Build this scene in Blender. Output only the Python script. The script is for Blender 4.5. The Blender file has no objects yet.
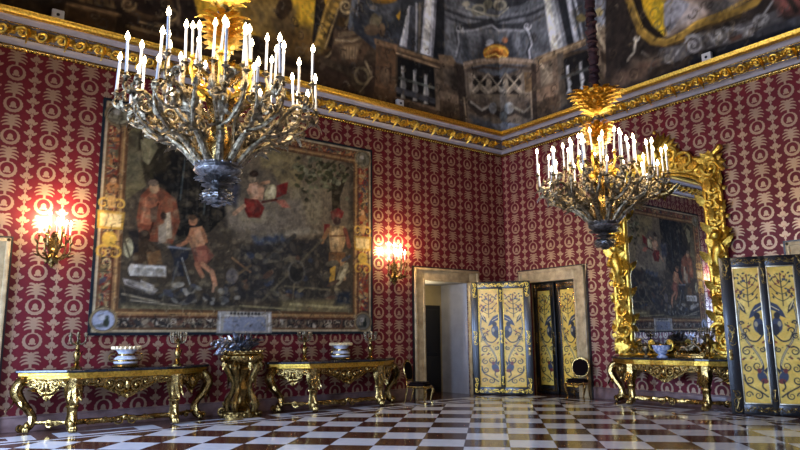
import bpy, bmesh, math, random
import numpy as np
from mathutils import Vector, Matrix
PI = math.pi
rnd = random.Random(7)
scene = bpy.context.scene
col = scene.collection

# ------------------------------------------------------------------ objects
class MB:
    """collects shapes and links them as one mesh object"""
    def __init__(s): s.v = []; s.f = []
    def add(s, vs, fs, M=None):
        n = len(s.v)
        s.v += [tuple(M @ Vector(p)) if M else tuple(p) for p in vs]
        s.f += [tuple(i + n for i in f) for f in fs]
        return s
    def join(s, o, M=None): return s.add(o.v, o.f, M)
    def box(s, a, b, M=None):
        x0, y0, z0 = a; x1, y1, z1 = b
        return s.add([(x0,y0,z0),(x1,y0,z0),(x1,y1,z0),(x0,y1,z0),(x0,y0,z1),(x1,y0,z1),(x1,y1,z1),(x0,y1,z1)],
                     [(0,3,2,1),(4,5,6,7),(0,1,5,4),(1,2,6,5),(2,3,7,6),(3,0,4,7)], M)
    def bevbox(s, a, b, e=.01, M=None):
        # box with chamfered edges
        vs = []; fs = []
        x = (a[0], b[0]); y = (a[1], b[1]); z = (a[2], b[2])
        bm = bmesh.new(); bmesh.ops.create_cube(bm, size=1)
        for v in bm.verts:
            v.co = Vector((x[v.co.x > 0], y[v.co.y > 0], z[v.co.z > 0]))
        bmesh.ops.bevel(bm, geom=bm.edges[:], offset=e, segments=2, affect='EDGES', profile=.5)
        bm.verts.index_update()
        vs = [v.co[:] for v in bm.verts]; fs = [tuple(v.index for v in f.verts) for f in bm.faces]
        bm.free(); return s.add(vs, fs, M)
    def lathe(s, prof, n=20, M=None, lobes=0, amp=0.0, arc=2*PI):
        vs = []; fs = []; m = len(prof); full = arc > 6.28
        k = n if full else n + 1
        for i in range(k):
            a = arc*i/n; w = 1 + (amp*math.cos(lobes*a) if lobes else 0)
            for r, z in prof: vs.append((r*w*math.cos(a), r*w*math.sin(a), z))
        for i in range(n):
            j = (i+1) % k
            for q in range(m-1):
                fs.append((i*m+q, j*m+q, j*m+q+1, i*m+q+1))
        return s.add(vs, fs, M)
    def tube(s, pts, r, n=7, M=None, flat=1.0, cap=True):
        P = [Vector(p) for p in pts]; m = len(P)
        R = r if isinstance(r, (list, tuple)) else [r]*m
        vs = []; fs = []
        t = (P[1]-P[0]).normalized()
        up = Vector((0,0,1)) if abs(t.z) < .9 else Vector((1,0,0))
        nrm = (up - t*up.dot(t)).normalized()
        for i in range(m):
            t = (P[min(i+1,m-1)] - P[max(i-1,0)])
            t = t.normalized() if t.length > 1e-9 else Vector((0,0,1))
            nrm = nrm - t*nrm.dot(t)
            nrm = nrm.normalized() if nrm.length > 1e-6 else t.orthogonal().normalized()
            b = t.cross(nrm)
            for q in range(n):
                a = 2*PI*q/n
                vs.append(tuple(P[i] + nrm*(math.cos(a)*R[i]) + b*(math.sin(a)*R[i]*flat)))
        for i in range(m-1):
            for q in range(n):
                q2 = (q+1) % n
                fs.append((i*n+q, i*n+q2, (i+1)*n+q2, (i+1)*n+q))
        if cap:
            fs.append(tuple(range(n))[::-1]); fs.append(tuple((m-1)*n+q for q in range(n)))
        return s.add(vs, fs, M)
    def ball(s, c, r, n=10, M=None):
        rx, ry, rz = (r, r, r) if not isinstance(r, (list, tuple)) else r
        vs = []; fs = []; m = max(4, n//2)
        for i in range(m+1):
            th = PI*i/m
            for j in range(n):
                a = 2*PI*j/n
                vs.append((c[0]+rx*math.sin(th)*math.cos(a), c[1]+ry*math.sin(th)*math.sin(a), c[2]+rz*math.cos(th)))
        for i in range(m):
            for j in range(n):
                fs.append((i*n+j, (i+1)*n+j, (i+1)*n+(j+1)%n, i*n+(j+1)%n))
        return s.add(vs, fs, M)
    def prism(s, out, d0, d1, M=None):
        """outline in local XZ swept along Y from d0 to d1"""
        n = len(out)
        vs = [(x, d0, z) for x, z in out] + [(x, d1, z) for x, z in out]
        fs = [tuple(range(n)), tuple(range(2*n-1, n-1, -1))]
        for i in range(n):
            j = (i+1) % n
            fs.append((i, i+n, j+n, j))
        return s.add(vs, fs, M)
    def slab(s, out, z0, z1, M=None):
        """outline in XY extruded in Z"""
        n = len(out)
        vs = [(x, y, z0) for x, y in out] + [(x, y, z1) for x, y in out]
        fs = [tuple(range(n))[::-1], tuple(range(n, 2*n))]
        for i in range(n):
            j = (i+1) % n
            fs.append((i, j, j+n, i+n))
        return s.add(vs, fs, M)
    def leaf(s, base, d, side, L, W, curl=.35, lobes=4, th=.006, seg=9):
        """acanthus leaf: starts at base, runs along d, bends over towards d x side"""
        d = Vector(d).normalized(); side = Vector(side); side = (side - d*side.dot(d)).normalized(); nn = side.cross(d)
        base = Vector(base); top = []; 
        for i in range(seg+1):
            t = i/seg
            c = base + d*(L*(t - .25*curl*t*t)) + nn*(L*curl*t*t)
            w = W*(math.sin(PI*min(1, t*.86+.14))**.8)*(1 + .22*math.cos(2*PI*lobes*t))
            if i == seg: w = W*.06
            top.append((c, w))
        vs = []
        for c, w in top:
            vs += [tuple(c - side*w + nn*(w*.35)), tuple(c - nn*th), tuple(c + side*w + nn*(w*.35)), tuple(c + nn*(th+.25*w))]
        fs = []
        for i in range(seg):
            a = i*4; b = a+4
            for q in range(4):
                q2 = (q+1) % 4
                fs.append((a+q, a+q2, b+q2, b+q))
        fs.append((3,2,1,0)); fs.append(tuple(seg*4+q for q in range(4)))
        return s.add(vs, fs)
    def scroll(s, c, ax, ay, r, r0=.018, turns=1.4, start=0.0, hand=1, seg=20, flat=1.3, eye=True, out=None):
        """volute: spiral in the plane of ax, ay around c, thick outside and thin at the eye"""
        c = Vector(c); ax = Vector(ax).normalized(); ay = Vector(ay).normalized()
        pts = []; rr = []
        for i in range(seg+1):
            t = i/seg; a = start + hand*turns*2*PI*t; q = r*(1-t)**.8 + r*.16
            pts.append(c + ax*(q*math.cos(a)) + ay*(q*math.sin(a))); rr.append(r0*(1-.55*t))
        s.tube(pts, rr, 6, flat=flat)
        if eye: s.ball(c, r0*1.15, 8)
        return s
    def build(s, name, m, parent=None, smooth=True, loc=None):
        me = bpy.data.meshes.new(name); me.from_pydata(s.v, [], s.f)
        me.materials.append(m)
        bm = bmesh.new(); bm.from_mesh(me); bmesh.ops.recalc_face_normals(bm, faces=bm.faces[:]); bm.to_mesh(me); bm.free()
        if smooth:
            me.shade_smooth()
            me.set_sharp_from_angle(angle=math.radians(42))
        o = bpy.data.objects.new(name, me); col.objects.link(o)
        if parent: o.parent = parent
        if loc: o.location = loc
        return o

def tag(o, label=None, cat=None, group=None, kind=None):
    if label: o['label'] = label
    if cat: o['category'] = cat
    if group: o['group'] = group
    if kind: o['kind'] = kind
    return o
def empty(name, loc, rz=0, label=None, cat=None, group=None):
    o = bpy.data.objects.new(name, None); col.objects.link(o)
    o.location = loc; o.rotation_euler.z = rz; o.empty_display_size = .1
    return tag(o, label, cat, group)
def copy_tree(o, parent=None):
    c = o.copy(); col.objects.link(c)
    if parent: c.parent = parent
    for ch in list(o.children): copy_tree(ch, c)
    return c
def another(o, loc, rz=0, label=None):
    c = copy_tree(o); c.location = loc; c.rotation_euler.z = rz
    if label: c['label'] = label
    return c
def struct(o): o['kind'] = 'structure'; return o
def bez(p0, p1, p2, p3, n=12):
    p0, p1, p2, p3 = map(Vector, (p0, p1, p2, p3)); o = []
    for i in range(n+1):
        t = i/n; u = 1-t
        o.append(p0*u**3 + p1*3*u*u*t + p2*3*u*t*t + p3*t**3)
    return o
def spline(pts, n=6):
    """Catmull-Rom through the points"""
    P = [Vector(p) for p in pts]; P = [P[0]*2-P[1]] + P + [P[-1]*2-P[-2]]; o = []
    for i in range(1, len(P)-2):
        for k in range(n):
            t = k/n; a, b, c, d = P[i-1:i+3]
            o.append(.5*((2*b) + (c-a)*t + (2*a-5*b+4*c-d)*t*t + (3*b-a-3*c+d)*t**3))
    o.append(P[-2]); return o
def lerp_list(vals, n):
    m = len(vals)-1; o = []
    for i in range(n):
        t = i/(n-1)*m; k = min(int(t), m-1); o.append(vals[k] + (vals[k+1]-vals[k])*(t-k))
    return o

# ------------------------------------------------------------------ materials
def lin(c):
    return tuple((x/12.92 if x <= .04045 else ((x+.055)/1.055)**2.4) for x in c)
def new_mat(name):
    m = bpy.data.materials.new(name); m.use_nodes = True
    nt = m.node_tree; return m, nt, nt.nodes['Principled BSDF']
class E:
    """arithmetic on shader sockets"""
    def __init__(s, nt, v): s.nt = nt; s.v = v
    def op(s, name, *a, clamp=False):
        n = s.nt.nodes.new('ShaderNodeMath'); n.operation = name; n.use_clamp = clamp
        for i, q in enumerate((s,)+a):
            if isinstance(q, E): q = q.v
            if isinstance(q, (int, float)): n.inputs[i].default_value = q
            else: s.nt.links.new(q, n.inputs[i])
        return E(s.nt, n.outputs[0])
    def __add__(s, o): return s.op('ADD', o)
    def __radd__(s, o): return s.op('ADD', o)
    def __sub__(s, o): return s.op('SUBTRACT', o)
    def __rsub__(s, o): return E(s.nt, o).op('SUBTRACT', s)
    def __mul__(s, o): return s.op('MULTIPLY', o)
    def __rmul__(s, o): return s.op('MULTIPLY', o)
    def __truediv__(s, o): return s.op('DIVIDE', o)
    def abs(s): return s.op('ABSOLUTE')
    def max(s, o): return s.op('MAXIMUM', o)
    def min(s, o): return s.op('MINIMUM', o)
    def below(s, lim, soft):  # 1 where s<lim
        return ((lim - s)/soft + .5).op('ADD', 0, clamp=True)
def mixc(nt, f, a, b):
    n = nt.nodes.new('ShaderNodeMix'); n.data_type = 'RGBA'
    for sock, v in ((n.inputs[0], f), (n.inputs[6], a), (n.inputs[7], b)):
        if isinstance(v, E): v = v.v
        if isinstance(v, (int, float)): sock.default_value = v
        elif isinstance(v, tuple): sock.default_value = (*v[:3], 1)
        else: nt.links.new(v, sock)
    return n.outputs[2]
def noise(nt, scale, detail=3, rough=.55, coord='Object', dist=0):
    tc = nt.nodes.new('ShaderNodeTexCoord'); n = nt.nodes.new('ShaderNodeTexNoise')
    n.inputs['Scale'].default_value = scale; n.inputs['Detail'].default_value = detail; n.inputs['Roughness'].default_value = rough
    n.inputs['Distortion'].default_value = dist
    nt.links.new(tc.outputs[coord], n.inputs['Vector']); return E(nt, n.outputs['Fac'])
def bump(nt, b, h, strength, dist=.01):
    n = nt.nodes.new('ShaderNodeBump'); n.inputs['Strength'].default_value = strength; n.inputs['Distance'].default_value = dist
    nt.links.new(h.v, n.inputs['Height']); nt.links.new(n.outputs[0], b.inputs['Normal'])
def simple(name, c, rough=.5, metal=0.0, var=.0, vscale=8, bmp=0, bscale=40, bdist=.01, c2=None, spec=None, coat=0):
    m, nt, b = new_mat(name)
    c = lin(c); b.inputs['Roughness'].default_value = rough; b.inputs['Metallic'].default_value = metal
    if spec is not None: b.inputs['Specular IOR Level'].default_value = spec
    if coat: b.inputs['Coat Weight'].default_value = coat; b.inputs['Coat Roughness'].default_value = .15
    d = lin(c2) if c2 else tuple(x*(1-var) for x in c)
    if var or c2:
        f = ((noise(nt, vscale, 4) - .5)*2.6 + .5).op('ADD', 0, clamp=True)
        nt.links.new(mixc(nt, f, d, c), b.inputs['Base Color'])
    else: b.inputs['Base Color'].default_value = (*c, 1)
    if bmp: bump(nt, b, noise(nt, bscale, 3), bmp, bdist)
    return m
GOLD = simple('gilded wood', (.80, .67, .40), .27, 1, c2=(.17, .125, .07), vscale=28, bmp=.25, bscale=50, bdist=.015)
GOLD_BRIGHT = simple('burnished gilt', (.96, .81, .37), .32, 1, c2=(.66, .52, .20), vscale=26, bmp=.4, bscale=46, bdist=.02)
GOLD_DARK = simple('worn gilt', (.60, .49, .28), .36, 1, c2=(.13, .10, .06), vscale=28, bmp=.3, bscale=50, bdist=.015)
BRONZE = simple('gilt bronze', (.66, .60, .48), .30, 1, c2=(.20, .17, .13), vscale=24, bmp=.8, bscale=40, bdist=.02)
SILVER = simple('tarnished silver', (.74, .75, .78), .35, 1, c2=(.30, .30, .33), vscale=25, bmp=.3)
DARKMARBLE = simple('dark veined marble', (.17, .18, .20), .2, c2=(.05, .05, .065), vscale=9)
PORCELAIN = simple('white porcelain', (.86, .86, .88), .25, c2=(.62, .63, .68), vscale=14, coat=.4)
BLUEPORC = simple('blue and white porcelain', (.84, .87, .93), .22, c2=(.30, .40, .62), vscale=18, coat=.5)
VELVET = simple('dark velvet', (.07, .025, .03), .95, c2=(.03, .015, .02), vscale=20, spec=.1)
WAX = simple('white candle wax', (.66, .67, .70), .5)
BLACK = simple('black lacquer', (.05, .053, .06), .36, c2=(.03, .03, .04), vscale=6, coat=.3)
CASING = simple('pale veined marble', (.78, .69, .52), .35, c2=(.60, .51, .36), vscale=7)
PLASTER = simple('grey plaster', (.60, .60, .62), .8, var=.2, vscale=3)
WARMPLASTER = simple('warm plaster', (.62, .56, .42), .8, var=.2, vscale=3)
DARKWOOD = simple('dark wood', (.05, .045, .045), .5)
SKIRT = simple('pink marble', (.52, .42, .40), .3, c2=(.36, .27, .26), vscale=5)
WHITEPLASTIC = simple('white plastic', (.85, .85, .85), .5)
LENS = simple('dark lens', (.05, .05, .06), .3)
CORD = simple('wine red cord sleeve', (.22, .07, .08), .8, c2=(.10, .03, .04), vscale=14, bmp=.6, bscale=25)
IRON = simple('dark metal', (.18, .18, .20), .45, 1)
BANDGREY = simple('grey painted moulding', (.58, .56, .58), .5, var=.25, vscale=4)
BLUEGREY = simple('blue grey leaf', (.30, .33, .38), .5, .3, var=.4)
def emit(name, c, s):
    m, nt, b = new_mat(name); b.inputs['Base Color'].default_value = (*c, 1)
    b.inputs['Emission Color'].default_value = (*c, 1); b.inputs['Emission Strength'].default_value = s
    m.cycles.emission_sampling = 'NONE'; return m
BULB = emit('lit candle bulb', (1, .80, .48), 22)
m, nt, b = new_mat('mirror glass'); b.inputs['Metallic'].default_value = 1; b.inputs['Base Color'].default_value = (.50, .53, .58, 1); b.inputs['Roughness'].default_value = .012
MIRROR = m
def painted(name, rough=.85, attr='paint', weave=0, spec=.2):
    m, nt, b = new_mat(name); a = nt.nodes.new('ShaderNodeAttribute'); a.attribute_name = attr
    b.inputs['Roughness'].default_value = rough; b.inputs['Specular IOR Level'].default_value = spec
    nt.links.new(a.outputs['Color'], b.inputs['Base Color'])
    if weave: bump(nt, b, noise(nt, weave, 2), .25, .004)
    return m
FRESCO = painted('fresco paint', .9)
WOVEN = painted('woven tapestry', .95, weave=160)
PANELPAINT = painted('gilded painted panel', .38, spec=.5)

def damask(name, axis, ph, phz, pw=.60, hh=.583):
    """crimson silk damask: pale wreaths under palm sprays, leafy garland stripes between"""
    m, nt, b = new_mat(name)
    tc = nt.nodes.new('ShaderNodeTexCoord'); sp = nt.nodes.new('ShaderNodeSeparateXYZ'); nt.links.new(tc.outputs['Object'], sp.inputs[0])
    U = E(nt, sp.outputs[axis]); Z = E(nt, sp.outputs[2])
    def cell(v, size): return ((v/size + .5) - (v/size + .5).op('FLOOR') - .5)*size
    u = cell(U - ph, pw); z = cell(Z - phz, hh)              # cell centred on a wreath
    au = u.abs()
    def rad(x, y): return (x*x + y*y).op('SQRT')
    r = rad(u*1.0, z*1.04); ang = z.op('ARCTAN2', au)
    ring = (r + (ang*16).op('SINE')*.003).below(.150, .008)*(1 - rad(u*1.04, z - .016).below(.108, .008))
    # small blossom inside the wreath
    ros = rad(u*1.35, z + .004).below(.056, .008).max(rad(au - .040, z + .045).below(.018, .008))
    # palm spray standing on the wreath: drooping pairs of fronds on a stem
    z2 = cell(Z - phz - .30, hh)
    palm = rad(u*2.2, z2).below(.100, .012).max(au.below(.020, .01)*(z2 + .10).abs().below(.07, .01))
    for zk, up_, dr, wk in ((-.080, .25, 3.6, .135), (-.040, .55, 4.4, .158), (.000, .85, 5.2, .148), (.035, 1.25, 7.0, .115)):
        line = z2 - zk - au*up_ + au*au*dr
        palm = palm.max(line.abs().below(.027 - au*.11, .008)*au.below(wk, .01))
    # garland stripe half way between wreaths
    v = (cell(U - ph - pw/2, pw)).abs(); gz = cell(Z - phz - .1, hh/3)
    g1 = v.below(.010, .008)
    g2 = rad(v*.85, gz - .035).below(.045, .008)
    g3 = rad((v - .060), (gz + .030 - v*.5)*1.7).below(.042, .008)
    g4 = rad(v*1.1, gz + .055).below(.027, .008)
    pat = ring.max(ros).max(palm).max(g1).max(g2).max(g3).max(g4)
    fade = noise(nt, 1.3, 3)
    thread = noise(nt, 90, 2)
    a = mixc(nt, fade, lin((.30, .018, .06)), lin((.43, .038, .10)))
    c = mixc(nt, fade, lin((.68, .58, .46)), lin((.80, .70, .58)))
    c = mixc(nt, (thread*.6).op('ADD', 0, clamp=True), c, lin((.55, .43, .36)))
    nt.links.new(mixc(nt, (pat*(fade*.4 + .66)).op('ADD', 0, clamp=True), a, c), b.inputs['Base Color'])
    nt.links.new((.60 - pat*.14).v, b.inputs['Roughness']); nt.links.new((pat*.62).v, b.inputs['Metallic'])
    b.inputs['Specular IOR Level'].default_value = .35
    bump(nt, b, pat + thread*.3, .12, .004)
    return m
DAMASK_L = damask('crimson damask long wall', 0, -12.16, 4.97)
DAMASK_R = damask('crimson damask short wall', 1, -7.03, 4.99)

def floor_mat():
    m, nt, b = new_mat('checker marble floor')
    tc = nt.nodes.new('ShaderNodeTexCoord'); sp = nt.nodes.new('ShaderNodeSeparateXYZ'); nt.links.new(tc.outputs['Object'], sp.inputs[0])
    X = E(nt, sp.outputs[0]); Y = E(nt, sp.outputs[1]); q = 2**.5; S = .628
    A = ((X + Y)/q + 6.59)/S; B = ((X - Y)/q - 1.63)/S
    ia = A.op('FLOOR'); ib = B.op('FLOOR')
    par = ((ia + ib)/2).op('FRACT').op('GREATER_THAN', .25)
    joint = (A - ia - .5).abs().max((B - ib - .5).abs()).op('GREATER_THAN', .492)
    # border: framed rectangles along the walls
    dwall = (Y*-1).min(X*-1)
    along = (X*1).op('MULTIPLY', (X).op('GREATER_THAN', Y)*0 + 1)
    isl = (Y*-1).op('LESS_THAN', X*-1)
    t = (isl*X + (1 - isl)*Y)/1.9
    ft = (t - t.op('FLOOR') - .5).abs()*1.9
    fd = (dwall - .85).abs()
    box = (fd/.30).max(ft/.80)
    frame = box.op('LESS_THAN', 1)*(1 - box.op('LESS_THAN', .55))
    inborder = dwall.op('LESS_THAN', 1.30)
    strip = (dwall - 1.33).abs().op('LESS_THAN', .05)
    n1 = noise(nt, 2.2, 5, .6, dist=1.5); n2 = noise(nt, 9, 4)
    white = mixc(nt, n1, lin((.74, .76, .80)), lin((.94, .95, .97)))
    red = mixc(nt, n2, lin((.21, .12, .09)), lin((.39, .26, .20)))
    f = par*(1 - inborder) + inborder*frame
    f = f.max(strip)
    c = mixc(nt, f, red, white)
    c = mixc(nt, joint*(1 - inborder)*.5, c, lin((.25, .22, .22)))
    nt.links.new(c, b.inputs['Base Color'])
    nt.links.new((noise(nt, 3, 3)*.10 + .07).v, b.inputs['Roughness'])
    bump(nt, b, noise(nt, .9, 2), .05, .02)
    return m
FLOOR = floor_mat()

# ------------------------------------------------------------------ painting on dense sheets
class Canvas:
    """colours on a regular grid of a painted surface, in that surface's own metres"""
    def __init__(s, x0, x1, y0, y1, step, base):
        s.nx = int((x1-x0)/step)+1; s.ny = int((y1-y0)/step)+1
        s.x0, s.x1, s.y0, s.y1 = x0, x1, y0, y1; s.step = step
        s.xs = np.linspace(x0, x1, s.nx); s.ys = np.linspace(y0, y1, s.ny)
        s.X, s.Y = np.meshgrid(s.xs, s.ys); s.c = np.empty((s.ny, s.nx, 3)); s.c[:] = base
        s.rg = np.random.default_rng(3)
    def win(s, xa, xb, ya, yb):
        i0 = max(0, int(np.searchsorted(s.xs, xa))-1); i1 = min(s.nx, int(np.searchsorted(s.xs, xb))+2)
        j0 = max(0, int(np.searchsorted(s.ys, ya))-1); j1 = min(s.ny, int(np.searchsorted(s.ys, yb))+2)
        return slice(j0, j1), slice(i0, i1)
    def put(s, w, a, c):
        if a.size: s.c[w] = s.c[w]*(1-a[..., None]) + np.asarray(c)*a[..., None]
    def seg(s, X, Y, p, q):
        dx, dy = q[0]-p[0], q[1]-p[1]; L = dx*dx+dy*dy+1e-12
        t = np.clip(((X-p[0])*dx + (Y-p[1])*dy)/L, 0, 1)
        return np.hypot(X-p[0]-t*dx, Y-p[1]-t*dy), t
    def poly(s, pts, c, soft=None, op=1):
        soft = soft or s.step; xs = [p[0] for p in pts]; ys = [p[1] for p in pts]
        w = s.win(min(xs)-soft, max(xs)+soft, min(ys)-soft, max(ys)+soft); X = s.X[w]; Y = s.Y[w]
        if not X.size: return
        d = np.full(X.shape, 1e9); ins = np.zeros(X.shape, bool); n = len(pts)
        for i in range(n):
            p, q = pts[i], pts[(i+1) % n]; d = np.minimum(d, s.seg(X, Y, p, q)[0])
            if p[1] != q[1]:
                cr = ((p[1] > Y) != (q[1] > Y)) & (X < (q[0]-p[0])*(Y-p[1])/(q[1]-p[1]) + p[0]); ins ^= cr
        sd = np.where(ins, d, -d); s.put(w, np.clip(sd/soft+.5, 0, 1)*op, c)
    def ell(s, cx, cy, rx, ry, c, rot=0, soft=None, op=1, ring=None):
        soft = soft or s.step; R = max(rx, ry)+soft
        w = s.win(cx-R, cx+R, cy-R, cy+R); X = s.X[w]-cx; Y = s.Y[w]-cy
        if not X.size: return
        u = X*math.cos(rot)+Y*math.sin(rot); v = -X*math.sin(rot)+Y*math.cos(rot)
        e = np.hypot(u/rx, v/ry); m = min(rx, ry); sd = (1-e)*m
        if ring: sd = ring/2 - np.abs(sd)
        s.put(w, np.clip(sd/soft+.5, 0, 1)*op, c)
    def stroke(s, pts, wd, c, soft=None, op=1, taper=False):
        soft = soft or s.step; xs = [p[0] for p in pts]; ys = [p[1] for p in pts]; R = wd+soft
        w = s.win(min(xs)-R, max(xs)+R, min(ys)-R, max(ys)+R); X = s.X[w]; Y = s.Y[w]
        if not X.size: return
        best = np.full(X.shape, -1e9); n = len(pts)-1
        for i in range(n):
            d, t = s.seg(X, Y, pts[i], pts[i+1]); g = (i+t)/n
            ww = wd/2*(1-.8*g) if taper else wd/2
            best = np.maximum(best, ww-d)
        s.put(w, np.clip(best/soft+.5, 0, 1)*op, c)
    def curl(s, cx, cy, r, wd, c, turns=1.3, start=0, hand=1, op=1):
        n = 18; P = []
        for i in range(n+1):
            t = i/n; a = start+hand*turns*2*PI*t; q = r*(1-t*.85); P.append((cx+q*math.cos(a), cy+q*math.sin(a)))
        s.stroke(P, wd, c, op=op, taper=True)
    def grain(s, amp, scales=(3, 9, 27)):
        """uneven pigment"""
        f = np.zeros((s.ny, s.nx))
        for k in scales:
            g = s.rg.random((int(s.ny/k)+3, int(s.nx/k)+3))
            yy = np.arange(s.ny)/k; xx = np.arange(s.nx)/k; j = yy.astype(int); i = xx.astype(int)
            fy = (yy-j)[:, None]; fx = (xx-i)[None]; g00 = g[j][:, i]; g01 = g[j][:, i+1]; g10 = g[j+1][:, i]; g11 = g[j+1][:, i+1]
            f += (g00*(1-fx)+g01*fx)*(1-fy)+(g10*(1-fx)+g11*fx)*fy - .5
        s.c *= np.clip(1+amp*f, .2, 2)[..., None]
    def blots(s, n, xa, xb, ya, yb, r0, r1, cols, op=.7, el=2.2):
        for _ in range(n):
            r = s.rg.uniform(r0, r1); c = cols[s.rg.integers(len(cols))]
            s.ell(s.rg.uniform(xa, xb), s.rg.uniform(ya, yb), r*s.rg.uniform(1, el), r, c, s.rg.uniform(0, PI), soft=max(s.step, r*.5), op=op)
    def mesh(s, name, mat, place, parent=None, back=None):
        """place(X,Y) -> xyz arrays; optional back offset gives the sheet thickness"""
        P = np.stack(place(s.X, s.Y), -1).reshape(-1, 3); ny, nx = s.ny, s.nx
        idx = np.arange(nx*ny).reshape(ny, nx)
        F = np.stack([idx[:-1, :-1], idx[:-1, 1:], idx[1:, 1:], idx[1:, :-1]], -1).reshape(-1, 4).tolist(); V = P.tolist()
        colr = s.c.reshape(-1, 3)
        if back is not None:
            n = len(V); rim = list(idx[0, :]) + list(idx[1:, -1]) + list(idx[-1, -2::-1]) + list(idx[-2:0, 0])
            V += [[a+b_ for a, b_ in zip(V[i], back)] for i in rim]; m_ = len(rim)
            for k in range(m_): F.append([int(rim[k]), int(rim[(k+1) % m_]), n+(k+1) % m_, n+k])
            F.append(list(range(n, n+m_))); colr = np.concatenate([colr, colr[rim]])
        me = bpy.data.meshes.new(name); me.from_pydata(V, [], F); me.materials.append(mat); me.shade_smooth()
        at = me.attributes.new('paint', 'FLOAT_COLOR', 'POINT')
        L = np.clip(colr, 0, 1); L = np.where(L <= .04045, L/12.92, ((L+.055)/1.055)**2.4)
        at.data.foreach_set('color', np.concatenate([L, np.ones((len(L), 1))], 1).astype(np.float32).ravel())
        if back is not None: me.set_sharp_from_angle(angle=math.radians(42))
        o = bpy.data.objects.new(name, me); col.objects.link(o)
        if parent: o.parent = parent
        return o
def hexc(h): return tuple(int(h[i:i+2], 16)/255 for i in (0, 2, 4))
def run_paint(cv, shapes, soft=1.0):
    for sh in shapes:
        k, c = sh[0], tuple(v/255 for v in sh[1])
        if k == 'p': cv.poly(sh[2], c, soft=cv.step*soft)
        elif k == 's': cv.stroke(sh[3], sh[2], c, soft=cv.step*soft)
        elif k == 't': cv.stroke(sh[3], sh[2], c, soft=cv.step*soft, taper=True)
        elif k == 'b': cv.poly(sh[2], c, soft=cv.step*5)
# ------------------------------------------------------------------ the room
WX, SY = -15.4, -13.6            # west wall x, south wall y; the far corner is the origin
H0, CZ = 6.56, 7.08              # underside and top of the cornice
def wall_boxes(mb, a0, a1, zt, holes, face):
    """wall along one axis with rectangular holes (a,b,z0,z1); face(a,b,z0,z1) adds a box"""
    cur = a0
    for (a, b, z0, z1) in sorted(holes):
        face(cur, a, 0, zt)
        if z0 > 0: face(a, b, 0, z0)
        face(a, b, z1, zt); cur = b
    face(cur, a1, 0, zt)
    return mb
ZT = 7.3
D1 = (-3.0, -1.46); D3 = (-13.87, -12.33); D2 = (-2.35, -.87); D4 = (-9.18, -7.66); DH = 2.87
mb = MB(); wall_boxes(mb, WX, 0, ZT, [(*D1, 0, DH), (*D3, 0, DH)], lambda a, b, z0, z1: mb.box((a, 0, z0), (b, .05, z1)))
struct(mb.build('wall_left', DAMASK_L, smooth=False))
mb = MB(); wall_boxes(mb, SY, 0, ZT, [(*D2, 0, DH), (*D4, 0, DH)], lambda a, b, z0, z1: mb.box((0, a, z0), (.05, b, z1)))
struct(mb.build('wall_right', DAMASK_R, smooth=False))
SW = [(-13.9, -12.3), (-10.6, -9.0), (-7.3, -5.7), (-4.0, -2.4)]; WW = [(-11.9, -10.3), (-7.5, -5.9), (-3.1, -1.5)]; WZ = (.35, 3.9)
mb = MB(); wall_boxes(mb, WX, 0, ZT, [(*q, *WZ) for q in SW], lambda a, b, z0, z1: mb.box((a, SY-.4, z0), (b, SY, z1)))
struct(mb.build('wall_back', DAMASK_L, smooth=False))
mb = MB(); wall_boxes(mb, SY, 0, ZT, [(*q, *WZ) for q in WW], lambda a, b, z0, z1: mb.box((WX-.4, a, z0), (WX, b, z1)))
struct(mb.build('wall_near', DAMASK_R, smooth=False))
struct(MB().box((WX-.5, SY-.5, -.1), (1.6, 1.6, 0)).build('floor', FLOOR, smooth=False))
def window(n, M):
    mb = MB(); w = .8; z0, z1 = WZ
    for a, b in (((-w, 0, z0), (-w+.07, .08, z1)), ((w-.07, 0, z0), (w, .08, z1)), ((-w, 0, z0), (w, .08, z0+.09)), ((-w, 0, z1-.07), (w, .08, z1)),
                 ((-.03, .01, z0), (.03, .07, z1)), ((-w, .01, 1.4), (w, .06, 1.45)), ((-w, .01, 2.6), (w, .06, 2.65))): mb.box(a, b, M)
    struct(mb.build('window_%d' % n, WHITEWOOD, smooth=False))
WHITEWOOD = simple('white painted wood', (.75, .74, .70), .5)
wn = 1
for a, b in SW: window(wn, Matrix.Translation(((a+b)/2, SY-.25, 0))); wn += 1
for a, b in WW: window(wn, Matrix.Translation((WX-.25, (a+b)/2, 0)) @ Matrix.Rotation(PI/2, 4, 'Z')); wn += 1

# door casings, their reveals, and the passages behind
def casing(n, M, w=1.54, fr=.30, depth=1.1, mat=CASING):
    """opening centred on local x=0, room side at local -y"""
    h = DH; mb = MB(); W = w/2
    for s in (-1, 1):
        x0, x1 = sorted((s*W, s*(W+fr)))
        mb.bevbox((x0, -.07, 0), (x1, .03, h+fr), .012, M)
        xa, xb = sorted((s*(W+fr-.05), s*(W+fr+.02)))
        mb.bevbox((xa, -.10, 0), (xb, .02, h+fr+.02), .012, M)
        xa, xb = sorted((s*(W-.005), s*(W+.05))); mb.bevbox((xa, -.085, 0), (xb, .02, h+.05), .01, M)
    mb.bevbox((-W-.002, -.07, h), (W+.002, .03, h+fr), .012, M)
    mb.bevbox((-W-fr-.02, -.10, h+fr-.05), (W+fr+.02, .02, h+fr+.02), .012, M)
    mb.bevbox((-W, -.085, h-.005), (W, .02, h+.05), .01, M)
    c = struct(mb.build('door_%d' % n, mat))
    return c
MIDR = Matrix.Rotation(-PI/2, 4, 'Z')
M1 = Matrix.Translation((sum(D1)/2, 0, 0)); M3 = Matrix.Translation((sum(D3)/2, 0, 0))
M2 = Matrix.Translation((0, sum(D2)/2, 0)) @ MIDR; M4 = Matrix.Translation((0, sum(D4)/2, 0)) @ MIDR
for n, M in ((1, M1), (2, M2), (3, M3), (4, M4)): casing(n, M, 1.54 if n in (1, 3) else 1.5)
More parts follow.
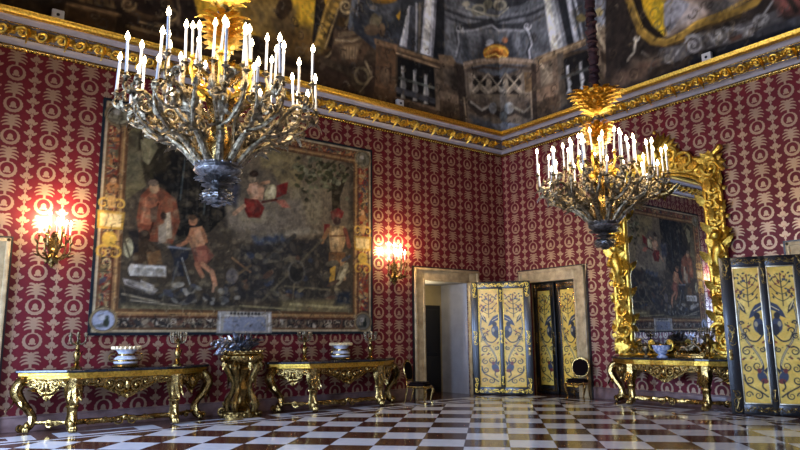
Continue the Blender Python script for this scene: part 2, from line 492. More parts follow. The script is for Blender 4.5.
# dark edge fillet around each casing
for i, M in enumerate((M1, M2, M3, M4)):
    mb = MB(); W = .77+.32; h = DH+.32
    mb.box((-W-.035, -.05, 0), (-W, .01, h+.035), M); mb.box((W, -.05, 0), (W+.035, .01, h+.035), M); mb.box((-W, -.05, h), (W, .01, h+.035), M)
    struct(mb.build('trim_%d' % (20+i), BLACK, smooth=False))
# passage of door 1
def passage(M, w, depth, mats, nm):
    W = w/2; h = DH
    struct(MB().box((-W-.1, .03, 0), (-W, depth, h), M).box((W, .03, 0), (W+.1, depth, h), M).box((-W-.1, .03, h), (W+.1, depth+.1, h+.1), M).build('wall_'+nm+'_sides', mats[0], smooth=False))
    struct(MB().box((-W-.1, depth, 0), (W+.1, depth+.1, h), M).build('wall_'+nm+'_end', mats[1], smooth=False))
passage(M1, 1.54, 1.1, (PLASTER, WARMPLASTER), 'passage')
passage(M3, 1.54, .5, (PLASTER, DARKWOOD), 'far_passage')
passage(M2, 1.5, .30, (CASING, DARKWOOD), 'closed_doorway')
passage(M4, 1.5, 1.1, (PLASTER, WARMPLASTER), 'side_passage')
mb = MB(); mb.bevbox((-2.36, 1.04, 0), (-1.56, 1.098, 2.32), .01)
for z0, z1 in ((.15, .95), (1.05, 2.2)): mb.bevbox((-2.26, 1.01, z0), (-1.66, 1.035, z1), .012)
inner = mb.build('passage_door', DARKWOOD)
tag(inner, 'dark plain door shut at the end of the grey passage', 'door')
k = MB(); k.ball((-2.28, .985, 1.1), .035, 10).tube([(-2.28, 1.035, 1.1), (-2.28, .99, 1.1)], .012)
k.build('knob', GOLD, inner)

# skirting
def skirt(nm, segs, axis):
    mb = MB()
    for a, b in segs:
        if axis == 0: mb.bevbox((a, -.03, 0), (b, .01, .25), .008); mb.bevbox((a, -.04, .225), (b, .01, .26), .008)
        else: mb.bevbox((-.03, a, 0), (.01, b, .25), .008); mb.bevbox((-.04, a, .225), (.01, b, .26), .008)
    struct(mb.build(nm, SKIRT))
g = .36
skirt('baseboard_left', [(WX, D3[0]-g), (D3[1]+g, D1[0]-g), (D1[1]+g, 0)], 0)
skirt('baseboard_right', [(SY, D4[0]-g), (D4[1]+g, D2[0]-g), (D2[1]+g, 0)], 1)

# cornice: mitred bands round the room
def band(name, prof, mat, smooth=True):
    vs = []; fs = []; m = len(prof)
    for cx, cy, sx, sy in ((0, 0, -1, -1), (0, SY, -1, 1), (WX, SY, 1, 1), (WX, 0, 1, -1)):
        for d, z in prof: vs.append((cx+sx*d, cy+sy*d, z))
    for i in range(4):
        j = (i+1) % 4
        for q in range(m-1): fs.append((i*m+q, j*m+q, j*m+q+1, i*m+q+1))
    return struct(MB().add(vs, fs).build(name, mat, smooth=smooth))
def arcp(d0, z0, d1, z1, bulge, n=6):
    o = []; L = math.hypot(d1-d0, z1-z0); nx, nz = (z1-z0)/L, -(d1-d0)/L
    for i in range(n+1):
        t = i/n; b_ = bulge*math.sin(PI*t); o.append((d0+(d1-d0)*t+nx*b_, z0+(z1-z0)*t+nz*b_))
    return o
band('trim_1', [(0, 6.54), (.03, 6.54)] + arcp(.03, 6.545, .075, 6.605, .022) + [(.07, 6.61)], GOLD)
band('trim_2', [(.07, 6.61)] + arcp(.075, 6.612, .16, 6.695, -.02) + [(.165, 6.70)], BANDGREY)
band('trim_3', [(.165, 6.70)] + arcp(.165, 6.70, .19, 6.722, .014), GOLD)
FR0, FR1 = (.19, 6.725), (.335, 6.885)
FRIEZEGROUND = simple('dusky frieze ground', (.34, .31, .30), .6, var=.3, vscale=6)
band('trim_4', [FR0, FR1], FRIEZEGROUND)
band('trim_5', arcp(.335, 6.885, .355, 6.905, .014), GOLD)
band('trim_6', [(.355, 6.905)] + arcp(.36, 6.91, .44, 6.985, -.016) + [(.445, 6.985)], BANDGREY)
band('trim_7', [(.445, 6.985), (.455, 6.99)] + arcp(.46, 6.992, .545, 7.07, .03, 8) + [(.553, 7.085), (.20, 7.10)], GOLD_BRIGHT)
# bead row under the cornice and the carved frieze, one run on each visible wall
def frieze(name, org, dx, inward, L, unit, mat):
    dx = Vector(dx); inw = Vector(inward); mb = MB(); n = int(L/unit)
    a = Vector((0, 0, FR0[1])) + inw*FR0[0]; b = Vector((0, 0, FR1[1])) + inw*FR1[0]
    up = (b-a).normalized(); nn = (inw*.74 - Vector((0, 0, 1))*.67).normalized(); mid = (a+b)/2 + nn*.012; hw = (b-a).length/2
    for i in range(n):
        c = Vector(org) + dx*(unit*(i+.5)+.06) + mid
        s = 1 if i % 2 else -1
        mb.scroll(c - dx*unit*.24 + nn*.012, dx, up*s, hw*.80, .026, 1.4, PI, 1, 14, flat=1.3)
        for k, (f, g, L_, w_) in enumerate(((-.10, .9, 2.1, .055), (.02, .5, 1.9, .05), (.10, -.1, 1.6, .045), (-.40, .8, 1.2, .04))):
            mb.leaf(c + dx*unit*f - up*hw*.85*s*(1 if k != 1 else -1) + nn*.015, (dx*(.4+g*.3) + up*s*(1 if k != 1 else -1)), nn, hw*L_, w_, .55*(1 if k % 2 else -1), 3, .016, 7)
        mb.ball(c + dx*unit*.30 + nn*.02, .042, 8)
        for q in range(6):
            an = q*2*PI/6; mb.leaf(c + dx*unit*.30 + nn*.015, dx*math.cos(an) + up*math.sin(an), nn.cross(dx*math.cos(an) + up*math.sin(an)), .095, .034, .3, 0, .01, 5)
    m2 = int(L/.075)
    for i in range(m2): mb.ball(Vector(org) + dx*(.04+i*.075) + inw*.05 + Vector((0, 0, 6.562)), .021, 6)
    return struct(mb.build(name, mat))
frieze('trim_8', (WX, 0, 0), (1, 0, 0), (0, -1, 0), -WX-.35, .31, GOLD_BRIGHT)
frieze('trim_9', (0, -.30, 0), (0, -1, 0), (-1, 0, 0), 10.5, .31, GOLD_BRIGHT)

# cove vault
CA, CB, CL = 3.6, 3.9, 5.9
def cove_d(t): return .28 + CA*(1-np.cos(t/CL*PI/2))
def cove_z(t): return 7.05 + CB*np.sin(t/CL*PI/2)
def cove_place(S, T):
    d = cove_d(T); left = S <= 0
    return np.where(left, S-d, -d), np.where(left, -d, -(S+d)), cove_z(T)
# ------------------------------------------------------------------ fresco on the cove
FRES = [["p",[43,32,23],[[-12.23,0.71],[-5.18,3.23],[-5.65,-0.02],[-12.23,0.07]]],
["p",[84,65,43],[[-11.21,0.48],[-10.31,0.55],[-10.39,0.16],[-11.28,0.17]]],
["s",[144,114,76],0.037,[[-11.18,0.45],[-10.28,0.51]]],
["p",[62,45,29],[[-11.15,0.39],[-10.35,0.43],[-10.41,0.19],[-11.21,0.17]]],
["p",[104,81,49],[[-11.03,0.7],[-10.41,0.77],[-10.35,0.6],[-10.98,0.55]]],
["s",[54,40,26],0.035,[[-10.9,0.71],[-10.87,0.54]]],
["s",[54,40,26],0.034,[[-10.76,0.74],[-10.74,0.58]]],
["s",[54,40,26],0.039,[[-10.62,0.78],[-10.59,0.62]]],
["s",[54,40,26],0.035,[[-10.47,0.83],[-10.45,0.66]]],
["p",[77,58,37],[[-9.23,0.94],[-9.32,0.79],[-9.49,0.65],[-9.71,0.56],[-9.92,0.54],[-10.1,0.59],[-10.2,0.7],[-10.21,0.84],[-10.13,0.99],[-9.96,1.12],[-9.74,1.21],[-9.52,1.23],[-9.34,1.19],[-9.24,1.09]]],
["p",[40,29,20],[[-9.35,0.9],[-9.41,0.8],[-9.53,0.72],[-9.68,0.66],[-9.83,0.65],[-9.95,0.68],[-10.02,0.74],[-10.03,0.83],[-9.98,0.92],[-9.86,1.0],[-9.72,1.06],[-9.56,1.08],[-9.44,1.05],[-9.36,0.99]]],
["t",[144,119,78],0.044,[[-9.97,0.79],[-9.99,0.73],[-10.03,0.68],[-10.08,0.65],[-10.12,0.63],[-10.17,0.63],[-10.2,0.65],[-10.22,0.68],[-10.22,0.72],[-10.2,0.76],[-10.18,0.79],[-10.15,0.81],[-10.12,0.82],[-10.09,0.82],[-10.07,0.8],[-10.07,0.78],[-10.07,0.76],[-10.08,0.75],[-10.1,0.73],[-10.11,0.73],[-10.12,0.73],[-10.12,0.73]]],
["t",[144,119,78],0.051,[[-9.35,0.66],[-9.3,0.66],[-9.25,0.69],[-9.21,0.72],[-9.18,0.76],[-9.17,0.8],[-9.17,0.84],[-9.19,0.86],[-9.21,0.88],[-9.24,0.88],[-9.27,0.87],[-9.3,0.85],[-9.32,0.83],[-9.33,0.81],[-9.33,0.78],[-9.33,0.77],[-9.32,0.76],[-9.3,0.76],[-9.29,0.76],[-9.28,0.77],[-9.27,0.78],[-9.27,0.79]]],
["s",[149,124,86],0.042,[[-9.91,0.48],[-9.61,0.48],[-9.29,0.6]]],
["s",[107,86,60],0.059,[[-9.15,1.19],[-9.11,0.91],[-9.17,0.64]]],
["p",[69,51,35],[[-10.1,0.39],[-8.52,0.42],[-5.64,0.42],[-5.65,0.05],[-10.1,0.09]]],
["s",[127,104,68],0.058,[[-10.14,0.34],[-8.52,0.33],[-6.43,0.33]]],
["p",[238,183,54],[[-8.81,1.32],[-5.33,2.64],[-5.47,1.96],[-5.86,1.55],[-6.03,1.02],[-6.38,1.06],[-6.9,0.81],[-7.33,0.87],[-7.93,0.76],[-8.45,0.86],[-8.74,0.94]]],
["b",[145,111,51],[[-7.83,1.54],[-6.83,1.95],[-6.36,1.62],[-6.58,1.09],[-7.33,0.83],[-7.74,0.97]]],
["b",[166,132,70],[[-7.54,1.44],[-6.84,1.65],[-6.77,1.21],[-7.41,0.97]]],
["b",[107,84,49],[[-7.09,1.32],[-6.53,1.5],[-6.43,1.09],[-6.99,0.91]]],
["p",[62,45,26],[[-6.53,1.57],[-6.61,1.46],[-6.71,1.37],[-6.81,1.32],[-6.89,1.33],[-6.93,1.38],[-6.94,1.47],[-6.89,1.58],[-6.81,1.68],[-6.71,1.77],[-6.61,1.82],[-6.53,1.82],[-6.49,1.76],[-6.48,1.68]]],
["b",[117,91,47],[[-6.45,1.33],[-6.04,1.39],[-5.98,0.99],[-6.5,0.91]]],
["p",[45,32,20],[[-8.78,0.93],[-8.45,0.82],[-7.85,0.7],[-6.66,0.83],[-5.61,0.95],[-5.64,0.51],[-8.81,0.42]]],
["b",[112,82,40],[[-7.33,0.87],[-6.36,1.23],[-5.6,1.0],[-6.16,0.61],[-7.16,0.58]]],
["s",[36,30,24],0.209,[[-5.6,2.39],[-5.8,1.76],[-5.96,1.12]]],
["s",[49,37,24],0.185,[[-6.16,2.35],[-5.69,1.91],[-5.61,1.81]]],
["s",[124,97,46],0.242,[[-4.95,2.56],[-5.45,1.93],[-5.75,1.38],[-5.9,0.97]]],
["s",[184,145,70],0.046,[[-5.15,2.51],[-5.6,1.85],[-5.86,1.31],[-6.01,0.98]]],
["s",[189,156,97],0.048,[[-4.84,2.48],[-5.26,1.94],[-5.53,1.43],[-5.74,1.01]]],
["p",[202,159,73],[[-5.02,2.28],[-5.05,2.26],[-5.08,2.25],[-5.12,2.24],[-5.15,2.25],[-5.16,2.26],[-5.17,2.28],[-5.16,2.3],[-5.13,2.33],[-5.1,2.34],[-5.07,2.35],[-5.03,2.34],[-5.02,2.33],[-5.01,2.31]]],
["p",[202,159,73],[[-5.12,2.13],[-5.15,2.11],[-5.18,2.1],[-5.22,2.09],[-5.25,2.1],[-5.27,2.11],[-5.27,2.13],[-5.26,2.16],[-5.24,2.17],[-5.2,2.19],[-5.16,2.2],[-5.14,2.19],[-5.12,2.17],[-5.11,2.15]]],
["p",[202,159,73],[[-5.22,1.98],[-5.25,1.96],[-5.28,1.94],[-5.32,1.94],[-5.35,1.95],[-5.37,1.96],[-5.37,1.98],[-5.36,2.0],[-5.34,2.02],[-5.3,2.04],[-5.27,2.04],[-5.24,2.04],[-5.22,2.02],[-5.21,2.0]]],
["p",[202,159,73],[[-5.33,1.83],[-5.35,1.81],[-5.39,1.79],[-5.42,1.79],[-5.45,1.79],[-5.47,1.81],[-5.48,1.83],[-5.46,1.85],[-5.44,1.87],[-5.41,1.89],[-5.37,1.89],[-5.34,1.89],[-5.32,1.87],[-5.32,1.85]]],
["p",[202,159,73],[[-5.44,1.67],[-5.46,1.65],[-5.49,1.64],[-5.53,1.63],[-5.56,1.64],[-5.58,1.65],[-5.58,1.68],[-5.57,1.7],[-5.55,1.72],[-5.51,1.74],[-5.48,1.74],[-5.45,1.73],[-5.43,1.72],[-5.42,1.7]]],
["p",[202,159,73],[[-5.54,1.52],[-5.57,1.5],[-5.6,1.48],[-5.63,1.48],[-5.66,1.48],[-5.68,1.5],[-5.69,1.52],[-5.68,1.54],[-5.65,1.57],[-5.62,1.58],[-5.59,1.58],[-5.56,1.58],[-5.54,1.56],[-5.53,1.54]]],
["p",[202,159,73],[[-5.65,1.36],[-5.67,1.34],[-5.71,1.33],[-5.74,1.32],[-5.77,1.33],[-5.79,1.34],[-5.8,1.37],[-5.78,1.39],[-5.76,1.41],[-5.73,1.42],[-5.7,1.43],[-5.67,1.42],[-5.65,1.41],[-5.64,1.39]]],
["p",[202,159,73],[[-5.76,1.2],[-5.78,1.18],[-5.81,1.17],[-5.85,1.16],[-5.88,1.17],[-5.9,1.19],[-5.9,1.21],[-5.89,1.23],[-5.87,1.25],[-5.84,1.27],[-5.8,1.27],[-5.78,1.27],[-5.76,1.25],[-5.75,1.23]]],
["p",[202,159,73],[[-5.87,1.04],[-5.89,1.02],[-5.92,1.01],[-5.96,1.01],[-5.99,1.01],[-6.01,1.03],[-6.01,1.05],[-6.0,1.08],[-5.98,1.1],[-5.95,1.11],[-5.92,1.11],[-5.89,1.11],[-5.86,1.09],[-5.86,1.07]]],
["t",[176,152,107],0.096,[[-5.11,1.53],[-5.38,1.13],[-5.67,0.85],[-5.95,0.66]]],
["t",[202,176,122],0.067,[[-4.94,1.94],[-5.03,1.9],[-5.11,1.89],[-5.17,1.91],[-5.19,1.95],[-5.18,2.01],[-5.15,2.06],[-5.09,2.1],[-5.03,2.13],[-4.98,2.13],[-4.94,2.12],[-4.93,2.08],[-4.93,2.05],[-4.96,2.02],[-5.0,2.0],[-5.03,1.99],[-5.06,1.99],[-5.07,2.0],[-5.08,2.01],[-5.07,2.03],[-5.05,2.04],[-5.04,2.04]]],
["p",[89,66,35],[[-5.03,1.71],[-5.05,1.66],[-5.1,1.62],[-5.18,1.58],[-5.25,1.56],[-5.32,1.56],[-5.36,1.59],[-5.37,1.63],[-5.35,1.68],[-5.29,1.73],[-5.22,1.77],[-5.14,1.78],[-5.08,1.78],[-5.04,1.76]]],
["s",[150,127,84],0.076,[[-4.8,2.37],[-4.88,1.91],[-5.09,1.66]]],
["p",[90,69,49],[[-5.45,1.45],[-4.33,1.8],[-4.23,1.66],[-4.72,0.94],[-5.24,0.73],[-5.63,0.73]]],
["p",[144,119,86],[[-5.34,1.43],[-5.0,1.54],[-4.51,1.74],[-4.5,1.66],[-5.01,1.43],[-5.36,1.31]]],
["p",[124,100,69],[[-5.47,1.24],[-4.6,1.53],[-4.61,1.44],[-5.48,1.15]]],
["s",[185,160,119],0.04,[[-5.42,1.25],[-4.96,1.33],[-4.54,1.56]]],
["p",[112,91,65],[[-5.38,1.13],[-4.67,1.38],[-4.89,0.99],[-5.29,0.85]]],
["s",[150,124,89],0.037,[[-5.27,1.12],[-5.26,0.9]]],
["s",[150,124,89],0.038,[[-5.18,1.14],[-5.18,0.92]]],
["s",[150,124,89],0.038,[[-5.1,1.16],[-5.11,0.94]]],
["s",[150,124,89],0.043,[[-5.01,1.18],[-5.04,0.95]]],
["s",[150,124,89],0.039,[[-4.92,1.2],[-4.96,0.97]]],
["s",[150,124,89],0.039,[[-4.84,1.22],[-4.89,0.99]]],
["b",[57,43,32],[[-5.95,0.74],[-5.07,0.77],[-3.86,1.17],[-3.76,0.16],[-5.96,-0.02]]],
["s",[74,60,43],0.176,[[-5.84,0.73],[-5.08,0.63],[-4.75,0.24],[-5.03,0.46]]],
["p",[129,113,81],[[-4.51,0.73],[-4.49,0.64],[-4.53,0.53],[-4.6,0.45],[-4.7,0.4],[-4.8,0.4],[-4.9,0.43],[-4.96,0.51],[-4.97,0.6],[-4.95,0.7],[-4.87,0.78],[-4.77,0.83],[-4.66,0.84],[-4.57,0.8]]],
["p",[64,50,37],[[-4.6,0.69],[-4.58,0.62],[-4.6,0.55],[-4.64,0.5],[-4.71,0.47],[-4.77,0.47],[-4.84,0.5],[-4.88,0.55],[-4.89,0.62],[-4.87,0.68],[-4.83,0.74],[-4.77,0.77],[-4.7,0.77],[-4.64,0.74]]],
["t",[164,144,107],0.08,[[-4.6,0.96],[-4.44,0.68],[-4.81,0.23]]],
["p",[69,71,75],[[-4.81,2.6],[-2.32,3.47],[-3.12,1.7],[-4.27,1.3],[-4.93,1.57]]],
["s",[115,119,123],0.108,[[-4.68,2.44],[-4.88,1.95],[-4.99,1.6]]],
["s",[155,159,163],0.049,[[-4.55,2.55],[-4.74,1.95]]],
["b",[52,55,57],[[-4.46,2.42],[-3.49,2.67],[-3.47,1.92],[-4.36,1.63]]],
["p",[123,112,86],[[-4.03,1.96],[-4.1,1.87],[-4.18,1.8],[-4.27,1.76],[-4.34,1.76],[-4.39,1.8],[-4.39,1.87],[-4.36,1.96],[-4.29,2.05],[-4.2,2.12],[-4.11,2.16],[-4.04,2.16],[-3.99,2.12],[-3.99,2.05]]],
["p",[104,84,62],[[-4.1,1.77],[-4.13,1.71],[-4.2,1.65],[-4.31,1.6],[-4.41,1.58],[-4.5,1.58],[-4.57,1.61],[-4.58,1.66],[-4.55,1.72],[-4.48,1.78],[-4.38,1.83],[-4.27,1.85],[-4.18,1.85],[-4.12,1.82]]],
["p",[147,127,97],[[-3.76,2.27],[-3.78,2.22],[-3.83,2.17],[-3.9,2.14],[-3.97,2.12],[-4.02,2.13],[-4.06,2.15],[-4.07,2.19],[-4.04,2.25],[-4.0,2.29],[-3.93,2.33],[-3.86,2.35],[-3.8,2.34],[-3.77,2.32]]],
["s",[77,82,87],0.127,[[-4.44,2.22],[-4.1,2.14],[-3.66,2.34]]],
["p",[134,136,138],[[-4.09,2.23],[-4.11,2.2],[-4.14,2.17],[-4.2,2.14],[-4.25,2.13],[-4.29,2.13],[-4.33,2.14],[-4.33,2.17],[-4.32,2.2],[-4.28,2.23],[-4.23,2.26],[-4.18,2.27],[-4.13,2.27],[-4.1,2.26]]],
["b",[91,93,96],[[-4.06,2.4],[-3.51,2.5],[-3.7,2.08],[-4.06,2.07]]],
["p",[214,164,57],[[-3.56,2.2],[-3.13,2.6],[-2.58,2.99],[-2.62,2.68],[-3.16,2.42],[-3.48,2.13]]],
["p",[247,202,76],[[-3.27,2.48],[-2.58,2.95],[-2.6,2.77],[-3.09,2.48]]],
["p",[148,107,43],[[-3.44,2.6],[-3.49,2.53],[-3.62,2.46],[-3.8,2.39],[-3.99,2.34],[-4.16,2.32],[-4.26,2.34],[-4.3,2.38],[-4.24,2.45],[-4.12,2.52],[-3.95,2.59],[-3.76,2.64],[-3.59,2.66],[-3.47,2.64]]],
["p",[202,147,51],[[-3.56,2.59],[-3.59,2.55],[-3.66,2.5],[-3.77,2.46],[-3.88,2.43],[-3.97,2.42],[-4.03,2.43],[-4.05,2.46],[-4.02,2.51],[-3.95,2.55],[-3.85,2.59],[-3.74,2.62],[-3.64,2.63],[-3.58,2.62]]],
["p",[118,95,68],[[-3.93,1.81],[-3.95,1.74],[-3.99,1.68],[-4.03,1.64],[-4.08,1.63],[-4.12,1.65],[-4.14,1.7],[-4.14,1.76],[-4.12,1.83],[-4.09,1.89],[-4.04,1.93],[-3.99,1.94],[-3.95,1.92],[-3.93,1.88]]],
["p",[56,58,60],[[-3.25,3.01],[-1.79,3.62],[-2.0,1.49],[-3.58,1.55]]],
["p",[188,189,190],[[-3.11,2.52],[-3.02,2.54],[-3.29,1.57],[-3.54,1.58]]],
["p",[231,230,223],[[-3.19,2.41],[-3.11,2.52],[-3.45,1.58],[-3.51,1.58]]],
["s",[159,160,162],0.069,[[-2.86,2.62],[-3.02,1.54]]],
["s",[105,98,86],0.084,[[-2.75,2.65],[-2.91,1.57]]],
["p",[75,77,81],[[-3.08,2.52],[-2.92,2.57],[-3.07,1.58],[-3.29,1.57]]],
["p",[204,204,204],[[-2.48,3.22],[-2.12,3.32],[-2.44,1.56],[-2.87,1.55]]],
["p",[247,244,232],[[-2.42,3.24],[-2.25,3.28],[-2.61,1.56],[-2.81,1.57]]],
["p",[130,130,133],[[-2.18,3.3],[-2.08,3.33],[-2.41,1.54],[-2.51,1.54]]],
["p",[37,38,40],[[-2.08,3.33],[-1.82,3.4],[-2.0,1.49],[-2.45,1.48]]],
["p",[90,92,95],[[-1.83,3.82],[1.77,3.73],[2.01,1.32],[-2.08,1.42]]],
["p",[112,114,116],[[-1.84,3.18],[0.07,3.33],[1.82,3.1],[1.75,1.63],[-2.0,1.58]]],
["s",[139,140,141],0.058,[[-1.88,2.83],[-1.12,2.84],[0.06,3.03],[1.12,2.81],[1.65,2.8]]],
["s",[68,69,71],0.061,[[-1.89,2.74],[-1.13,2.75],[0.06,2.94],[1.12,2.72],[1.65,2.71]]],
["s",[127,128,129],0.062,[[-1.9,2.67],[-1.14,2.68],[0.06,2.87],[1.12,2.65],[1.66,2.64]]],
["s",[72,73,75],0.059,[[-1.9,2.58],[-1.14,2.59],[0.06,2.77],[1.13,2.56],[1.66,2.56]]],
["p",[60,61,63],[[-1.24,4.0],[1.45,3.86],[1.44,3.11],[0.84,3.04],[0.06,3.22],[-0.89,3.13],[-1.3,3.24]]],
["p",[144,139,117],[[-0.42,3.11],[-0.46,3.04],[-0.54,2.97],[-0.66,2.92],[-0.79,2.88],[-0.91,2.88],[-0.98,2.91],[-1.01,2.96],[-0.98,3.03],[-0.89,3.1],[-0.78,3.15],[-0.65,3.19],[-0.53,3.19],[-0.45,3.16]]],
["p",[84,84,78],[[-0.54,3.08],[-0.56,3.04],[-0.61,2.99],[-0.68,2.95],[-0.76,2.93],[-0.84,2.93],[-0.88,2.95],[-0.9,2.99],[-0.88,3.03],[-0.83,3.08],[-0.76,3.11],[-0.67,3.13],[-0.6,3.13],[-0.55,3.12]]],
["p",[164,156,132],[[0.32,3.22],[0.29,3.17],[0.22,3.15],[0.12,3.16],[0.0,3.2],[-0.1,3.2],[-0.17,3.23],[-0.2,3.28],[-0.17,3.35],[-0.1,3.42],[0.01,3.47],[0.12,3.43],[0.22,3.36],[0.29,3.29]]],
["p",[97,94,84],[[0.21,3.26],[0.19,3.24],[0.16,3.22],[0.1,3.23],[0.03,3.26],[-0.03,3.27],[-0.07,3.28],[-0.08,3.31],[-0.07,3.35],[-0.03,3.38],[0.04,3.39],[0.1,3.37],[0.15,3.33],[0.19,3.3]]],
["p",[127,122,102],[[-0.2,3.31],[-0.22,3.25],[-0.27,3.2],[-0.34,3.16],[-0.43,3.13],[-0.5,3.14],[-0.55,3.16],[-0.57,3.21],[-0.54,3.26],[-0.49,3.32],[-0.42,3.36],[-0.34,3.38],[-0.26,3.38],[-0.22,3.35]]],
["p",[166,159,137],[[-1.03,3.09],[-1.05,3.06],[-1.09,3.02],[-1.15,2.99],[-1.21,2.98],[-1.27,2.98],[-1.31,2.99],[-1.32,3.01],[-1.3,3.05],[-1.26,3.08],[-1.2,3.11],[-1.14,3.13],[-1.08,3.13],[-1.05,3.12]]],
["s",[183,176,152],0.045,[[-1.18,2.96],[-0.39,3.0],[0.35,3.14]]],
["s",[59,60,61],0.148,[[-1.51,2.41],[-0.85,2.63],[-0.25,2.88],[0.35,2.7],[0.99,2.47]]],
["s",[163,164,165],0.06,[[-1.59,2.32],[-0.86,2.54],[-0.25,2.8],[0.35,2.63],[0.99,2.4]]],
["b",[79,82,85],[[-1.45,2.31],[0.99,2.35],[0.92,1.79],[-1.42,1.76]]],
["b",[127,128,130],[[-1.16,2.33],[-0.48,2.63],[-0.58,2.13],[-1.11,1.92]]],
["b",[129,131,133],[[0.27,2.56],[0.85,2.38],[0.78,1.98],[0.34,2.2]]],
["s",[87,88,90],0.121,[[-1.59,2.28],[-1.47,2.03],[-1.6,1.72]]],
["s",[163,164,166],0.06,[[-1.52,2.34],[-1.5,2.11],[-1.63,1.76]]],
["t",[185,187,188],0.063,[[-1.33,2.47],[-1.34,2.44],[-1.38,2.4],[-1.43,2.38],[-1.47,2.36],[-1.52,2.36],[-1.55,2.37],[-1.56,2.39],[-1.56,2.42],[-1.55,2.44],[-1.53,2.46],[-1.5,2.48],[-1.47,2.48],[-1.44,2.48],[-1.43,2.48],[-1.42,2.46],[-1.43,2.45],[-1.43,2.44],[-1.45,2.43],[-1.46,2.43],[-1.47,2.43],[-1.48,2.43]]],
["s",[65,66,68],0.145,[[1.03,2.41],[1.2,2.12],[1.06,1.89],[1.16,1.67]]],
["s",[205,206,208],0.063,[[1.02,2.46],[1.1,2.3],[1.2,2.03],[1.1,1.92],[1.13,1.72]]],
["t",[211,211,212],0.064,[[1.16,2.46],[1.15,2.43],[1.11,2.41],[1.07,2.41],[1.03,2.42],[0.98,2.45],[0.95,2.48],[0.94,2.5],[0.93,2.53],[0.94,2.55],[0.97,2.56],[0.99,2.56],[1.02,2.55],[1.04,2.53],[1.06,2.52],[1.07,2.5],[1.07,2.49],[1.06,2.48],[1.05,2.48],[1.04,2.48],[1.02,2.49],[1.02,2.49]]],
["b",[58,60,63],[[-0.64,2.45],[0.49,2.49],[0.63,1.92],[-0.82,1.94]]],
["p",[145,147,151],[[-0.19,2.41],[-0.2,2.38],[-0.25,2.35],[-0.31,2.32],[-0.38,2.3],[-0.44,2.3],[-0.48,2.32],[-0.5,2.34],[-0.48,2.38],[-0.43,2.41],[-0.37,2.44],[-0.31,2.46],[-0.24,2.46],[-0.2,2.44]]],
["p",[179,181,182],[[-0.33,2.31],[-0.34,2.29],[-0.36,2.26],[-0.4,2.25],[-0.44,2.24],[-0.48,2.24],[-0.51,2.25],[-0.52,2.27],[-0.5,2.29],[-0.48,2.31],[-0.44,2.33],[-0.4,2.34],[-0.36,2.34],[-0.33,2.33]]],
["p",[110,115,120],[[0.24,2.48],[0.22,2.44],[0.16,2.43],[0.09,2.43],[0.0,2.46],[-0.08,2.46],[-0.13,2.48],[-0.14,2.52],[-0.13,2.57],[-0.07,2.61],[0.01,2.64],[0.09,2.62],[0.17,2.57],[0.22,2.52]]],
["p",[164,104,70],[[0.34,2.4],[0.33,2.37],[0.3,2.35],[0.26,2.35],[0.21,2.37],[0.17,2.4],[0.13,2.43],[0.12,2.47],[0.14,2.49],[0.17,2.51],[0.21,2.51],[0.26,2.49],[0.3,2.46],[0.33,2.43]]],
["p",[188,117,35],[[0.38,2.07],[0.33,2.0],[0.19,1.96],[-0.01,1.97],[-0.24,1.92],[-0.44,1.92],[-0.58,1.97],[-0.62,2.05],[-0.57,2.16],[-0.42,2.26],[-0.22,2.35],[0.0,2.4],[0.2,2.3],[0.33,2.18]]],
["p",[209,142,62],[[0.27,2.11],[0.23,2.05],[0.12,2.03],[-0.04,2.03],[-0.21,1.99],[-0.37,1.98],[-0.47,2.02],[-0.51,2.08],[-0.47,2.15],[-0.36,2.23],[-0.2,2.3],[-0.03,2.34],[0.13,2.27],[0.23,2.19]]],
["p",[129,70,26],[[0.16,2.09],[0.13,2.06],[0.05,2.04],[-0.06,2.02],[-0.19,1.99],[-0.29,1.99],[-0.37,2.01],[-0.39,2.06],[-0.36,2.11],[-0.29,2.16],[-0.18,2.21],[-0.06,2.24],[0.06,2.21],[0.13,2.15]]],
["s",[247,202,86],0.042,[[-0.58,2.06],[-0.34,2.26],[-0.07,2.35],[0.19,2.25],[0.34,2.08]]],
["s",[247,218,112],0.039,[[-0.51,1.98],[-0.12,2.14],[0.26,2.01]]],
["p",[66,67,70],[[1.39,3.8],[3.9,3.01],[4.08,1.12],[1.88,1.59]]],
["p",[194,194,189],[[1.46,3.36],[1.81,3.22],[2.33,1.59],[1.85,1.65]]],
["p",[246,241,218],[[1.49,3.34],[1.68,3.27],[2.08,1.62],[1.88,1.64]]],
["p",[130,131,133],[[1.78,3.24],[1.9,3.19],[2.45,1.59],[2.26,1.61]]],
["p",[41,42,45],[[1.87,3.2],[2.12,3.11],[2.64,1.58],[2.39,1.59]]],
["p",[172,174,177],[[2.16,3.1],[2.31,3.04],[2.76,1.58],[2.58,1.6]]],
["p",[207,209,211],[[2.19,3.08],[2.28,3.05],[2.7,1.58],[2.61,1.59]]],
["p",[70,72,75],[[2.34,3.03],[2.5,2.97],[2.91,1.58],[2.76,1.58]]],
["s",[188,191,194],0.066,[[2.48,2.77],[2.75,1.98],[2.85,1.6]]],
["s",[89,92,96],0.105,[[2.67,2.91],[3.06,1.58]]],
["p",[105,108,113],[[2.97,2.8],[3.59,2.65],[3.69,1.58],[3.24,1.56]]],
["p",[153,157,162],[[3.05,2.57],[3.31,2.48],[3.51,1.68],[3.34,1.7]]],
["p",[144,127,76],[[2.92,2.05],[2.91,2.01],[2.87,2.0],[2.81,2.0],[2.74,2.02],[2.68,2.06],[2.64,2.1],[2.62,2.15],[2.63,2.18],[2.67,2.19],[2.73,2.19],[2.8,2.17],[2.86,2.13],[2.9,2.09]]],
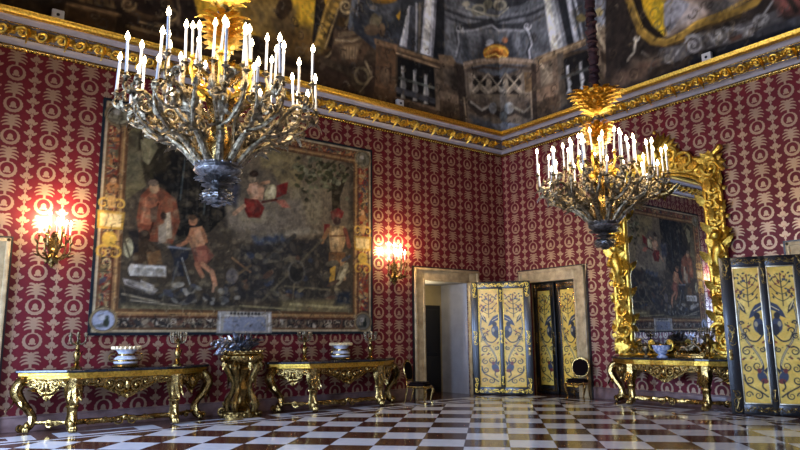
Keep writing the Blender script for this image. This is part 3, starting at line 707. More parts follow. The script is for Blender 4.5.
["p",[183,164,107],[[3.41,2.0],[3.4,1.97],[3.37,1.95],[3.33,1.95],[3.27,1.97],[3.23,2.0],[3.19,2.04],[3.18,2.08],[3.19,2.12],[3.22,2.13],[3.26,2.13],[3.32,2.12],[3.36,2.08],[3.4,2.04]]],
["p",[84,65,46],[[-3.68,1.5],[-2.17,1.5],[-2.19,1.31],[-3.7,1.32]]],
["p",[145,117,84],[[-3.64,1.53],[-2.14,1.53],[-2.14,1.46],[-3.65,1.44]]],
["s",[187,156,116],0.04,[[-3.66,1.38],[-2.22,1.35]]],
["p",[24,23,21],[[-3.6,1.32],[-2.22,1.3],[-2.28,0.15],[-3.73,0.16]]],
["p",[85,69,54],[[-3.72,0.36],[-2.28,0.35],[-2.29,-0.01],[-3.73,0.02]]],
["s",[127,104,81],0.045,[[-3.73,0.31],[-2.28,0.3]]],
["p",[147,144,137],[[-3.52,1.11],[-3.4,1.14],[-3.44,0.94],[-3.38,0.67],[-3.46,0.46],[-3.43,0.35],[-3.58,0.32],[-3.55,0.45],[-3.59,0.63],[-3.5,0.93]]],
["s",[209,204,188],0.034,[[-3.5,1.09],[-3.54,0.69],[-3.53,0.38]]],
["p",[147,144,137],[[-3.14,1.1],[-3.01,1.13],[-3.06,0.93],[-2.99,0.66],[-3.06,0.5],[-3.04,0.38],[-3.2,0.35],[-3.17,0.48],[-3.2,0.62],[-3.12,0.92]]],
["s",[209,204,188],0.034,[[-3.11,1.08],[-3.15,0.67],[-3.15,0.4]]],
["p",[147,144,137],[[-2.78,1.08],[-2.65,1.11],[-2.69,0.91],[-2.63,0.64],[-2.7,0.5],[-2.67,0.38],[-2.83,0.34],[-2.8,0.48],[-2.84,0.59],[-2.76,0.9]]],
["s",[209,204,188],0.034,[[-2.75,1.07],[-2.79,0.65],[-2.78,0.4]]],
["s",[104,107,97],0.057,[[-3.58,0.82],[-2.46,0.82]]],
["s",[72,72,76],0.15,[[-3.66,0.52],[-2.48,0.49]]],
["p",[124,107,86],[[-2.43,1.3],[-2.19,1.31],[-2.24,0.26],[-2.42,0.27]]],
["p",[104,78,54],[[-4.25,1.52],[-3.64,1.56],[-3.79,0.15],[-4.4,0.17]]],
["p",[144,111,78],[[-4.3,1.55],[-3.58,1.57],[-3.62,1.45],[-4.29,1.43]]],
["p",[69,51,37],[[-4.18,0.97],[-3.82,1.0],[-3.87,0.62],[-4.21,0.59]]],
["p",[108,87,65],[[-3.89,0.8],[-3.91,0.71],[-3.96,0.62],[-4.02,0.57],[-4.09,0.55],[-4.15,0.58],[-4.19,0.65],[-4.2,0.74],[-4.18,0.83],[-4.13,0.91],[-4.06,0.96],[-4.0,0.98],[-3.94,0.95],[-3.9,0.89]]],
["p",[81,60,40],[[-4.39,0.46],[-3.72,0.46],[-3.76,-0.04],[-4.4,0.03]]],
["p",[105,87,68],[[-2.2,1.58],[-1.42,1.61],[-1.5,0.3],[-2.28,0.25]]],
["p",[149,122,91],[[-2.26,1.66],[-1.77,1.73],[-1.64,1.61],[-1.72,1.5],[-2.22,1.44]]],
["p",[117,102,84],[[-2.12,1.37],[-1.72,1.4],[-1.82,1.0],[-2.11,0.99]]],
["b",[62,53,43],[[-2.02,1.3],[-1.58,1.34],[-1.39,0.93],[-1.83,0.9]]],
["p",[128,108,86],[[-2.26,0.81],[-1.54,0.8],[-1.59,0.59],[-2.26,0.61]]],
["p",[84,68,51],[[-2.27,0.56],[-1.56,0.55],[-1.57,0.18],[-2.28,0.2]]],
["p",[62,51,42],[[-1.64,1.57],[-1.13,1.63],[-1.21,0.14],[-1.57,0.18]]],
["p",[116,102,86],[[-1.35,1.58],[1.34,1.57],[1.36,0.06],[0.06,-0.11],[-1.28,0.07]]],
["p",[164,138,109],[[-1.38,1.67],[-0.74,1.9],[0.04,2.08],[0.78,1.83],[1.38,1.6],[1.38,1.46],[0.7,1.71],[-0.05,1.93],[-0.75,1.73],[-1.36,1.51]]],
["s",[195,171,144],0.045,[[-1.35,1.63],[-0.67,1.87],[0.11,2.01],[1.34,1.57]]],
["s",[84,70,58],0.063,[[-1.29,1.47],[-0.6,1.72],[0.18,1.82],[1.27,1.42]]],
["p",[147,132,112],[[-1.21,1.46],[1.27,1.4],[1.29,0.8],[0.01,1.21],[-1.18,0.88]]],
["p",[36,30,24],[[-1.0,1.34],[-0.76,1.46],[-0.54,1.43],[-0.59,1.22],[-0.78,1.26],[-0.97,1.14]]],
["p",[40,35,29],[[-0.8,1.29],[-0.81,1.25],[-0.85,1.22],[-0.9,1.19],[-0.96,1.18],[-1.01,1.19],[-1.05,1.21],[-1.06,1.24],[-1.04,1.28],[-1.0,1.31],[-0.95,1.34],[-0.9,1.35],[-0.84,1.34],[-0.81,1.32]]],
["p",[40,35,29],[[-0.49,1.36],[-0.5,1.32],[-0.54,1.28],[-0.59,1.25],[-0.66,1.24],[-0.7,1.25],[-0.74,1.27],[-0.75,1.3],[-0.74,1.34],[-0.7,1.38],[-0.65,1.4],[-0.58,1.41],[-0.53,1.41],[-0.5,1.39]]],
["s",[195,178,149],0.05,[[-1.07,1.45],[-0.48,1.12]]],
["s",[195,178,149],0.049,[[-0.45,1.58],[-1.09,0.99]]],
["p",[51,43,35],[[-0.88,1.45],[-0.65,1.5],[-0.77,1.4]]],
["p",[51,43,35],[[-0.98,0.96],[-0.6,1.04],[-0.78,1.12]]],
["p",[36,30,24],[[-0.34,1.47],[-0.1,1.6],[0.13,1.51],[0.09,1.32],[-0.11,1.39],[-0.31,1.28]]],
["p",[40,35,29],[[-0.13,1.43],[-0.14,1.39],[-0.18,1.35],[-0.24,1.33],[-0.3,1.32],[-0.35,1.32],[-0.39,1.34],[-0.4,1.37],[-0.38,1.41],[-0.35,1.45],[-0.29,1.47],[-0.23,1.49],[-0.18,1.48],[-0.14,1.46]]],
["p",[40,35,29],[[0.18,1.4],[0.17,1.37],[0.13,1.35],[0.08,1.35],[0.02,1.37],[-0.03,1.38],[-0.07,1.4],[-0.08,1.44],[-0.07,1.48],[-0.03,1.51],[0.03,1.52],[0.09,1.51],[0.14,1.48],[0.17,1.44]]],
["s",[195,178,149],0.048,[[-0.41,1.58],[0.2,1.16]]],
["s",[195,178,149],0.05,[[0.22,1.61],[-0.44,1.12]]],
["p",[51,43,35],[[-0.22,1.58],[0.02,1.63],[-0.1,1.53]]],
["p",[51,43,35],[[-0.32,1.1],[0.08,1.14],[-0.11,1.25]]],
["p",[36,30,24],[[0.33,1.45],[0.55,1.46],[0.76,1.33],[0.73,1.14],[0.54,1.26],[0.36,1.24]]],
["p",[40,35,29],[[0.52,1.31],[0.51,1.28],[0.48,1.26],[0.42,1.26],[0.37,1.27],[0.32,1.3],[0.28,1.34],[0.27,1.38],[0.28,1.41],[0.32,1.43],[0.37,1.43],[0.43,1.41],[0.48,1.38],[0.51,1.34]]],
["p",[40,35,29],[[0.81,1.23],[0.8,1.19],[0.77,1.18],[0.72,1.17],[0.66,1.19],[0.61,1.22],[0.58,1.26],[0.57,1.29],[0.58,1.33],[0.62,1.34],[0.66,1.34],[0.72,1.33],[0.77,1.3],[0.8,1.26]]],
["s",[195,178,149],0.046,[[0.25,1.6],[0.83,0.98]]],
["s",[195,178,149],0.049,[[0.84,1.43],[0.24,1.14]]],
["p",[51,43,35],[[0.44,1.51],[0.66,1.44],[0.55,1.4]]],
["p",[51,43,35],[[0.35,1.06],[0.72,0.96],[0.54,1.13]]],
["p",[176,159,132],[[-0.31,1.38],[-0.32,1.33],[-0.36,1.29],[-0.4,1.26],[-0.46,1.25],[-0.5,1.26],[-0.53,1.29],[-0.54,1.33],[-0.53,1.38],[-0.49,1.42],[-0.45,1.45],[-0.39,1.46],[-0.35,1.45],[-0.31,1.42]]],
["p",[176,159,132],[[0.34,1.34],[0.33,1.31],[0.3,1.28],[0.25,1.27],[0.2,1.29],[0.15,1.32],[0.12,1.36],[0.11,1.41],[0.13,1.45],[0.16,1.48],[0.2,1.48],[0.26,1.47],[0.3,1.44],[0.33,1.39]]],
["p",[122,98,69],[[0.91,1.45],[1.2,1.37],[1.22,0.87],[0.94,0.95]]],
["s",[128,112,91],0.065,[[-1.18,0.85],[0.01,1.13],[1.32,0.72]]],
["p",[99,84,69],[[-1.18,0.82],[1.32,0.7],[1.34,0.33],[0.06,0.51],[-1.19,0.46]]],
["s",[62,54,46],0.167,[[-1.18,0.67],[-0.81,0.48],[-0.34,0.73],[0.1,0.55],[0.59,0.58],[1.02,0.31],[1.35,0.48]]],
["s",[165,156,139],0.07,[[-1.14,0.73],[-0.73,0.6],[-0.33,0.83]]],
["p",[149,147,142],[[-0.14,0.76],[-0.16,0.69],[-0.2,0.63],[-0.27,0.58],[-0.34,0.57],[-0.4,0.59],[-0.44,0.64],[-0.46,0.7],[-0.44,0.78],[-0.39,0.84],[-0.32,0.88],[-0.25,0.9],[-0.19,0.88],[-0.15,0.83]]],
["p",[166,164,156],[[0.52,0.65],[0.5,0.59],[0.44,0.55],[0.37,0.54],[0.28,0.56],[0.21,0.61],[0.16,0.68],[0.14,0.75],[0.17,0.82],[0.22,0.86],[0.3,0.86],[0.38,0.84],[0.46,0.79],[0.51,0.72]]],
["p",[104,102,94],[[0.25,0.51],[0.23,0.46],[0.19,0.42],[0.12,0.41],[0.06,0.43],[-0.01,0.47],[-0.05,0.51],[-0.06,0.56],[-0.04,0.63],[-0.0,0.68],[0.07,0.69],[0.14,0.67],[0.2,0.63],[0.24,0.57]]],
["s",[144,137,119],0.065,[[0.45,0.72],[0.88,0.45],[1.25,0.61]]],
["p",[132,135,141],[[-0.6,0.25],[0.09,0.39],[0.72,0.17],[0.07,-0.05]]],
["b",[85,87,91],[[-1.2,0.35],[-0.43,0.39],[0.03,-0.04],[-1.06,0.11]]],
["s",[156,137,109],0.063,[[-1.4,0.78],[-1.32,0.12]]],
["s",[171,152,124],0.063,[[1.15,0.89],[1.16,0.22]]],
["p",[62,50,40],[[1.17,1.57],[1.41,1.55],[1.36,0.06],[1.19,0.16]]],
["p",[114,95,76],[[1.34,1.62],[2.08,1.58],[2.17,0.21],[1.37,0.16]]],
["p",[156,132,104],[[1.27,1.68],[2.01,1.66],[2.08,1.51],[1.3,1.53]]],
["p",[144,127,104],[[1.48,1.43],[1.88,1.41],[1.91,0.92],[1.5,0.94]]],
["t",[189,171,139],0.059,[[1.51,1.47],[1.78,1.15],[1.5,0.94]]],
["p",[144,117,91],[[1.33,0.89],[2.07,0.85],[2.09,0.58],[1.35,0.58]]],
["p",[85,68,51],[[1.35,0.58],[2.09,0.58],[2.1,0.17],[1.36,0.11]]],
["p",[149,122,89],[[1.34,1.66],[2.91,1.62],[2.94,1.46],[1.38,1.49]]],
["s",[192,166,127],0.037,[[1.38,1.6],[2.91,1.56]]],
["p",[29,27,26],[[2.14,1.37],[3.0,1.33],[3.16,0.22],[2.18,0.3]]],
["p",[65,57,49],[[2.12,0.52],[3.23,0.49],[3.21,0.11],[2.17,0.1]]],
["p",[91,81,68],[[2.04,1.54],[2.24,1.53],[2.34,0.26],[2.14,0.21]]],
["p",[184,184,181],[[2.33,1.18],[2.43,1.17],[2.42,0.96],[2.51,0.7],[2.45,0.65],[2.5,0.51],[2.32,0.52],[2.38,0.64],[2.36,0.75],[2.33,0.99]]],
["s",[228,228,221],0.033,[[2.38,1.14],[2.42,0.77],[2.41,0.58]]],
["p",[184,184,181],[[2.74,1.14],[2.83,1.14],[2.83,0.94],[2.91,0.68],[2.85,0.6],[2.9,0.47],[2.72,0.47],[2.79,0.6],[2.76,0.72],[2.74,0.96]]],
["s",[228,228,221],0.032,[[2.78,1.11],[2.82,0.75],[2.82,0.54]]],
["s",[84,84,78],0.081,[[2.2,0.94],[3.07,0.91]]],
["p",[89,70,54],[[3.23,1.61],[4.43,1.54],[4.59,0.39],[3.51,0.31]]],
["p",[145,124,97],[[3.28,1.72],[3.96,1.53],[4.29,1.05],[4.08,0.9],[3.64,1.0],[3.36,1.39]]],
["s",[87,70,57],0.04,[[3.38,1.58],[3.96,1.41]]],
["s",[87,70,57],0.039,[[3.44,1.45],[4.02,1.3]]],
["s",[87,70,57],0.04,[[3.5,1.33],[4.08,1.18]]],
["s",[87,70,57],0.04,[[3.56,1.2],[4.13,1.07]]],
["s",[183,161,127],0.037,[[3.34,1.68],[3.96,1.51]]],
["t",[189,171,137],0.092,[[3.23,1.65],[3.47,1.27],[3.53,0.95],[3.36,0.82]]],
["t",[202,185,154],0.065,[[3.43,1.71],[3.42,1.68],[3.39,1.67],[3.36,1.67],[3.32,1.68],[3.28,1.7],[3.26,1.72],[3.24,1.75],[3.24,1.77],[3.24,1.79],[3.26,1.8],[3.28,1.8],[3.31,1.79],[3.33,1.78],[3.34,1.76],[3.35,1.75],[3.35,1.74],[3.34,1.73],[3.33,1.73],[3.32,1.73],[3.32,1.74],[3.31,1.74]]],
["p",[127,108,86],[[3.24,1.39],[3.59,1.1],[3.8,0.64],[3.52,0.54],[3.19,1.01]]],
["p",[62,49,37],[[3.36,1.22],[3.53,1.08],[3.58,0.8],[3.39,0.95]]],
["t",[215,197,166],0.053,[[3.56,1.2],[3.7,0.85],[3.53,0.68]]],
["b",[54,42,33],[[3.7,1.02],[4.45,0.83],[4.49,0.51],[3.8,0.64]]],
["t",[179,156,117],0.075,[[3.79,1.59],[4.08,1.2],[4.34,0.99]]],
["t",[202,183,144],0.074,[[3.78,1.65],[3.72,1.7],[3.7,1.75],[3.7,1.8],[3.72,1.83],[3.76,1.84],[3.81,1.84],[3.86,1.81],[3.9,1.78],[3.93,1.74],[3.93,1.71],[3.92,1.69],[3.9,1.68],[3.87,1.68],[3.84,1.69],[3.82,1.7],[3.8,1.72],[3.8,1.74],[3.8,1.75],[3.81,1.76],[3.82,1.76],[3.84,1.75]]],
["p",[149,129,97],[[4.14,1.59],[4.13,1.54],[4.1,1.51],[4.04,1.51],[3.98,1.53],[3.93,1.57],[3.89,1.63],[3.87,1.69],[3.88,1.74],[3.92,1.77],[3.97,1.77],[4.03,1.75],[4.09,1.71],[4.13,1.65]]],
["t",[189,170,132],0.058,[[4.15,1.71],[4.11,1.71],[4.06,1.73],[4.02,1.76],[3.99,1.79],[3.98,1.83],[3.97,1.85],[3.98,1.88],[4.0,1.89],[4.03,1.89],[4.06,1.88],[4.09,1.86],[4.11,1.84],[4.12,1.83],[4.12,1.81],[4.12,1.8],[4.11,1.79],[4.1,1.79],[4.09,1.79],[4.08,1.8],[4.07,1.81],[4.07,1.81]]],
["s",[164,142,90],0.073,[[3.65,2.12],[3.93,1.95],[4.11,1.69]]],
["p",[47,40,35],[[3.44,3.01],[8.11,1.69],[8.16,0.05],[5.84,-0.01],[3.31,-0.16],[3.53,0.72]]],
["p",[232,183,46],[[4.33,2.49],[5.14,2.19],[5.15,0.93],[4.8,1.05],[4.54,1.42],[4.37,1.72]]],
["p",[247,204,54],[[4.67,2.18],[5.07,2.04],[5.05,1.01],[4.85,1.07]]],
["b",[166,144,124],[[5.02,2.05],[6.25,1.78],[6.18,1.01],[5.52,0.93],[5.1,0.91]]],
["b",[189,177,169],[[5.22,1.46],[5.86,1.34],[6.13,1.14],[5.66,1.04],[5.15,0.97]]],
["b",[124,104,86],[[5.62,1.66],[7.08,1.46],[6.76,0.91],[6.09,1.11]]],
["b",[99,94,89],[[5.86,1.34],[6.71,1.18],[6.52,0.92],[6.14,1.02]]],
["p",[166,165,170],[[5.02,1.61],[5.2,1.73],[5.64,1.39],[5.33,1.11],[5.15,0.97],[5.04,1.21]]],
["s",[36,29,23],0.169,[[4.2,2.35],[4.45,1.61],[4.7,1.21],[4.95,0.96]]],
["s",[149,118,54],0.154,[[3.95,2.33],[4.27,1.67],[4.44,1.29],[4.76,0.96],[5.1,0.81],[5.48,0.82],[5.75,0.93],[6.14,0.9],[6.64,0.88],[7.04,0.92],[7.29,1.14]]],
["s",[202,164,78],0.035,[[4.06,2.21],[4.35,1.6],[4.54,1.26],[4.85,0.97],[5.15,0.85],[5.52,0.91],[5.83,1.0],[6.31,0.96]]],
["s",[86,66,32],0.041,[[5.14,0.73],[5.57,0.71],[5.84,0.82],[6.23,0.8],[6.72,0.77]]],
["p",[185,147,65],[[5.92,0.95],[5.92,0.94],[5.9,0.93],[5.89,0.93],[5.87,0.93],[5.86,0.95],[5.84,0.96],[5.84,0.97],[5.84,0.98],[5.86,0.99],[5.87,0.99],[5.89,0.98],[5.9,0.97],[5.92,0.96]]],
["p",[185,147,65],[[6.01,0.95],[6.0,0.94],[5.99,0.93],[5.98,0.93],[5.96,0.94],[5.94,0.95],[5.93,0.96],[5.93,0.97],[5.93,0.98],[5.94,0.99],[5.96,0.99],[5.98,0.98],[5.99,0.97],[6.0,0.96]]],
["p",[185,147,65],[[6.09,0.95],[6.09,0.94],[6.08,0.93],[6.06,0.93],[6.05,0.94],[6.03,0.95],[6.02,0.96],[6.02,0.98],[6.02,0.99],[6.03,0.99],[6.05,0.99],[6.06,0.99],[6.08,0.98],[6.09,0.96]]],
["p",[185,147,65],[[6.18,0.95],[6.18,0.94],[6.17,0.93],[6.15,0.93],[6.13,0.94],[6.12,0.95],[6.11,0.96],[6.1,0.98],[6.1,0.99],[6.12,1.0],[6.13,1.0],[6.15,0.99],[6.17,0.98],[6.18,0.96]]],
["p",[185,147,65],[[6.27,0.95],[6.26,0.94],[6.25,0.94],[6.24,0.94],[6.22,0.94],[6.2,0.95],[6.19,0.97],[6.19,0.98],[6.19,0.99],[6.2,1.0],[6.22,1.0],[6.24,0.99],[6.25,0.98],[6.26,0.97]]],
["p",[185,147,65],[[6.35,0.96],[6.34,0.95],[6.34,0.94],[6.32,0.94],[6.3,0.95],[6.29,0.96],[6.28,0.97],[6.27,0.99],[6.28,1.0],[6.28,1.01],[6.3,1.01],[6.32,1.0],[6.33,0.99],[6.34,0.97]]],
["p",[185,147,65],[[6.43,0.97],[6.43,0.96],[6.42,0.95],[6.4,0.95],[6.39,0.96],[6.37,0.97],[6.36,0.98],[6.36,1.0],[6.36,1.01],[6.37,1.01],[6.38,1.01],[6.4,1.01],[6.42,1.0],[6.43,0.98]]],
["p",[185,147,65],[[6.52,0.97],[6.51,0.96],[6.5,0.96],[6.49,0.96],[6.47,0.96],[6.45,0.97],[6.44,0.99],[6.44,1.0],[6.44,1.01],[6.45,1.02],[6.47,1.02],[6.48,1.01],[6.5,1.0],[6.51,0.99]]],
["p",[185,147,65],[[6.6,0.98],[6.59,0.97],[6.58,0.96],[6.57,0.96],[6.55,0.97],[6.54,0.98],[6.52,1.0],[6.52,1.01],[6.52,1.02],[6.53,1.03],[6.55,1.03],[6.56,1.02],[6.58,1.01],[6.59,1.0]]],
["p",[185,147,65],[[6.68,0.99],[6.67,0.98],[6.66,0.98],[6.65,0.98],[6.63,0.98],[6.62,0.99],[6.61,1.01],[6.6,1.02],[6.61,1.03],[6.62,1.04],[6.63,1.04],[6.65,1.03],[6.66,1.02],[6.67,1.01]]],
["p",[185,147,65],[[6.76,1.0],[6.75,0.99],[6.74,0.99],[6.73,0.99],[6.71,0.99],[6.7,1.0],[6.69,1.02],[6.68,1.03],[6.69,1.04],[6.7,1.05],[6.71,1.05],[6.73,1.04],[6.74,1.03],[6.75,1.02]]],
["p",[185,147,65],[[6.83,1.01],[6.83,1.0],[6.82,1.0],[6.81,1.0],[6.79,1.0],[6.78,1.01],[6.77,1.03],[6.76,1.04],[6.77,1.05],[6.78,1.06],[6.79,1.06],[6.81,1.05],[6.82,1.04],[6.83,1.03]]],
["p",[185,147,65],[[6.91,1.03],[6.91,1.02],[6.9,1.01],[6.89,1.01],[6.87,1.02],[6.86,1.03],[6.84,1.04],[6.84,1.05],[6.84,1.06],[6.85,1.07],[6.87,1.07],[6.88,1.06],[6.9,1.05],[6.91,1.04]]],
["p",[185,147,65],[[6.99,1.04],[6.99,1.03],[6.98,1.02],[6.96,1.02],[6.95,1.03],[6.93,1.04],[6.92,1.05],[6.92,1.07],[6.92,1.08],[6.93,1.08],[6.94,1.08],[6.96,1.08],[6.98,1.07],[6.99,1.05]]],
["p",[185,147,65],[[7.07,1.06],[7.06,1.04],[7.05,1.04],[7.04,1.04],[7.02,1.04],[7.01,1.06],[7.0,1.07],[7.0,1.08],[7.0,1.09],[7.01,1.1],[7.02,1.1],[7.04,1.09],[7.05,1.08],[7.06,1.07]]],
["p",[185,147,65],[[7.14,1.07],[7.14,1.06],[7.13,1.06],[7.12,1.06],[7.1,1.06],[7.09,1.07],[7.08,1.08],[7.07,1.1],[7.08,1.11],[7.08,1.11],[7.1,1.11],[7.11,1.11],[7.13,1.1],[7.14,1.08]]],
["p",[90,87,86],[[4.95,0.75],[5.66,0.6],[5.88,0.76],[6.4,0.66],[7.11,0.59],[7.45,0.65],[7.59,0.34],[7.1,0.25],[6.3,0.34],[5.74,0.4],[5.32,0.33],[4.8,0.46]]],
["t",[170,167,164],0.068,[[5.58,0.76],[5.68,0.76],[5.79,0.71],[5.87,0.63],[5.9,0.54],[5.89,0.46],[5.84,0.41],[5.76,0.4],[5.69,0.44],[5.63,0.49],[5.6,0.56],[5.61,0.61],[5.64,0.65],[5.69,0.65],[5.74,0.63],[5.77,0.6],[5.79,0.56],[5.78,0.53],[5.76,0.52],[5.74,0.52],[5.72,0.53],[5.71,0.54]]],
["t",[188,185,181],0.045,[[5.78,0.43],[5.74,0.43],[5.7,0.45],[5.67,0.47],[5.65,0.5],[5.64,0.54],[5.64,0.56],[5.65,0.58],[5.67,0.6],[5.69,0.6],[5.72,0.6],[5.74,0.58],[5.75,0.57],[5.76,0.55],[5.77,0.53],[5.76,0.52],[5.75,0.51],[5.74,0.51],[5.73,0.51],[5.72,0.52],[5.72,0.52],[5.72,0.53]]],
["s",[150,148,145],0.054,[[5.33,0.5],[5.66,0.76],[6.06,0.66],[6.22,0.4]]],
["s",[158,155,150],0.039,[[6.14,0.47],[6.36,0.68],[6.72,0.51],[6.96,0.5]]],
["p",[121,117,109],[[6.44,0.51],[6.42,0.46],[6.38,0.44],[6.34,0.43],[6.28,0.45],[6.23,0.49],[6.2,0.54],[6.18,0.6],[6.2,0.65],[6.23,0.67],[6.28,0.68],[6.34,0.66],[6.39,0.62],[6.42,0.57]]],
["p",[187,183,176],[[6.36,0.52],[6.35,0.48],[6.33,0.46],[6.3,0.45],[6.27,0.46],[6.24,0.49],[6.22,0.52],[6.22,0.57],[6.22,0.6],[6.25,0.63],[6.28,0.63],[6.31,0.62],[6.34,0.59],[6.36,0.56]]],
["s",[166,164,161],0.038,[[6.46,0.6],[6.49,0.43],[6.39,0.39]]],
["p",[128,124,118],[[6.97,0.36],[6.96,0.32],[6.93,0.3],[6.89,0.29],[6.85,0.31],[6.81,0.34],[6.79,0.38],[6.78,0.43],[6.79,0.46],[6.82,0.49],[6.86,0.49],[6.9,0.48],[6.94,0.45],[6.96,0.4]]],
["p",[213,208,200],[[6.92,0.38],[6.92,0.36],[6.9,0.34],[6.88,0.34],[6.86,0.35],[6.84,0.36],[6.83,0.39],[6.82,0.41],[6.83,0.43],[6.84,0.44],[6.87,0.45],[6.89,0.44],[6.91,0.42],[6.92,0.4]]],
["s",[183,179,173],0.029,[[6.78,0.39],[6.85,0.28],[6.97,0.28],[6.99,0.41]]],
["p",[86,62,51],[[6.47,0.44],[6.76,0.42],[6.75,0.34],[6.55,0.33]]],
["p",[107,104,102],[[7.26,0.46],[7.25,0.4],[7.2,0.37],[7.14,0.36],[7.07,0.38],[7.01,0.44],[6.97,0.5],[6.96,0.57],[6.98,0.64],[7.02,0.67],[7.08,0.68],[7.15,0.65],[7.21,0.6],[7.25,0.53]]],
["t",[158,154,148],0.044,[[7.19,0.53],[7.18,0.5],[7.15,0.47],[7.12,0.46],[7.09,0.47],[7.05,0.49],[7.03,0.52],[7.01,0.55],[7.0,0.58],[7.0,0.6],[7.02,0.62],[7.03,0.63],[7.06,0.63],[7.08,0.62],[7.09,0.61],[7.1,0.59],[7.11,0.58],[7.11,0.56],[7.1,0.56],[7.09,0.55],[7.09,0.55],[7.08,0.56]]],
["t",[167,164,158],0.043,[[7.15,0.5],[7.18,0.48],[7.22,0.47],[7.24,0.48],[7.26,0.51],[7.26,0.53],[7.26,0.56],[7.24,0.59],[7.22,0.61],[7.2,0.62],[7.18,0.62],[7.16,0.62],[7.15,0.6],[7.15,0.58],[7.15,0.57],[7.16,0.55],[7.18,0.55],[7.19,0.54],[7.2,0.54],[7.2,0.55],[7.2,0.56],[7.2,0.56]]],
["s",[150,147,142],0.048,[[7.19,0.64],[7.34,0.8],[7.45,0.98]]],
["s",[121,116,108],0.06,[[4.5,0.81],[4.85,0.49],[5.14,0.48],[5.24,0.61]]],
["t",[150,145,137],0.056,[[5.26,0.44],[5.24,0.4],[5.21,0.39],[5.18,0.38],[5.14,0.39],[5.1,0.41],[5.07,0.44],[5.06,0.47],[5.06,0.5],[5.07,0.52],[5.09,0.54],[5.12,0.54],[5.14,0.53],[5.16,0.52],[5.17,0.5],[5.18,0.48],[5.18,0.47],[5.17,0.46],[5.16,0.46],[5.15,0.46],[5.14,0.46],[5.13,0.47]]],
["t",[183,178,166],0.055,[[4.42,1.14],[4.41,1.12],[4.4,1.1],[4.38,1.1],[4.36,1.1],[4.34,1.11],[4.32,1.12],[4.31,1.14],[4.3,1.15],[4.29,1.17],[4.3,1.18],[4.31,1.19],[4.32,1.19],[4.33,1.19],[4.34,1.19],[4.35,1.18],[4.36,1.17],[4.36,1.16],[4.36,1.16],[4.36,1.15],[4.35,1.15],[4.35,1.15]]],
["s",[189,181,161],0.073,[[4.34,1.12],[4.29,0.88],[4.13,0.76]]],
["b",[104,90,76],[[4.19,0.78],[5.0,0.61],[4.98,0.22],[4.28,0.31]]],
["b",[87,62,49],[[4.44,0.57],[4.89,0.47],[4.68,0.23],[4.33,0.3]]],
["p",[35,36,39],[[5.65,0.35],[6.51,0.3],[7.84,0.32],[8.17,0.23],[8.15,-0.02],[6.28,0.05],[5.63,0.1]]],
["p",[68,68,71],[[6.95,0.38],[7.84,0.38],[7.93,0.21],[7.02,0.24]]],
["b",[114,70,62],[[7.38,0.93],[7.85,0.82],[7.94,0.39],[7.49,0.53]]],
["s",[40,35,30],0.095,[[7.56,0.93],[7.78,0.49]]],
["p",[56,46,37],[[3.35,0.55],[4.44,0.48],[5.64,0.23],[4.42,0.13],[3.39,0.11]]],
["b",[85,69,57],[[3.7,0.63],[4.7,0.49],[4.58,0.17],[3.67,0.22]]]]
cv = Canvas(-15.0, 13.2, 0, CL, .032, hexc('4a3c2c'))
cv.blots(500, -15, 13, 3.0, CL, .1, .6, [hexc(h) for h in ('6a5a44', '3a2e22', '4c4c50', '7a6030', '55483a', '34383e')], .6)
cv.blots(160, -15, -11, 0, 3, .1, .5, [hexc(h) for h in ('4a3a26', '2a2018', '5c4a30')], .6)
cv.blots(120, 7.6, 13, 0, 3, .1, .5, [hexc(h) for h in ('4a3a26', '2a2018', '3c3c40')], .6)
run_paint(cv, FRES, 1.3)
cv.blots(900, -12.5, 8.5, .1, 3.6, .02, .07, [hexc(h) for h in ('8a7a60', '2c241c', '6a5c48', '40382e')], .22)
for _ in range(900):
    x, y = cv.rg.uniform(-12, 8.2), cv.rg.uniform(.12, 3.4)
    if abs(x) < 2.6 and y > 1.6: continue
    r_ = cv.rg.uniform(.04, .13); a = cv.rg.uniform(0, 6.28); c_ = hexc(['7c6c52', '1c1610', '5c4c38', '8c7c60', '2a221a', '4c4a48'][cv.rg.integers(6)])
    if cv.rg.random() < .5: cv.curl(x, y, r_, .035, c_, 1.1, a, 1 if r_ > .08 else -1, op=.6)
    else: cv.stroke([(x, y), (x+r_*math.cos(a), y+r_*math.sin(a)), (x+1.7*r_*math.cos(a+.7), y+1.7*r_*math.sin(a+.7))],   .04, c_, op=.6, taper=True)
cv.grain(.34, (2, 5, 12))
struct(cv.mesh('ceiling_cove', FRESCO, cove_place))
FRESCO_FAR = simple('distant fresco', (.42, .35, .27), .9, c2=(.20, .17, .14), vscale=1.2)
mb = MB()
for side in (0, 1):
    vs = []; fs = []; n = 16
    for i in range(n+1):
        t = CL*i/n; d = float(cove_d(t)); z = float(cove_z(t))
        if side == 0: vs += [(WX+d, SY+d, z), (WX+d, -d, z)]
        else: vs += [(WX+d, SY+d, z), (-d, SY+d, z)]
    for i in range(n): fs.append((2*i, 2*i+1, 2*i+3, 2*i+2))
    mb.add(vs, fs)
struct(mb.build('ceiling_cove_near', FRESCO_FAR))
struct(MB().box((WX+3.6, SY+3.6, 10.94), (-3.6, -3.6, 11.04)).build('ceiling', FRESCO_FAR, smooth=False))

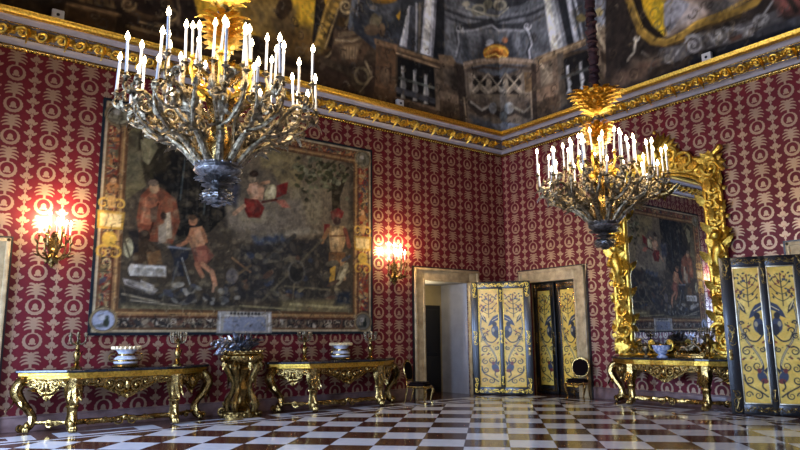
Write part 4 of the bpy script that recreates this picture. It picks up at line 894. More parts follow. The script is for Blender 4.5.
# ------------------------------------------------------------------ tapestry
TAP = [["p",[59,51,39],[[-10.46,5.79],[-5.06,5.66],[-5.05,1.96],[-10.3,1.98]]],
["b",[105,91,69],[[-8.0,5.85],[-5.78,5.79],[-5.22,5.44],[-5.27,3.95],[-6.52,3.61],[-7.71,3.94],[-8.18,4.74]]],
["b",[117,103,69],[[-7.58,5.71],[-6.56,5.66],[-6.54,4.73],[-7.47,4.84]]],
["b",[87,77,61],[[-8.15,5.06],[-7.28,5.08],[-6.53,4.17],[-7.0,3.35],[-8.03,3.49]]],
["b",[120,108,82],[[-6.79,4.7],[-5.98,5.04],[-6.02,3.97],[-6.63,3.91]]],
["b",[135,125,103],[[-7.71,3.83],[-6.53,4.01],[-6.02,3.83],[-7.24,3.55]]],
["b",[139,131,107],[[-7.3,3.8],[-6.78,3.9],[-6.82,3.72],[-7.25,3.64]]],
["b",[62,69,80],[[-7.66,3.6],[-6.96,3.7],[-6.76,3.37],[-7.51,3.23]]],
["b",[46,43,39],[[-7.92,3.37],[-5.76,3.72],[-5.74,2.31],[-7.97,2.26]]],
["p",[22,20,16],[[-9.85,5.5],[-7.99,5.63],[-8.03,4.22],[-8.57,3.61],[-9.2,3.39],[-9.77,4.12]]],
["b",[43,37,24],[[-10.41,5.6],[-9.47,5.7],[-9.46,4.76],[-10.33,4.25]]],
["p",[77,70,49],[[-10.26,5.59],[-10.05,5.71],[-10.05,5.07],[-10.24,4.6]]],
["p",[108,101,72],[[-10.02,5.27],[-9.8,5.39],[-9.68,5.17],[-9.85,4.78],[-9.96,4.88]]],
["s",[92,84,55],0.075,[[-10.22,5.43],[-9.85,5.54],[-9.65,5.34]]],
["s",[46,41,25],0.056,[[-10.15,4.85],[-9.77,4.75],[-9.78,4.32]]],
["p",[90,82,55],[[-10.32,4.63],[-10.0,4.84],[-9.86,4.38],[-10.21,4.07]]],
["b",[79,74,53],[[-10.27,5.03],[-9.97,5.04],[-9.98,4.45],[-10.26,4.33]]],
["s",[129,120,88],0.028,[[-9.98,5.24],[-9.83,5.1],[-9.85,4.86]]],
["s",[35,33,29],0.039,[[-9.26,5.41],[-9.26,3.78]]],
["s",[35,33,29],0.04,[[-9.06,5.44],[-9.06,3.8]]],
["s",[35,33,29],0.04,[[-8.85,5.48],[-8.86,3.82]]],
["s",[35,33,29],0.041,[[-8.6,5.52],[-8.62,3.85]]],
["s",[35,33,29],0.042,[[-8.39,5.56],[-8.41,3.87]]],
["s",[61,69,67],0.03,[[-9.13,5.22],[-9.2,4.19]]],
["s",[57,65,63],0.031,[[-8.67,5.09],[-8.71,3.96]]],
["p",[107,59,39],[[-9.96,4.18],[-9.79,4.39],[-9.56,4.38],[-9.28,4.18],[-9.18,3.75],[-9.31,3.3],[-9.92,3.33],[-10.01,3.71]]],
["p",[144,88,59],[[-9.92,4.1],[-9.71,4.33],[-9.58,4.06],[-9.71,3.62],[-9.93,3.64]]],
["p",[123,74,49],[[-9.59,4.3],[-9.36,4.17],[-9.3,3.74],[-9.56,3.6]]],
["p",[155,122,86],[[-9.62,4.38],[-9.62,4.32],[-9.65,4.28],[-9.68,4.25],[-9.73,4.25],[-9.76,4.26],[-9.79,4.3],[-9.8,4.35],[-9.8,4.4],[-9.77,4.45],[-9.74,4.48],[-9.7,4.48],[-9.66,4.46],[-9.63,4.43]]],
["p",[108,91,72],[[-9.64,4.47],[-9.65,4.44],[-9.67,4.41],[-9.71,4.4],[-9.75,4.39],[-9.79,4.4],[-9.82,4.42],[-9.83,4.45],[-9.82,4.48],[-9.8,4.51],[-9.76,4.52],[-9.72,4.53],[-9.68,4.52],[-9.65,4.5]]],
["s",[56,28,17],0.037,[[-9.62,4.06],[-9.74,3.5]]],
["s",[167,112,80],0.037,[[-9.85,4.07],[-9.9,3.68]]],
["p",[91,69,51],[[-9.77,3.96],[-9.62,4.02],[-9.64,3.7],[-9.75,3.69]]],
["p",[170,150,118],[[-9.5,3.88],[-9.38,3.93],[-9.32,3.42],[-9.47,3.37]]],
["p",[45,33,25],[[-9.46,3.84],[-9.46,3.81],[-9.47,3.78],[-9.5,3.76],[-9.52,3.76],[-9.55,3.77],[-9.56,3.8],[-9.57,3.83],[-9.57,3.86],[-9.55,3.89],[-9.53,3.91],[-9.5,3.91],[-9.48,3.9],[-9.46,3.87]]],
["p",[135,122,101],[[-9.6,3.63],[-9.45,3.72],[-9.43,3.33],[-9.58,3.28]]],
["p",[37,28,21],[[-9.74,3.42],[-9.74,3.37],[-9.77,3.33],[-9.82,3.31],[-9.86,3.3],[-9.91,3.32],[-9.94,3.36],[-9.96,3.41],[-9.95,3.46],[-9.92,3.5],[-9.88,3.52],[-9.83,3.53],[-9.78,3.51],[-9.75,3.47]]],
["p",[52,40,27],[[-10.02,3.25],[-9.81,3.38],[-9.54,3.17],[-9.56,2.86],[-10.0,2.84]]],
["p",[94,69,42],[[-9.79,3.11],[-9.54,3.17],[-9.48,2.9],[-9.74,2.85]]],
["p",[29,27,27],[[-10.14,3.47],[-9.96,3.52],[-9.94,3.1],[-10.12,3.05]]],
["p",[139,135,105],[[-10.03,3.17],[-10.04,3.09],[-10.06,3.02],[-10.09,2.98],[-10.13,2.98],[-10.17,3.02],[-10.2,3.08],[-10.21,3.16],[-10.21,3.24],[-10.19,3.31],[-10.15,3.35],[-10.11,3.35],[-10.07,3.32],[-10.05,3.25]]],
["s",[59,53,39],0.036,[[-10.2,3.31],[-10.08,2.98]]],
["p",[162,157,144],[[-10.07,2.87],[-9.41,2.87],[-9.4,2.66],[-10.06,2.65]]],
["p",[182,176,161],[[-9.99,2.76],[-9.99,2.71],[-10.01,2.67],[-10.03,2.65],[-10.05,2.65],[-10.07,2.67],[-10.09,2.71],[-10.1,2.76],[-10.1,2.8],[-10.08,2.84],[-10.06,2.87],[-10.04,2.87],[-10.02,2.85],[-10.0,2.81]]],
["s",[122,116,105],0.023,[[-9.92,2.84],[-9.91,2.65]]],
["s",[199,194,180],0.028,[[-9.99,2.82],[-9.44,2.83]]],
["p",[140,132,120],[[-10.19,2.6],[-9.87,2.54],[-9.53,2.41],[-9.67,2.25],[-9.9,2.39],[-10.15,2.49]]],
["p",[176,170,157],[[-9.87,2.58],[-9.61,2.48],[-9.67,2.29],[-9.86,2.43]]],
["s",[90,82,72],0.027,[[-10.12,2.53],[-9.71,2.29]]],
["b",[43,39,33],[[-10.25,2.42],[-9.3,2.3],[-7.96,2.22],[-7.96,1.97],[-10.26,2.02]]],
["s",[116,107,86],0.037,[[-10.18,2.31],[-9.52,2.18]]],
["s",[135,125,103],0.027,[[-10.03,2.2],[-9.1,2.11]]],
["s",[69,69,63],0.058,[[-9.49,2.29],[-9.2,2.46]]],
["p",[155,105,72],[[-8.83,3.8],[-8.84,3.76],[-8.86,3.72],[-8.9,3.7],[-8.94,3.7],[-8.98,3.71],[-9.0,3.74],[-9.01,3.79],[-9.01,3.83],[-8.98,3.87],[-8.95,3.89],[-8.91,3.9],[-8.87,3.88],[-8.84,3.85]]],
["p",[70,49,32],[[-8.86,3.87],[-8.86,3.85],[-8.89,3.83],[-8.92,3.81],[-8.96,3.81],[-9.0,3.82],[-9.03,3.83],[-9.04,3.85],[-9.03,3.88],[-9.0,3.9],[-8.97,3.91],[-8.93,3.92],[-8.89,3.91],[-8.87,3.89]]],
["p",[163,114,78],[[-8.98,3.65],[-8.74,3.71],[-8.63,3.52],[-8.68,3.27],[-8.92,3.21],[-9.01,3.41]]],
["p",[185,135,97],[[-8.89,3.62],[-8.75,3.65],[-8.7,3.43],[-8.84,3.34]]],
["s",[150,101,69],0.079,[[-8.93,3.57],[-9.04,3.36],[-9.2,3.27]]],
["s",[135,88,57],0.072,[[-8.73,3.63],[-8.64,3.4]]],
["p",[108,65,49],[[-8.94,3.25],[-8.64,3.34],[-8.46,3.13],[-8.66,2.87],[-8.82,2.9]]],
["p",[136,86,65],[[-8.84,3.22],[-8.63,3.23],[-8.58,3.0],[-8.78,2.94]]],
["s",[159,112,80],0.103,[[-8.7,2.95],[-8.49,2.8],[-8.42,2.56]]],
["s",[139,93,65],0.091,[[-8.82,2.94],[-8.69,2.71]]],
["s",[178,131,95],0.052,[[-8.44,2.56],[-8.46,2.42]]],
["p",[36,38,43],[[-9.39,3.26],[-8.96,3.25],[-8.99,3.05],[-9.1,2.96],[-9.05,2.69],[-9.28,2.68],[-9.26,2.99]]],
["s",[106,110,116],0.04,[[-9.39,3.24],[-8.96,3.23]]],
["s",[74,74,70],0.038,[[-9.18,2.96],[-9.28,2.53]]],
["s",[121,120,110],0.03,[[-9.11,3.04],[-8.93,2.54]]],
["p",[59,61,67],[[-8.91,2.38],[-8.95,2.34],[-9.03,2.33],[-9.1,2.36],[-9.12,2.42],[-9.09,2.46],[-9.01,2.47],[-8.94,2.44]]],
["p",[59,61,67],[[-9.23,2.28],[-9.28,2.27],[-9.37,2.3],[-9.44,2.36],[-9.45,2.41],[-9.4,2.43],[-9.31,2.4],[-9.24,2.34]]],
["p",[76,74,69],[[-8.77,2.24],[-8.78,2.2],[-8.83,2.18],[-8.88,2.17],[-8.91,2.18],[-8.9,2.21],[-8.85,2.24],[-8.8,2.25]]],
["p",[109,106,95],[[-8.68,2.44],[-8.73,2.42],[-8.82,2.43],[-8.9,2.47],[-8.92,2.52],[-8.87,2.54],[-8.78,2.52],[-8.7,2.48]]],
["p",[76,74,69],[[-9.14,2.27],[-9.16,2.26],[-9.2,2.27],[-9.22,2.29],[-9.23,2.32],[-9.2,2.33],[-9.17,2.32],[-9.14,2.3]]],
["p",[109,106,95],[[-8.18,2.2],[-8.19,2.17],[-8.22,2.15],[-8.27,2.15],[-8.29,2.17],[-8.28,2.2],[-8.25,2.22],[-8.2,2.22]]],
["p",[109,106,95],[[-8.54,2.27],[-8.57,2.23],[-8.61,2.21],[-8.65,2.25],[-8.66,2.3],[-8.63,2.35],[-8.58,2.36],[-8.54,2.33]]],
["p",[130,124,108],[[-8.91,2.43],[-8.91,2.4],[-8.93,2.37],[-8.97,2.36],[-9.0,2.37],[-9.0,2.4],[-8.98,2.43],[-8.94,2.44]]],
["p",[45,43,41],[[-8.09,2.4],[-8.08,2.34],[-8.13,2.28],[-8.2,2.26],[-8.26,2.28],[-8.26,2.33],[-8.21,2.39],[-8.14,2.42]]],
["p",[45,43,41],[[-8.1,2.36],[-8.13,2.33],[-8.19,2.33],[-8.23,2.35],[-8.24,2.4],[-8.21,2.43],[-8.16,2.43],[-8.11,2.4]]],
["p",[76,74,69],[[-8.88,2.2],[-8.91,2.16],[-9.0,2.13],[-9.09,2.13],[-9.14,2.16],[-9.11,2.19],[-9.02,2.22],[-8.92,2.22]]],
["p",[59,61,67],[[-8.14,2.48],[-8.15,2.45],[-8.2,2.4],[-8.26,2.36],[-8.3,2.36],[-8.29,2.4],[-8.24,2.45],[-8.18,2.48]]],
["p",[109,106,95],[[-8.42,2.16],[-8.44,2.14],[-8.48,2.14],[-8.51,2.17],[-8.51,2.2],[-8.49,2.22],[-8.45,2.22],[-8.42,2.19]]],
["p",[130,124,108],[[-8.81,2.46],[-8.81,2.4],[-8.85,2.35],[-8.92,2.33],[-8.97,2.36],[-8.97,2.41],[-8.93,2.46],[-8.86,2.48]]],
["p",[45,43,41],[[-7.97,2.6],[-8.01,2.56],[-8.1,2.53],[-8.2,2.51],[-8.25,2.53],[-8.22,2.56],[-8.12,2.59],[-8.02,2.61]]],
["p",[59,61,67],[[-8.81,2.53],[-8.8,2.48],[-8.83,2.44],[-8.88,2.42],[-8.92,2.45],[-8.93,2.5],[-8.9,2.54],[-8.85,2.55]]],
["p",[45,43,41],[[-8.84,2.26],[-8.86,2.21],[-8.92,2.17],[-8.99,2.17],[-9.03,2.2],[-9.02,2.25],[-8.96,2.29],[-8.88,2.3]]],
["p",[130,124,108],[[-9.03,2.54],[-9.06,2.49],[-9.15,2.46],[-9.25,2.46],[-9.29,2.49],[-9.26,2.54],[-9.17,2.57],[-9.07,2.57]]],
["p",[109,106,95],[[-8.24,2.46],[-8.23,2.42],[-8.26,2.38],[-8.31,2.37],[-8.35,2.4],[-8.36,2.45],[-8.33,2.48],[-8.28,2.49]]],
["p",[76,74,69],[[-8.14,2.43],[-8.16,2.38],[-8.2,2.36],[-8.25,2.38],[-8.26,2.44],[-8.24,2.5],[-8.2,2.52],[-8.15,2.49]]],
["p",[109,106,95],[[-8.41,2.27],[-8.41,2.23],[-8.43,2.2],[-8.47,2.2],[-8.5,2.22],[-8.51,2.26],[-8.48,2.29],[-8.44,2.3]]],
["p",[130,124,108],[[-8.85,2.28],[-8.91,2.27],[-9.0,2.31],[-9.07,2.38],[-9.07,2.45],[-9.01,2.46],[-8.92,2.42],[-8.85,2.35]]],
["p",[130,124,108],[[-7.87,2.31],[-7.89,2.27],[-7.94,2.26],[-8.0,2.27],[-8.02,2.3],[-8.0,2.33],[-7.95,2.35],[-7.89,2.34]]],
["p",[109,106,95],[[-9.14,2.17],[-9.18,2.16],[-9.24,2.18],[-9.28,2.23],[-9.29,2.26],[-9.25,2.27],[-9.2,2.25],[-9.15,2.2]]],
["p",[45,43,41],[[-9.04,2.35],[-9.06,2.31],[-9.12,2.29],[-9.19,2.3],[-9.21,2.34],[-9.19,2.38],[-9.13,2.4],[-9.06,2.39]]],
["p",[76,74,69],[[-8.11,2.22],[-8.16,2.19],[-8.24,2.2],[-8.31,2.24],[-8.33,2.3],[-8.28,2.33],[-8.2,2.32],[-8.13,2.28]]],
["p",[45,43,41],[[-8.46,2.22],[-8.51,2.22],[-8.59,2.26],[-8.66,2.32],[-8.67,2.37],[-8.62,2.37],[-8.54,2.33],[-8.48,2.27]]],
["p",[45,43,41],[[-7.89,2.45],[-7.91,2.39],[-7.95,2.37],[-8.0,2.39],[-8.02,2.44],[-8.0,2.49],[-7.96,2.52],[-7.91,2.5]]],
["p",[45,43,41],[[-8.85,2.42],[-8.88,2.39],[-8.93,2.38],[-8.97,2.41],[-8.99,2.45],[-8.96,2.48],[-8.91,2.49],[-8.86,2.46]]],
["p",[45,43,41],[[-8.77,2.32],[-8.79,2.26],[-8.86,2.23],[-8.94,2.23],[-8.99,2.27],[-8.97,2.32],[-8.9,2.36],[-8.82,2.36]]],
["s",[121,90,59],0.04,[[-8.08,3.11],[-7.68,2.84]]],
["s",[94,77,53],0.053,[[-8.19,2.61],[-7.68,2.97]]],
["p",[87,80,74],[[-7.94,2.75],[-7.95,2.68],[-7.98,2.62],[-8.03,2.58],[-8.09,2.58],[-8.14,2.61],[-8.18,2.66],[-8.2,2.73],[-8.19,2.81],[-8.15,2.86],[-8.1,2.9],[-8.05,2.9],[-7.99,2.87],[-7.96,2.82]]],
["b",[109,98,80],[[-8.3,4.38],[-6.54,4.51],[-6.28,3.9],[-7.43,3.62],[-8.19,3.72]]],
["b",[128,116,91],[[-7.99,4.33],[-7.45,4.27],[-7.3,3.93],[-7.93,3.87]]],
["p",[138,120,93],[[-7.61,4.86],[-7.61,4.81],[-7.64,4.77],[-7.67,4.74],[-7.71,4.74],[-7.75,4.75],[-7.78,4.79],[-7.79,4.83],[-7.78,4.88],[-7.76,4.92],[-7.72,4.95],[-7.68,4.96],[-7.64,4.94],[-7.62,4.91]]],
["p",[45,32,23],[[-7.56,4.95],[-7.57,4.92],[-7.6,4.89],[-7.64,4.87],[-7.69,4.86],[-7.73,4.87],[-7.76,4.89],[-7.77,4.92],[-7.76,4.96],[-7.73,4.99],[-7.69,5.01],[-7.64,5.02],[-7.6,5.01],[-7.57,4.99]]],
["p",[170,129,97],[[-7.76,4.71],[-7.56,4.78],[-7.41,4.67],[-7.45,4.4],[-7.73,4.37],[-7.8,4.53]]],
["p",[188,150,116],[[-7.71,4.67],[-7.58,4.71],[-7.55,4.47],[-7.68,4.44]]],
["s",[161,120,88],0.07,[[-7.51,4.74],[-7.32,4.81]]],
["s",[162,122,91],0.068,[[-7.78,4.57],[-7.68,4.37]]],
["p",[97,32,26],[[-7.86,4.39],[-7.55,4.39],[-7.4,4.23],[-7.49,4.0],[-7.76,3.98],[-7.85,4.14]]],
["p",[121,44,35],[[-7.82,4.35],[-7.64,4.33],[-7.63,4.07],[-7.79,4.1]]],
["s",[174,135,101],0.087,[[-7.86,4.22],[-8.07,4.03]]],
["p",[104,34,29],[[-7.13,4.75],[-6.85,4.88],[-6.89,4.6],[-7.13,4.48]]],
["p",[162,150,110],[[-7.14,4.54],[-7.18,4.44],[-7.24,4.37],[-7.3,4.33],[-7.35,4.34],[-7.39,4.39],[-7.41,4.47],[-7.4,4.57],[-7.36,4.66],[-7.31,4.73],[-7.24,4.77],[-7.19,4.76],[-7.15,4.72],[-7.13,4.63]]],
["p",[185,174,135],[[-7.18,4.57],[-7.2,4.5],[-7.24,4.45],[-7.27,4.42],[-7.3,4.43],[-7.32,4.46],[-7.33,4.52],[-7.32,4.59],[-7.29,4.65],[-7.26,4.7],[-7.23,4.73],[-7.19,4.73],[-7.17,4.69],[-7.17,4.64]]],
["p",[155,95,74],[[-7.17,4.43],[-6.93,4.46],[-6.78,4.3],[-6.98,4.28]]],
["s",[67,25,20],0.048,[[-7.45,4.35],[-7.13,4.44]]],
["p",[94,74,59],[[-8.05,4.54],[-8.06,4.49],[-8.11,4.45],[-8.18,4.42],[-8.25,4.41],[-8.32,4.42],[-8.37,4.45],[-8.39,4.5],[-8.38,4.54],[-8.33,4.59],[-8.26,4.62],[-8.19,4.63],[-8.11,4.61],[-8.06,4.58]]],
["b",[59,59,65],[[-8.36,4.71],[-7.96,4.64],[-8.03,4.2],[-8.34,4.21]]],
["p",[43,36,23],[[-5.74,5.12],[-5.56,5.15],[-5.47,4.3],[-5.71,4.23]]],
["s",[43,36,23],0.111,[[-5.5,5.45],[-5.39,5.17],[-5.55,4.72]]],
["s",[45,38,25],0.08,[[-5.66,5.04],[-5.88,5.34],[-6.1,5.54]]],
["s",[43,36,23],0.056,[[-5.61,5.19],[-5.28,5.43]]],
["s",[47,40,26],0.055,[[-5.88,5.34],[-5.61,5.57]]],
["p",[47,47,29],[[-5.49,5.66],[-5.53,5.61],[-5.61,5.59],[-5.68,5.61],[-5.68,5.66],[-5.61,5.7],[-5.53,5.7]]],
["p",[107,105,76],[[-6.27,5.14],[-6.31,5.11],[-6.39,5.12],[-6.43,5.16],[-6.42,5.19],[-6.35,5.2],[-6.29,5.17]]],
["p",[84,84,59],[[-6.16,5.53],[-6.19,5.48],[-6.25,5.46],[-6.29,5.49],[-6.29,5.54],[-6.25,5.57],[-6.19,5.57]]],
["p",[123,119,90],[[-5.66,5.28],[-5.71,5.25],[-5.78,5.26],[-5.81,5.3],[-5.8,5.34],[-5.73,5.34],[-5.67,5.32]]],
["p",[47,47,29],[[-5.77,5.16],[-5.8,5.14],[-5.86,5.16],[-5.89,5.19],[-5.88,5.21],[-5.83,5.21],[-5.78,5.19]]],
["p",[47,47,29],[[-5.72,4.82],[-5.76,4.82],[-5.82,4.86],[-5.85,4.91],[-5.83,4.93],[-5.78,4.9],[-5.72,4.85]]],
["p",[47,47,29],[[-6.58,5.05],[-6.61,5.03],[-6.65,5.02],[-6.69,5.05],[-6.68,5.08],[-6.64,5.09],[-6.59,5.08]]],
["p",[107,105,76],[[-6.34,5.24],[-6.33,5.21],[-6.35,5.19],[-6.38,5.19],[-6.4,5.22],[-6.39,5.24],[-6.36,5.25]]],
["p",[123,119,90],[[-6.22,5.08],[-6.25,5.06],[-6.29,5.06],[-6.32,5.07],[-6.32,5.09],[-6.28,5.1],[-6.24,5.1]]],
["p",[107,105,76],[[-5.53,5.11],[-5.55,5.07],[-5.63,5.03],[-5.69,5.02],[-5.7,5.05],[-5.65,5.09],[-5.57,5.11]]],
["p",[123,119,90],[[-5.72,5.09],[-5.72,5.05],[-5.76,5.0],[-5.81,4.98],[-5.83,5.0],[-5.81,5.05],[-5.76,5.09]]],
["p",[84,84,59],[[-6.47,5.31],[-6.49,5.26],[-6.56,5.22],[-6.62,5.22],[-6.64,5.25],[-6.59,5.3],[-6.52,5.32]]],
["p",[59,59,35],[[-6.02,5.18],[-6.05,5.14],[-6.09,5.12],[-6.12,5.15],[-6.12,5.2],[-6.08,5.23],[-6.04,5.22]]],
["p",[123,119,90],[[-6.45,4.72],[-6.45,4.69],[-6.48,4.66],[-6.52,4.65],[-6.54,4.67],[-6.52,4.71],[-6.48,4.73]]],
["p",[47,47,29],[[-6.34,4.56],[-6.33,4.52],[-6.36,4.49],[-6.4,4.48],[-6.44,4.51],[-6.43,4.55],[-6.39,4.58]]],
["p",[107,105,76],[[-6.63,5.32],[-6.64,5.28],[-6.68,5.25],[-6.73,5.25],[-6.74,5.28],[-6.71,5.32],[-6.66,5.33]]],
["p",[107,105,76],[[-5.53,5.26],[-5.55,5.25],[-5.58,5.25],[-5.6,5.27],[-5.6,5.29],[-5.57,5.3],[-5.53,5.29]]],
["p",[59,59,35],[[-5.72,5.33],[-5.7,5.29],[-5.72,5.22],[-5.78,5.19],[-5.82,5.21],[-5.82,5.26],[-5.78,5.32]]],
["p",[47,47,29],[[-6.37,5.2],[-6.38,5.16],[-6.43,5.12],[-6.49,5.11],[-6.5,5.13],[-6.47,5.17],[-6.4,5.2]]],
["p",[107,105,76],[[-5.25,4.69],[-5.27,4.64],[-5.33,4.63],[-5.37,4.65],[-5.37,4.7],[-5.33,4.74],[-5.27,4.73]]],
["p",[59,59,35],[[-5.45,5.65],[-5.45,5.63],[-5.47,5.61],[-5.5,5.61],[-5.51,5.63],[-5.5,5.65],[-5.47,5.66]]],
["p",[123,119,90],[[-6.22,5.45],[-6.25,5.42],[-6.27,5.42],[-6.29,5.45],[-6.28,5.48],[-6.25,5.49],[-6.22,5.48]]],
["p",[59,59,35],[[-5.97,5.27],[-6.01,5.26],[-6.04,5.27],[-6.04,5.31],[-6.01,5.33],[-5.98,5.33],[-5.96,5.3]]],
["p",[59,59,35],[[-5.6,5.42],[-5.63,5.38],[-5.68,5.37],[-5.72,5.4],[-5.71,5.45],[-5.66,5.48],[-5.61,5.46]]],
["p",[47,47,29],[[-6.55,5.44],[-6.59,5.42],[-6.64,5.42],[-6.66,5.45],[-6.65,5.49],[-6.6,5.51],[-6.56,5.48]]],
["p",[59,59,35],[[-5.64,5.37],[-5.67,5.36],[-5.71,5.37],[-5.73,5.39],[-5.72,5.41],[-5.68,5.41],[-5.65,5.39]]],
["p",[47,47,29],[[-6.55,5.27],[-6.59,5.24],[-6.66,5.22],[-6.71,5.23],[-6.72,5.25],[-6.66,5.27],[-6.59,5.28]]],
["p",[107,105,76],[[-6.52,5.18],[-6.54,5.15],[-6.6,5.14],[-6.64,5.16],[-6.63,5.19],[-6.59,5.21],[-6.54,5.21]]],
["p",[107,105,76],[[-5.3,5.14],[-5.34,5.1],[-5.42,5.11],[-5.46,5.14],[-5.45,5.19],[-5.38,5.2],[-5.31,5.18]]],
["p",[59,59,35],[[-5.31,5.29],[-5.3,5.24],[-5.34,5.17],[-5.4,5.13],[-5.44,5.15],[-5.42,5.21],[-5.37,5.28]]],
["p",[59,59,35],[[-5.85,5.37],[-5.87,5.34],[-5.92,5.3],[-5.98,5.29],[-5.99,5.31],[-5.95,5.35],[-5.89,5.37]]],
["p",[123,119,90],[[-5.84,5.3],[-5.82,5.27],[-5.83,5.23],[-5.87,5.22],[-5.91,5.25],[-5.92,5.28],[-5.89,5.31]]],
["p",[47,47,29],[[-5.88,4.89],[-5.91,4.87],[-5.98,4.86],[-6.03,4.88],[-6.02,4.91],[-5.97,4.93],[-5.9,4.92]]],
["p",[123,119,90],[[-5.72,5.07],[-5.72,5.04],[-5.75,5.02],[-5.78,5.02],[-5.8,5.05],[-5.78,5.08],[-5.74,5.09]]],
["p",[107,105,76],[[-6.42,5.31],[-6.44,5.28],[-6.51,5.23],[-6.57,5.22],[-6.58,5.24],[-6.53,5.28],[-6.46,5.31]]],
["p",[107,105,76],[[-6.6,5.22],[-6.64,5.19],[-6.71,5.19],[-6.76,5.21],[-6.76,5.25],[-6.69,5.27],[-6.63,5.25]]],
["p",[107,105,76],[[-6.09,4.81],[-6.13,4.81],[-6.17,4.86],[-6.19,4.91],[-6.16,4.93],[-6.11,4.9],[-6.08,4.85]]],
["p",[84,84,59],[[-6.46,5.1],[-6.45,5.06],[-6.48,5.01],[-6.53,4.98],[-6.56,5.0],[-6.55,5.05],[-6.5,5.1]]],
["p",[59,59,35],[[-6.13,5.26],[-6.14,5.23],[-6.19,5.2],[-6.24,5.21],[-6.25,5.24],[-6.21,5.27],[-6.16,5.28]]],
["p",[123,119,90],[[-5.6,5.1],[-5.6,5.07],[-5.65,5.02],[-5.7,4.99],[-5.72,5.0],[-5.69,5.05],[-5.63,5.09]]],
["p",[84,84,59],[[-5.38,5.32],[-5.42,5.33],[-5.47,5.36],[-5.49,5.4],[-5.47,5.42],[-5.42,5.4],[-5.38,5.36]]],
["p",[123,119,90],[[-6.34,5.14],[-6.34,5.1],[-6.38,5.07],[-6.42,5.07],[-6.45,5.11],[-6.43,5.15],[-6.38,5.17]]],
["p",[47,47,29],[[-5.39,5.44],[-5.4,5.4],[-5.44,5.37],[-5.49,5.38],[-5.5,5.42],[-5.47,5.46],[-5.42,5.47]]],
["p",[107,105,76],[[-6.2,4.83],[-6.23,4.79],[-6.28,4.79],[-6.32,4.81],[-6.32,4.85],[-6.27,4.87],[-6.22,4.86]]],
["p",[59,59,35],[[-6.09,5.42],[-6.09,5.4],[-6.11,5.37],[-6.14,5.37],[-6.15,5.39],[-6.15,5.41],[-6.12,5.43]]],
["p",[47,47,29],[[-6.25,5.31],[-6.28,5.27],[-6.34,5.27],[-6.37,5.3],[-6.36,5.35],[-6.31,5.37],[-6.26,5.36]]],
["p",[59,59,35],[[-6.5,5.03],[-6.48,5.0],[-6.5,4.96],[-6.53,4.95],[-6.57,4.97],[-6.57,5.01],[-6.54,5.03]]],
["p",[47,47,29],[[-5.43,5.64],[-5.43,5.61],[-5.46,5.58],[-5.49,5.58],[-5.51,5.61],[-5.49,5.64],[-5.46,5.65]]],
["p",[84,84,59],[[-5.86,5.04],[-5.86,5.0],[-5.88,4.98],[-5.91,5.0],[-5.93,5.04],[-5.92,5.07],[-5.89,5.08]]],
["p",[59,59,35],[[-6.01,5.39],[-6.04,5.35],[-6.1,5.33],[-6.15,5.34],[-6.16,5.38],[-6.11,5.41],[-6.04,5.42]]],
["p",[107,105,76],[[-5.83,5.22],[-5.87,5.19],[-5.91,5.2],[-5.93,5.23],[-5.91,5.27],[-5.87,5.28],[-5.83,5.26]]],
["p",[59,59,35],[[-5.87,5.05],[-5.9,5.02],[-5.96,5.01],[-6.0,5.04],[-5.99,5.08],[-5.94,5.1],[-5.88,5.09]]],
["p",[107,105,76],[[-5.46,5.49],[-5.44,5.46],[-5.46,5.43],[-5.5,5.41],[-5.52,5.43],[-5.52,5.46],[-5.49,5.49]]],
["p",[84,84,59],[[-5.56,5.29],[-5.54,5.26],[-5.56,5.23],[-5.59,5.21],[-5.62,5.23],[-5.61,5.26],[-5.59,5.28]]],
["p",[107,105,76],[[-6.61,5.31],[-6.63,5.3],[-6.66,5.3],[-6.67,5.32],[-6.65,5.34],[-6.63,5.35],[-6.61,5.33]]],
["p",[123,119,90],[[-6.12,5.11],[-6.16,5.07],[-6.23,5.06],[-6.28,5.09],[-6.27,5.13],[-6.21,5.16],[-6.15,5.15]]],
["p",[84,84,59],[[-5.36,5.35],[-5.41,5.35],[-5.47,5.39],[-5.49,5.44],[-5.45,5.47],[-5.39,5.45],[-5.35,5.4]]],
["p",[59,59,35],[[-5.74,5.21],[-5.71,5.17],[-5.74,5.12],[-5.79,5.1],[-5.83,5.12],[-5.83,5.16],[-5.79,5.2]]],
["p",[59,59,35],[[-5.78,5.48],[-5.78,5.43],[-5.83,5.38],[-5.9,5.36],[-5.93,5.39],[-5.9,5.45],[-5.83,5.49]]],
["p",[84,84,59],[[-6.25,5.48],[-6.26,5.45],[-6.31,5.42],[-6.35,5.41],[-6.36,5.43],[-6.33,5.47],[-6.28,5.49]]],
["p",[84,84,59],[[-5.59,5.09],[-5.59,5.04],[-5.63,5.0],[-5.69,4.99],[-5.72,5.02],[-5.69,5.07],[-5.64,5.1]]],
["p",[47,47,29],[[-5.47,5.22],[-5.49,5.18],[-5.54,5.17],[-5.58,5.19],[-5.58,5.23],[-5.54,5.26],[-5.49,5.26]]],
["p",[107,105,76],[[-6.0,5.09],[-6.06,5.09],[-6.1,5.13],[-6.1,5.18],[-6.06,5.21],[-6.0,5.19],[-5.98,5.14]]],
["p",[47,47,29],[[-6.29,5.16],[-6.33,5.13],[-6.36,5.14],[-6.36,5.17],[-6.33,5.21],[-6.29,5.22],[-6.27,5.2]]],
["p",[59,59,35],[[-6.13,5.02],[-6.17,4.99],[-6.22,5.01],[-6.24,5.05],[-6.21,5.08],[-6.16,5.09],[-6.12,5.06]]],
["p",[107,105,76],[[-5.41,5.36],[-5.38,5.34],[-5.39,5.31],[-5.43,5.3],[-5.47,5.32],[-5.48,5.35],[-5.45,5.37]]],
["p",[107,105,76],[[-5.9,4.97],[-5.94,4.96],[-6.01,4.98],[-6.05,5.02],[-6.04,5.04],[-5.98,5.03],[-5.92,5.0]]],
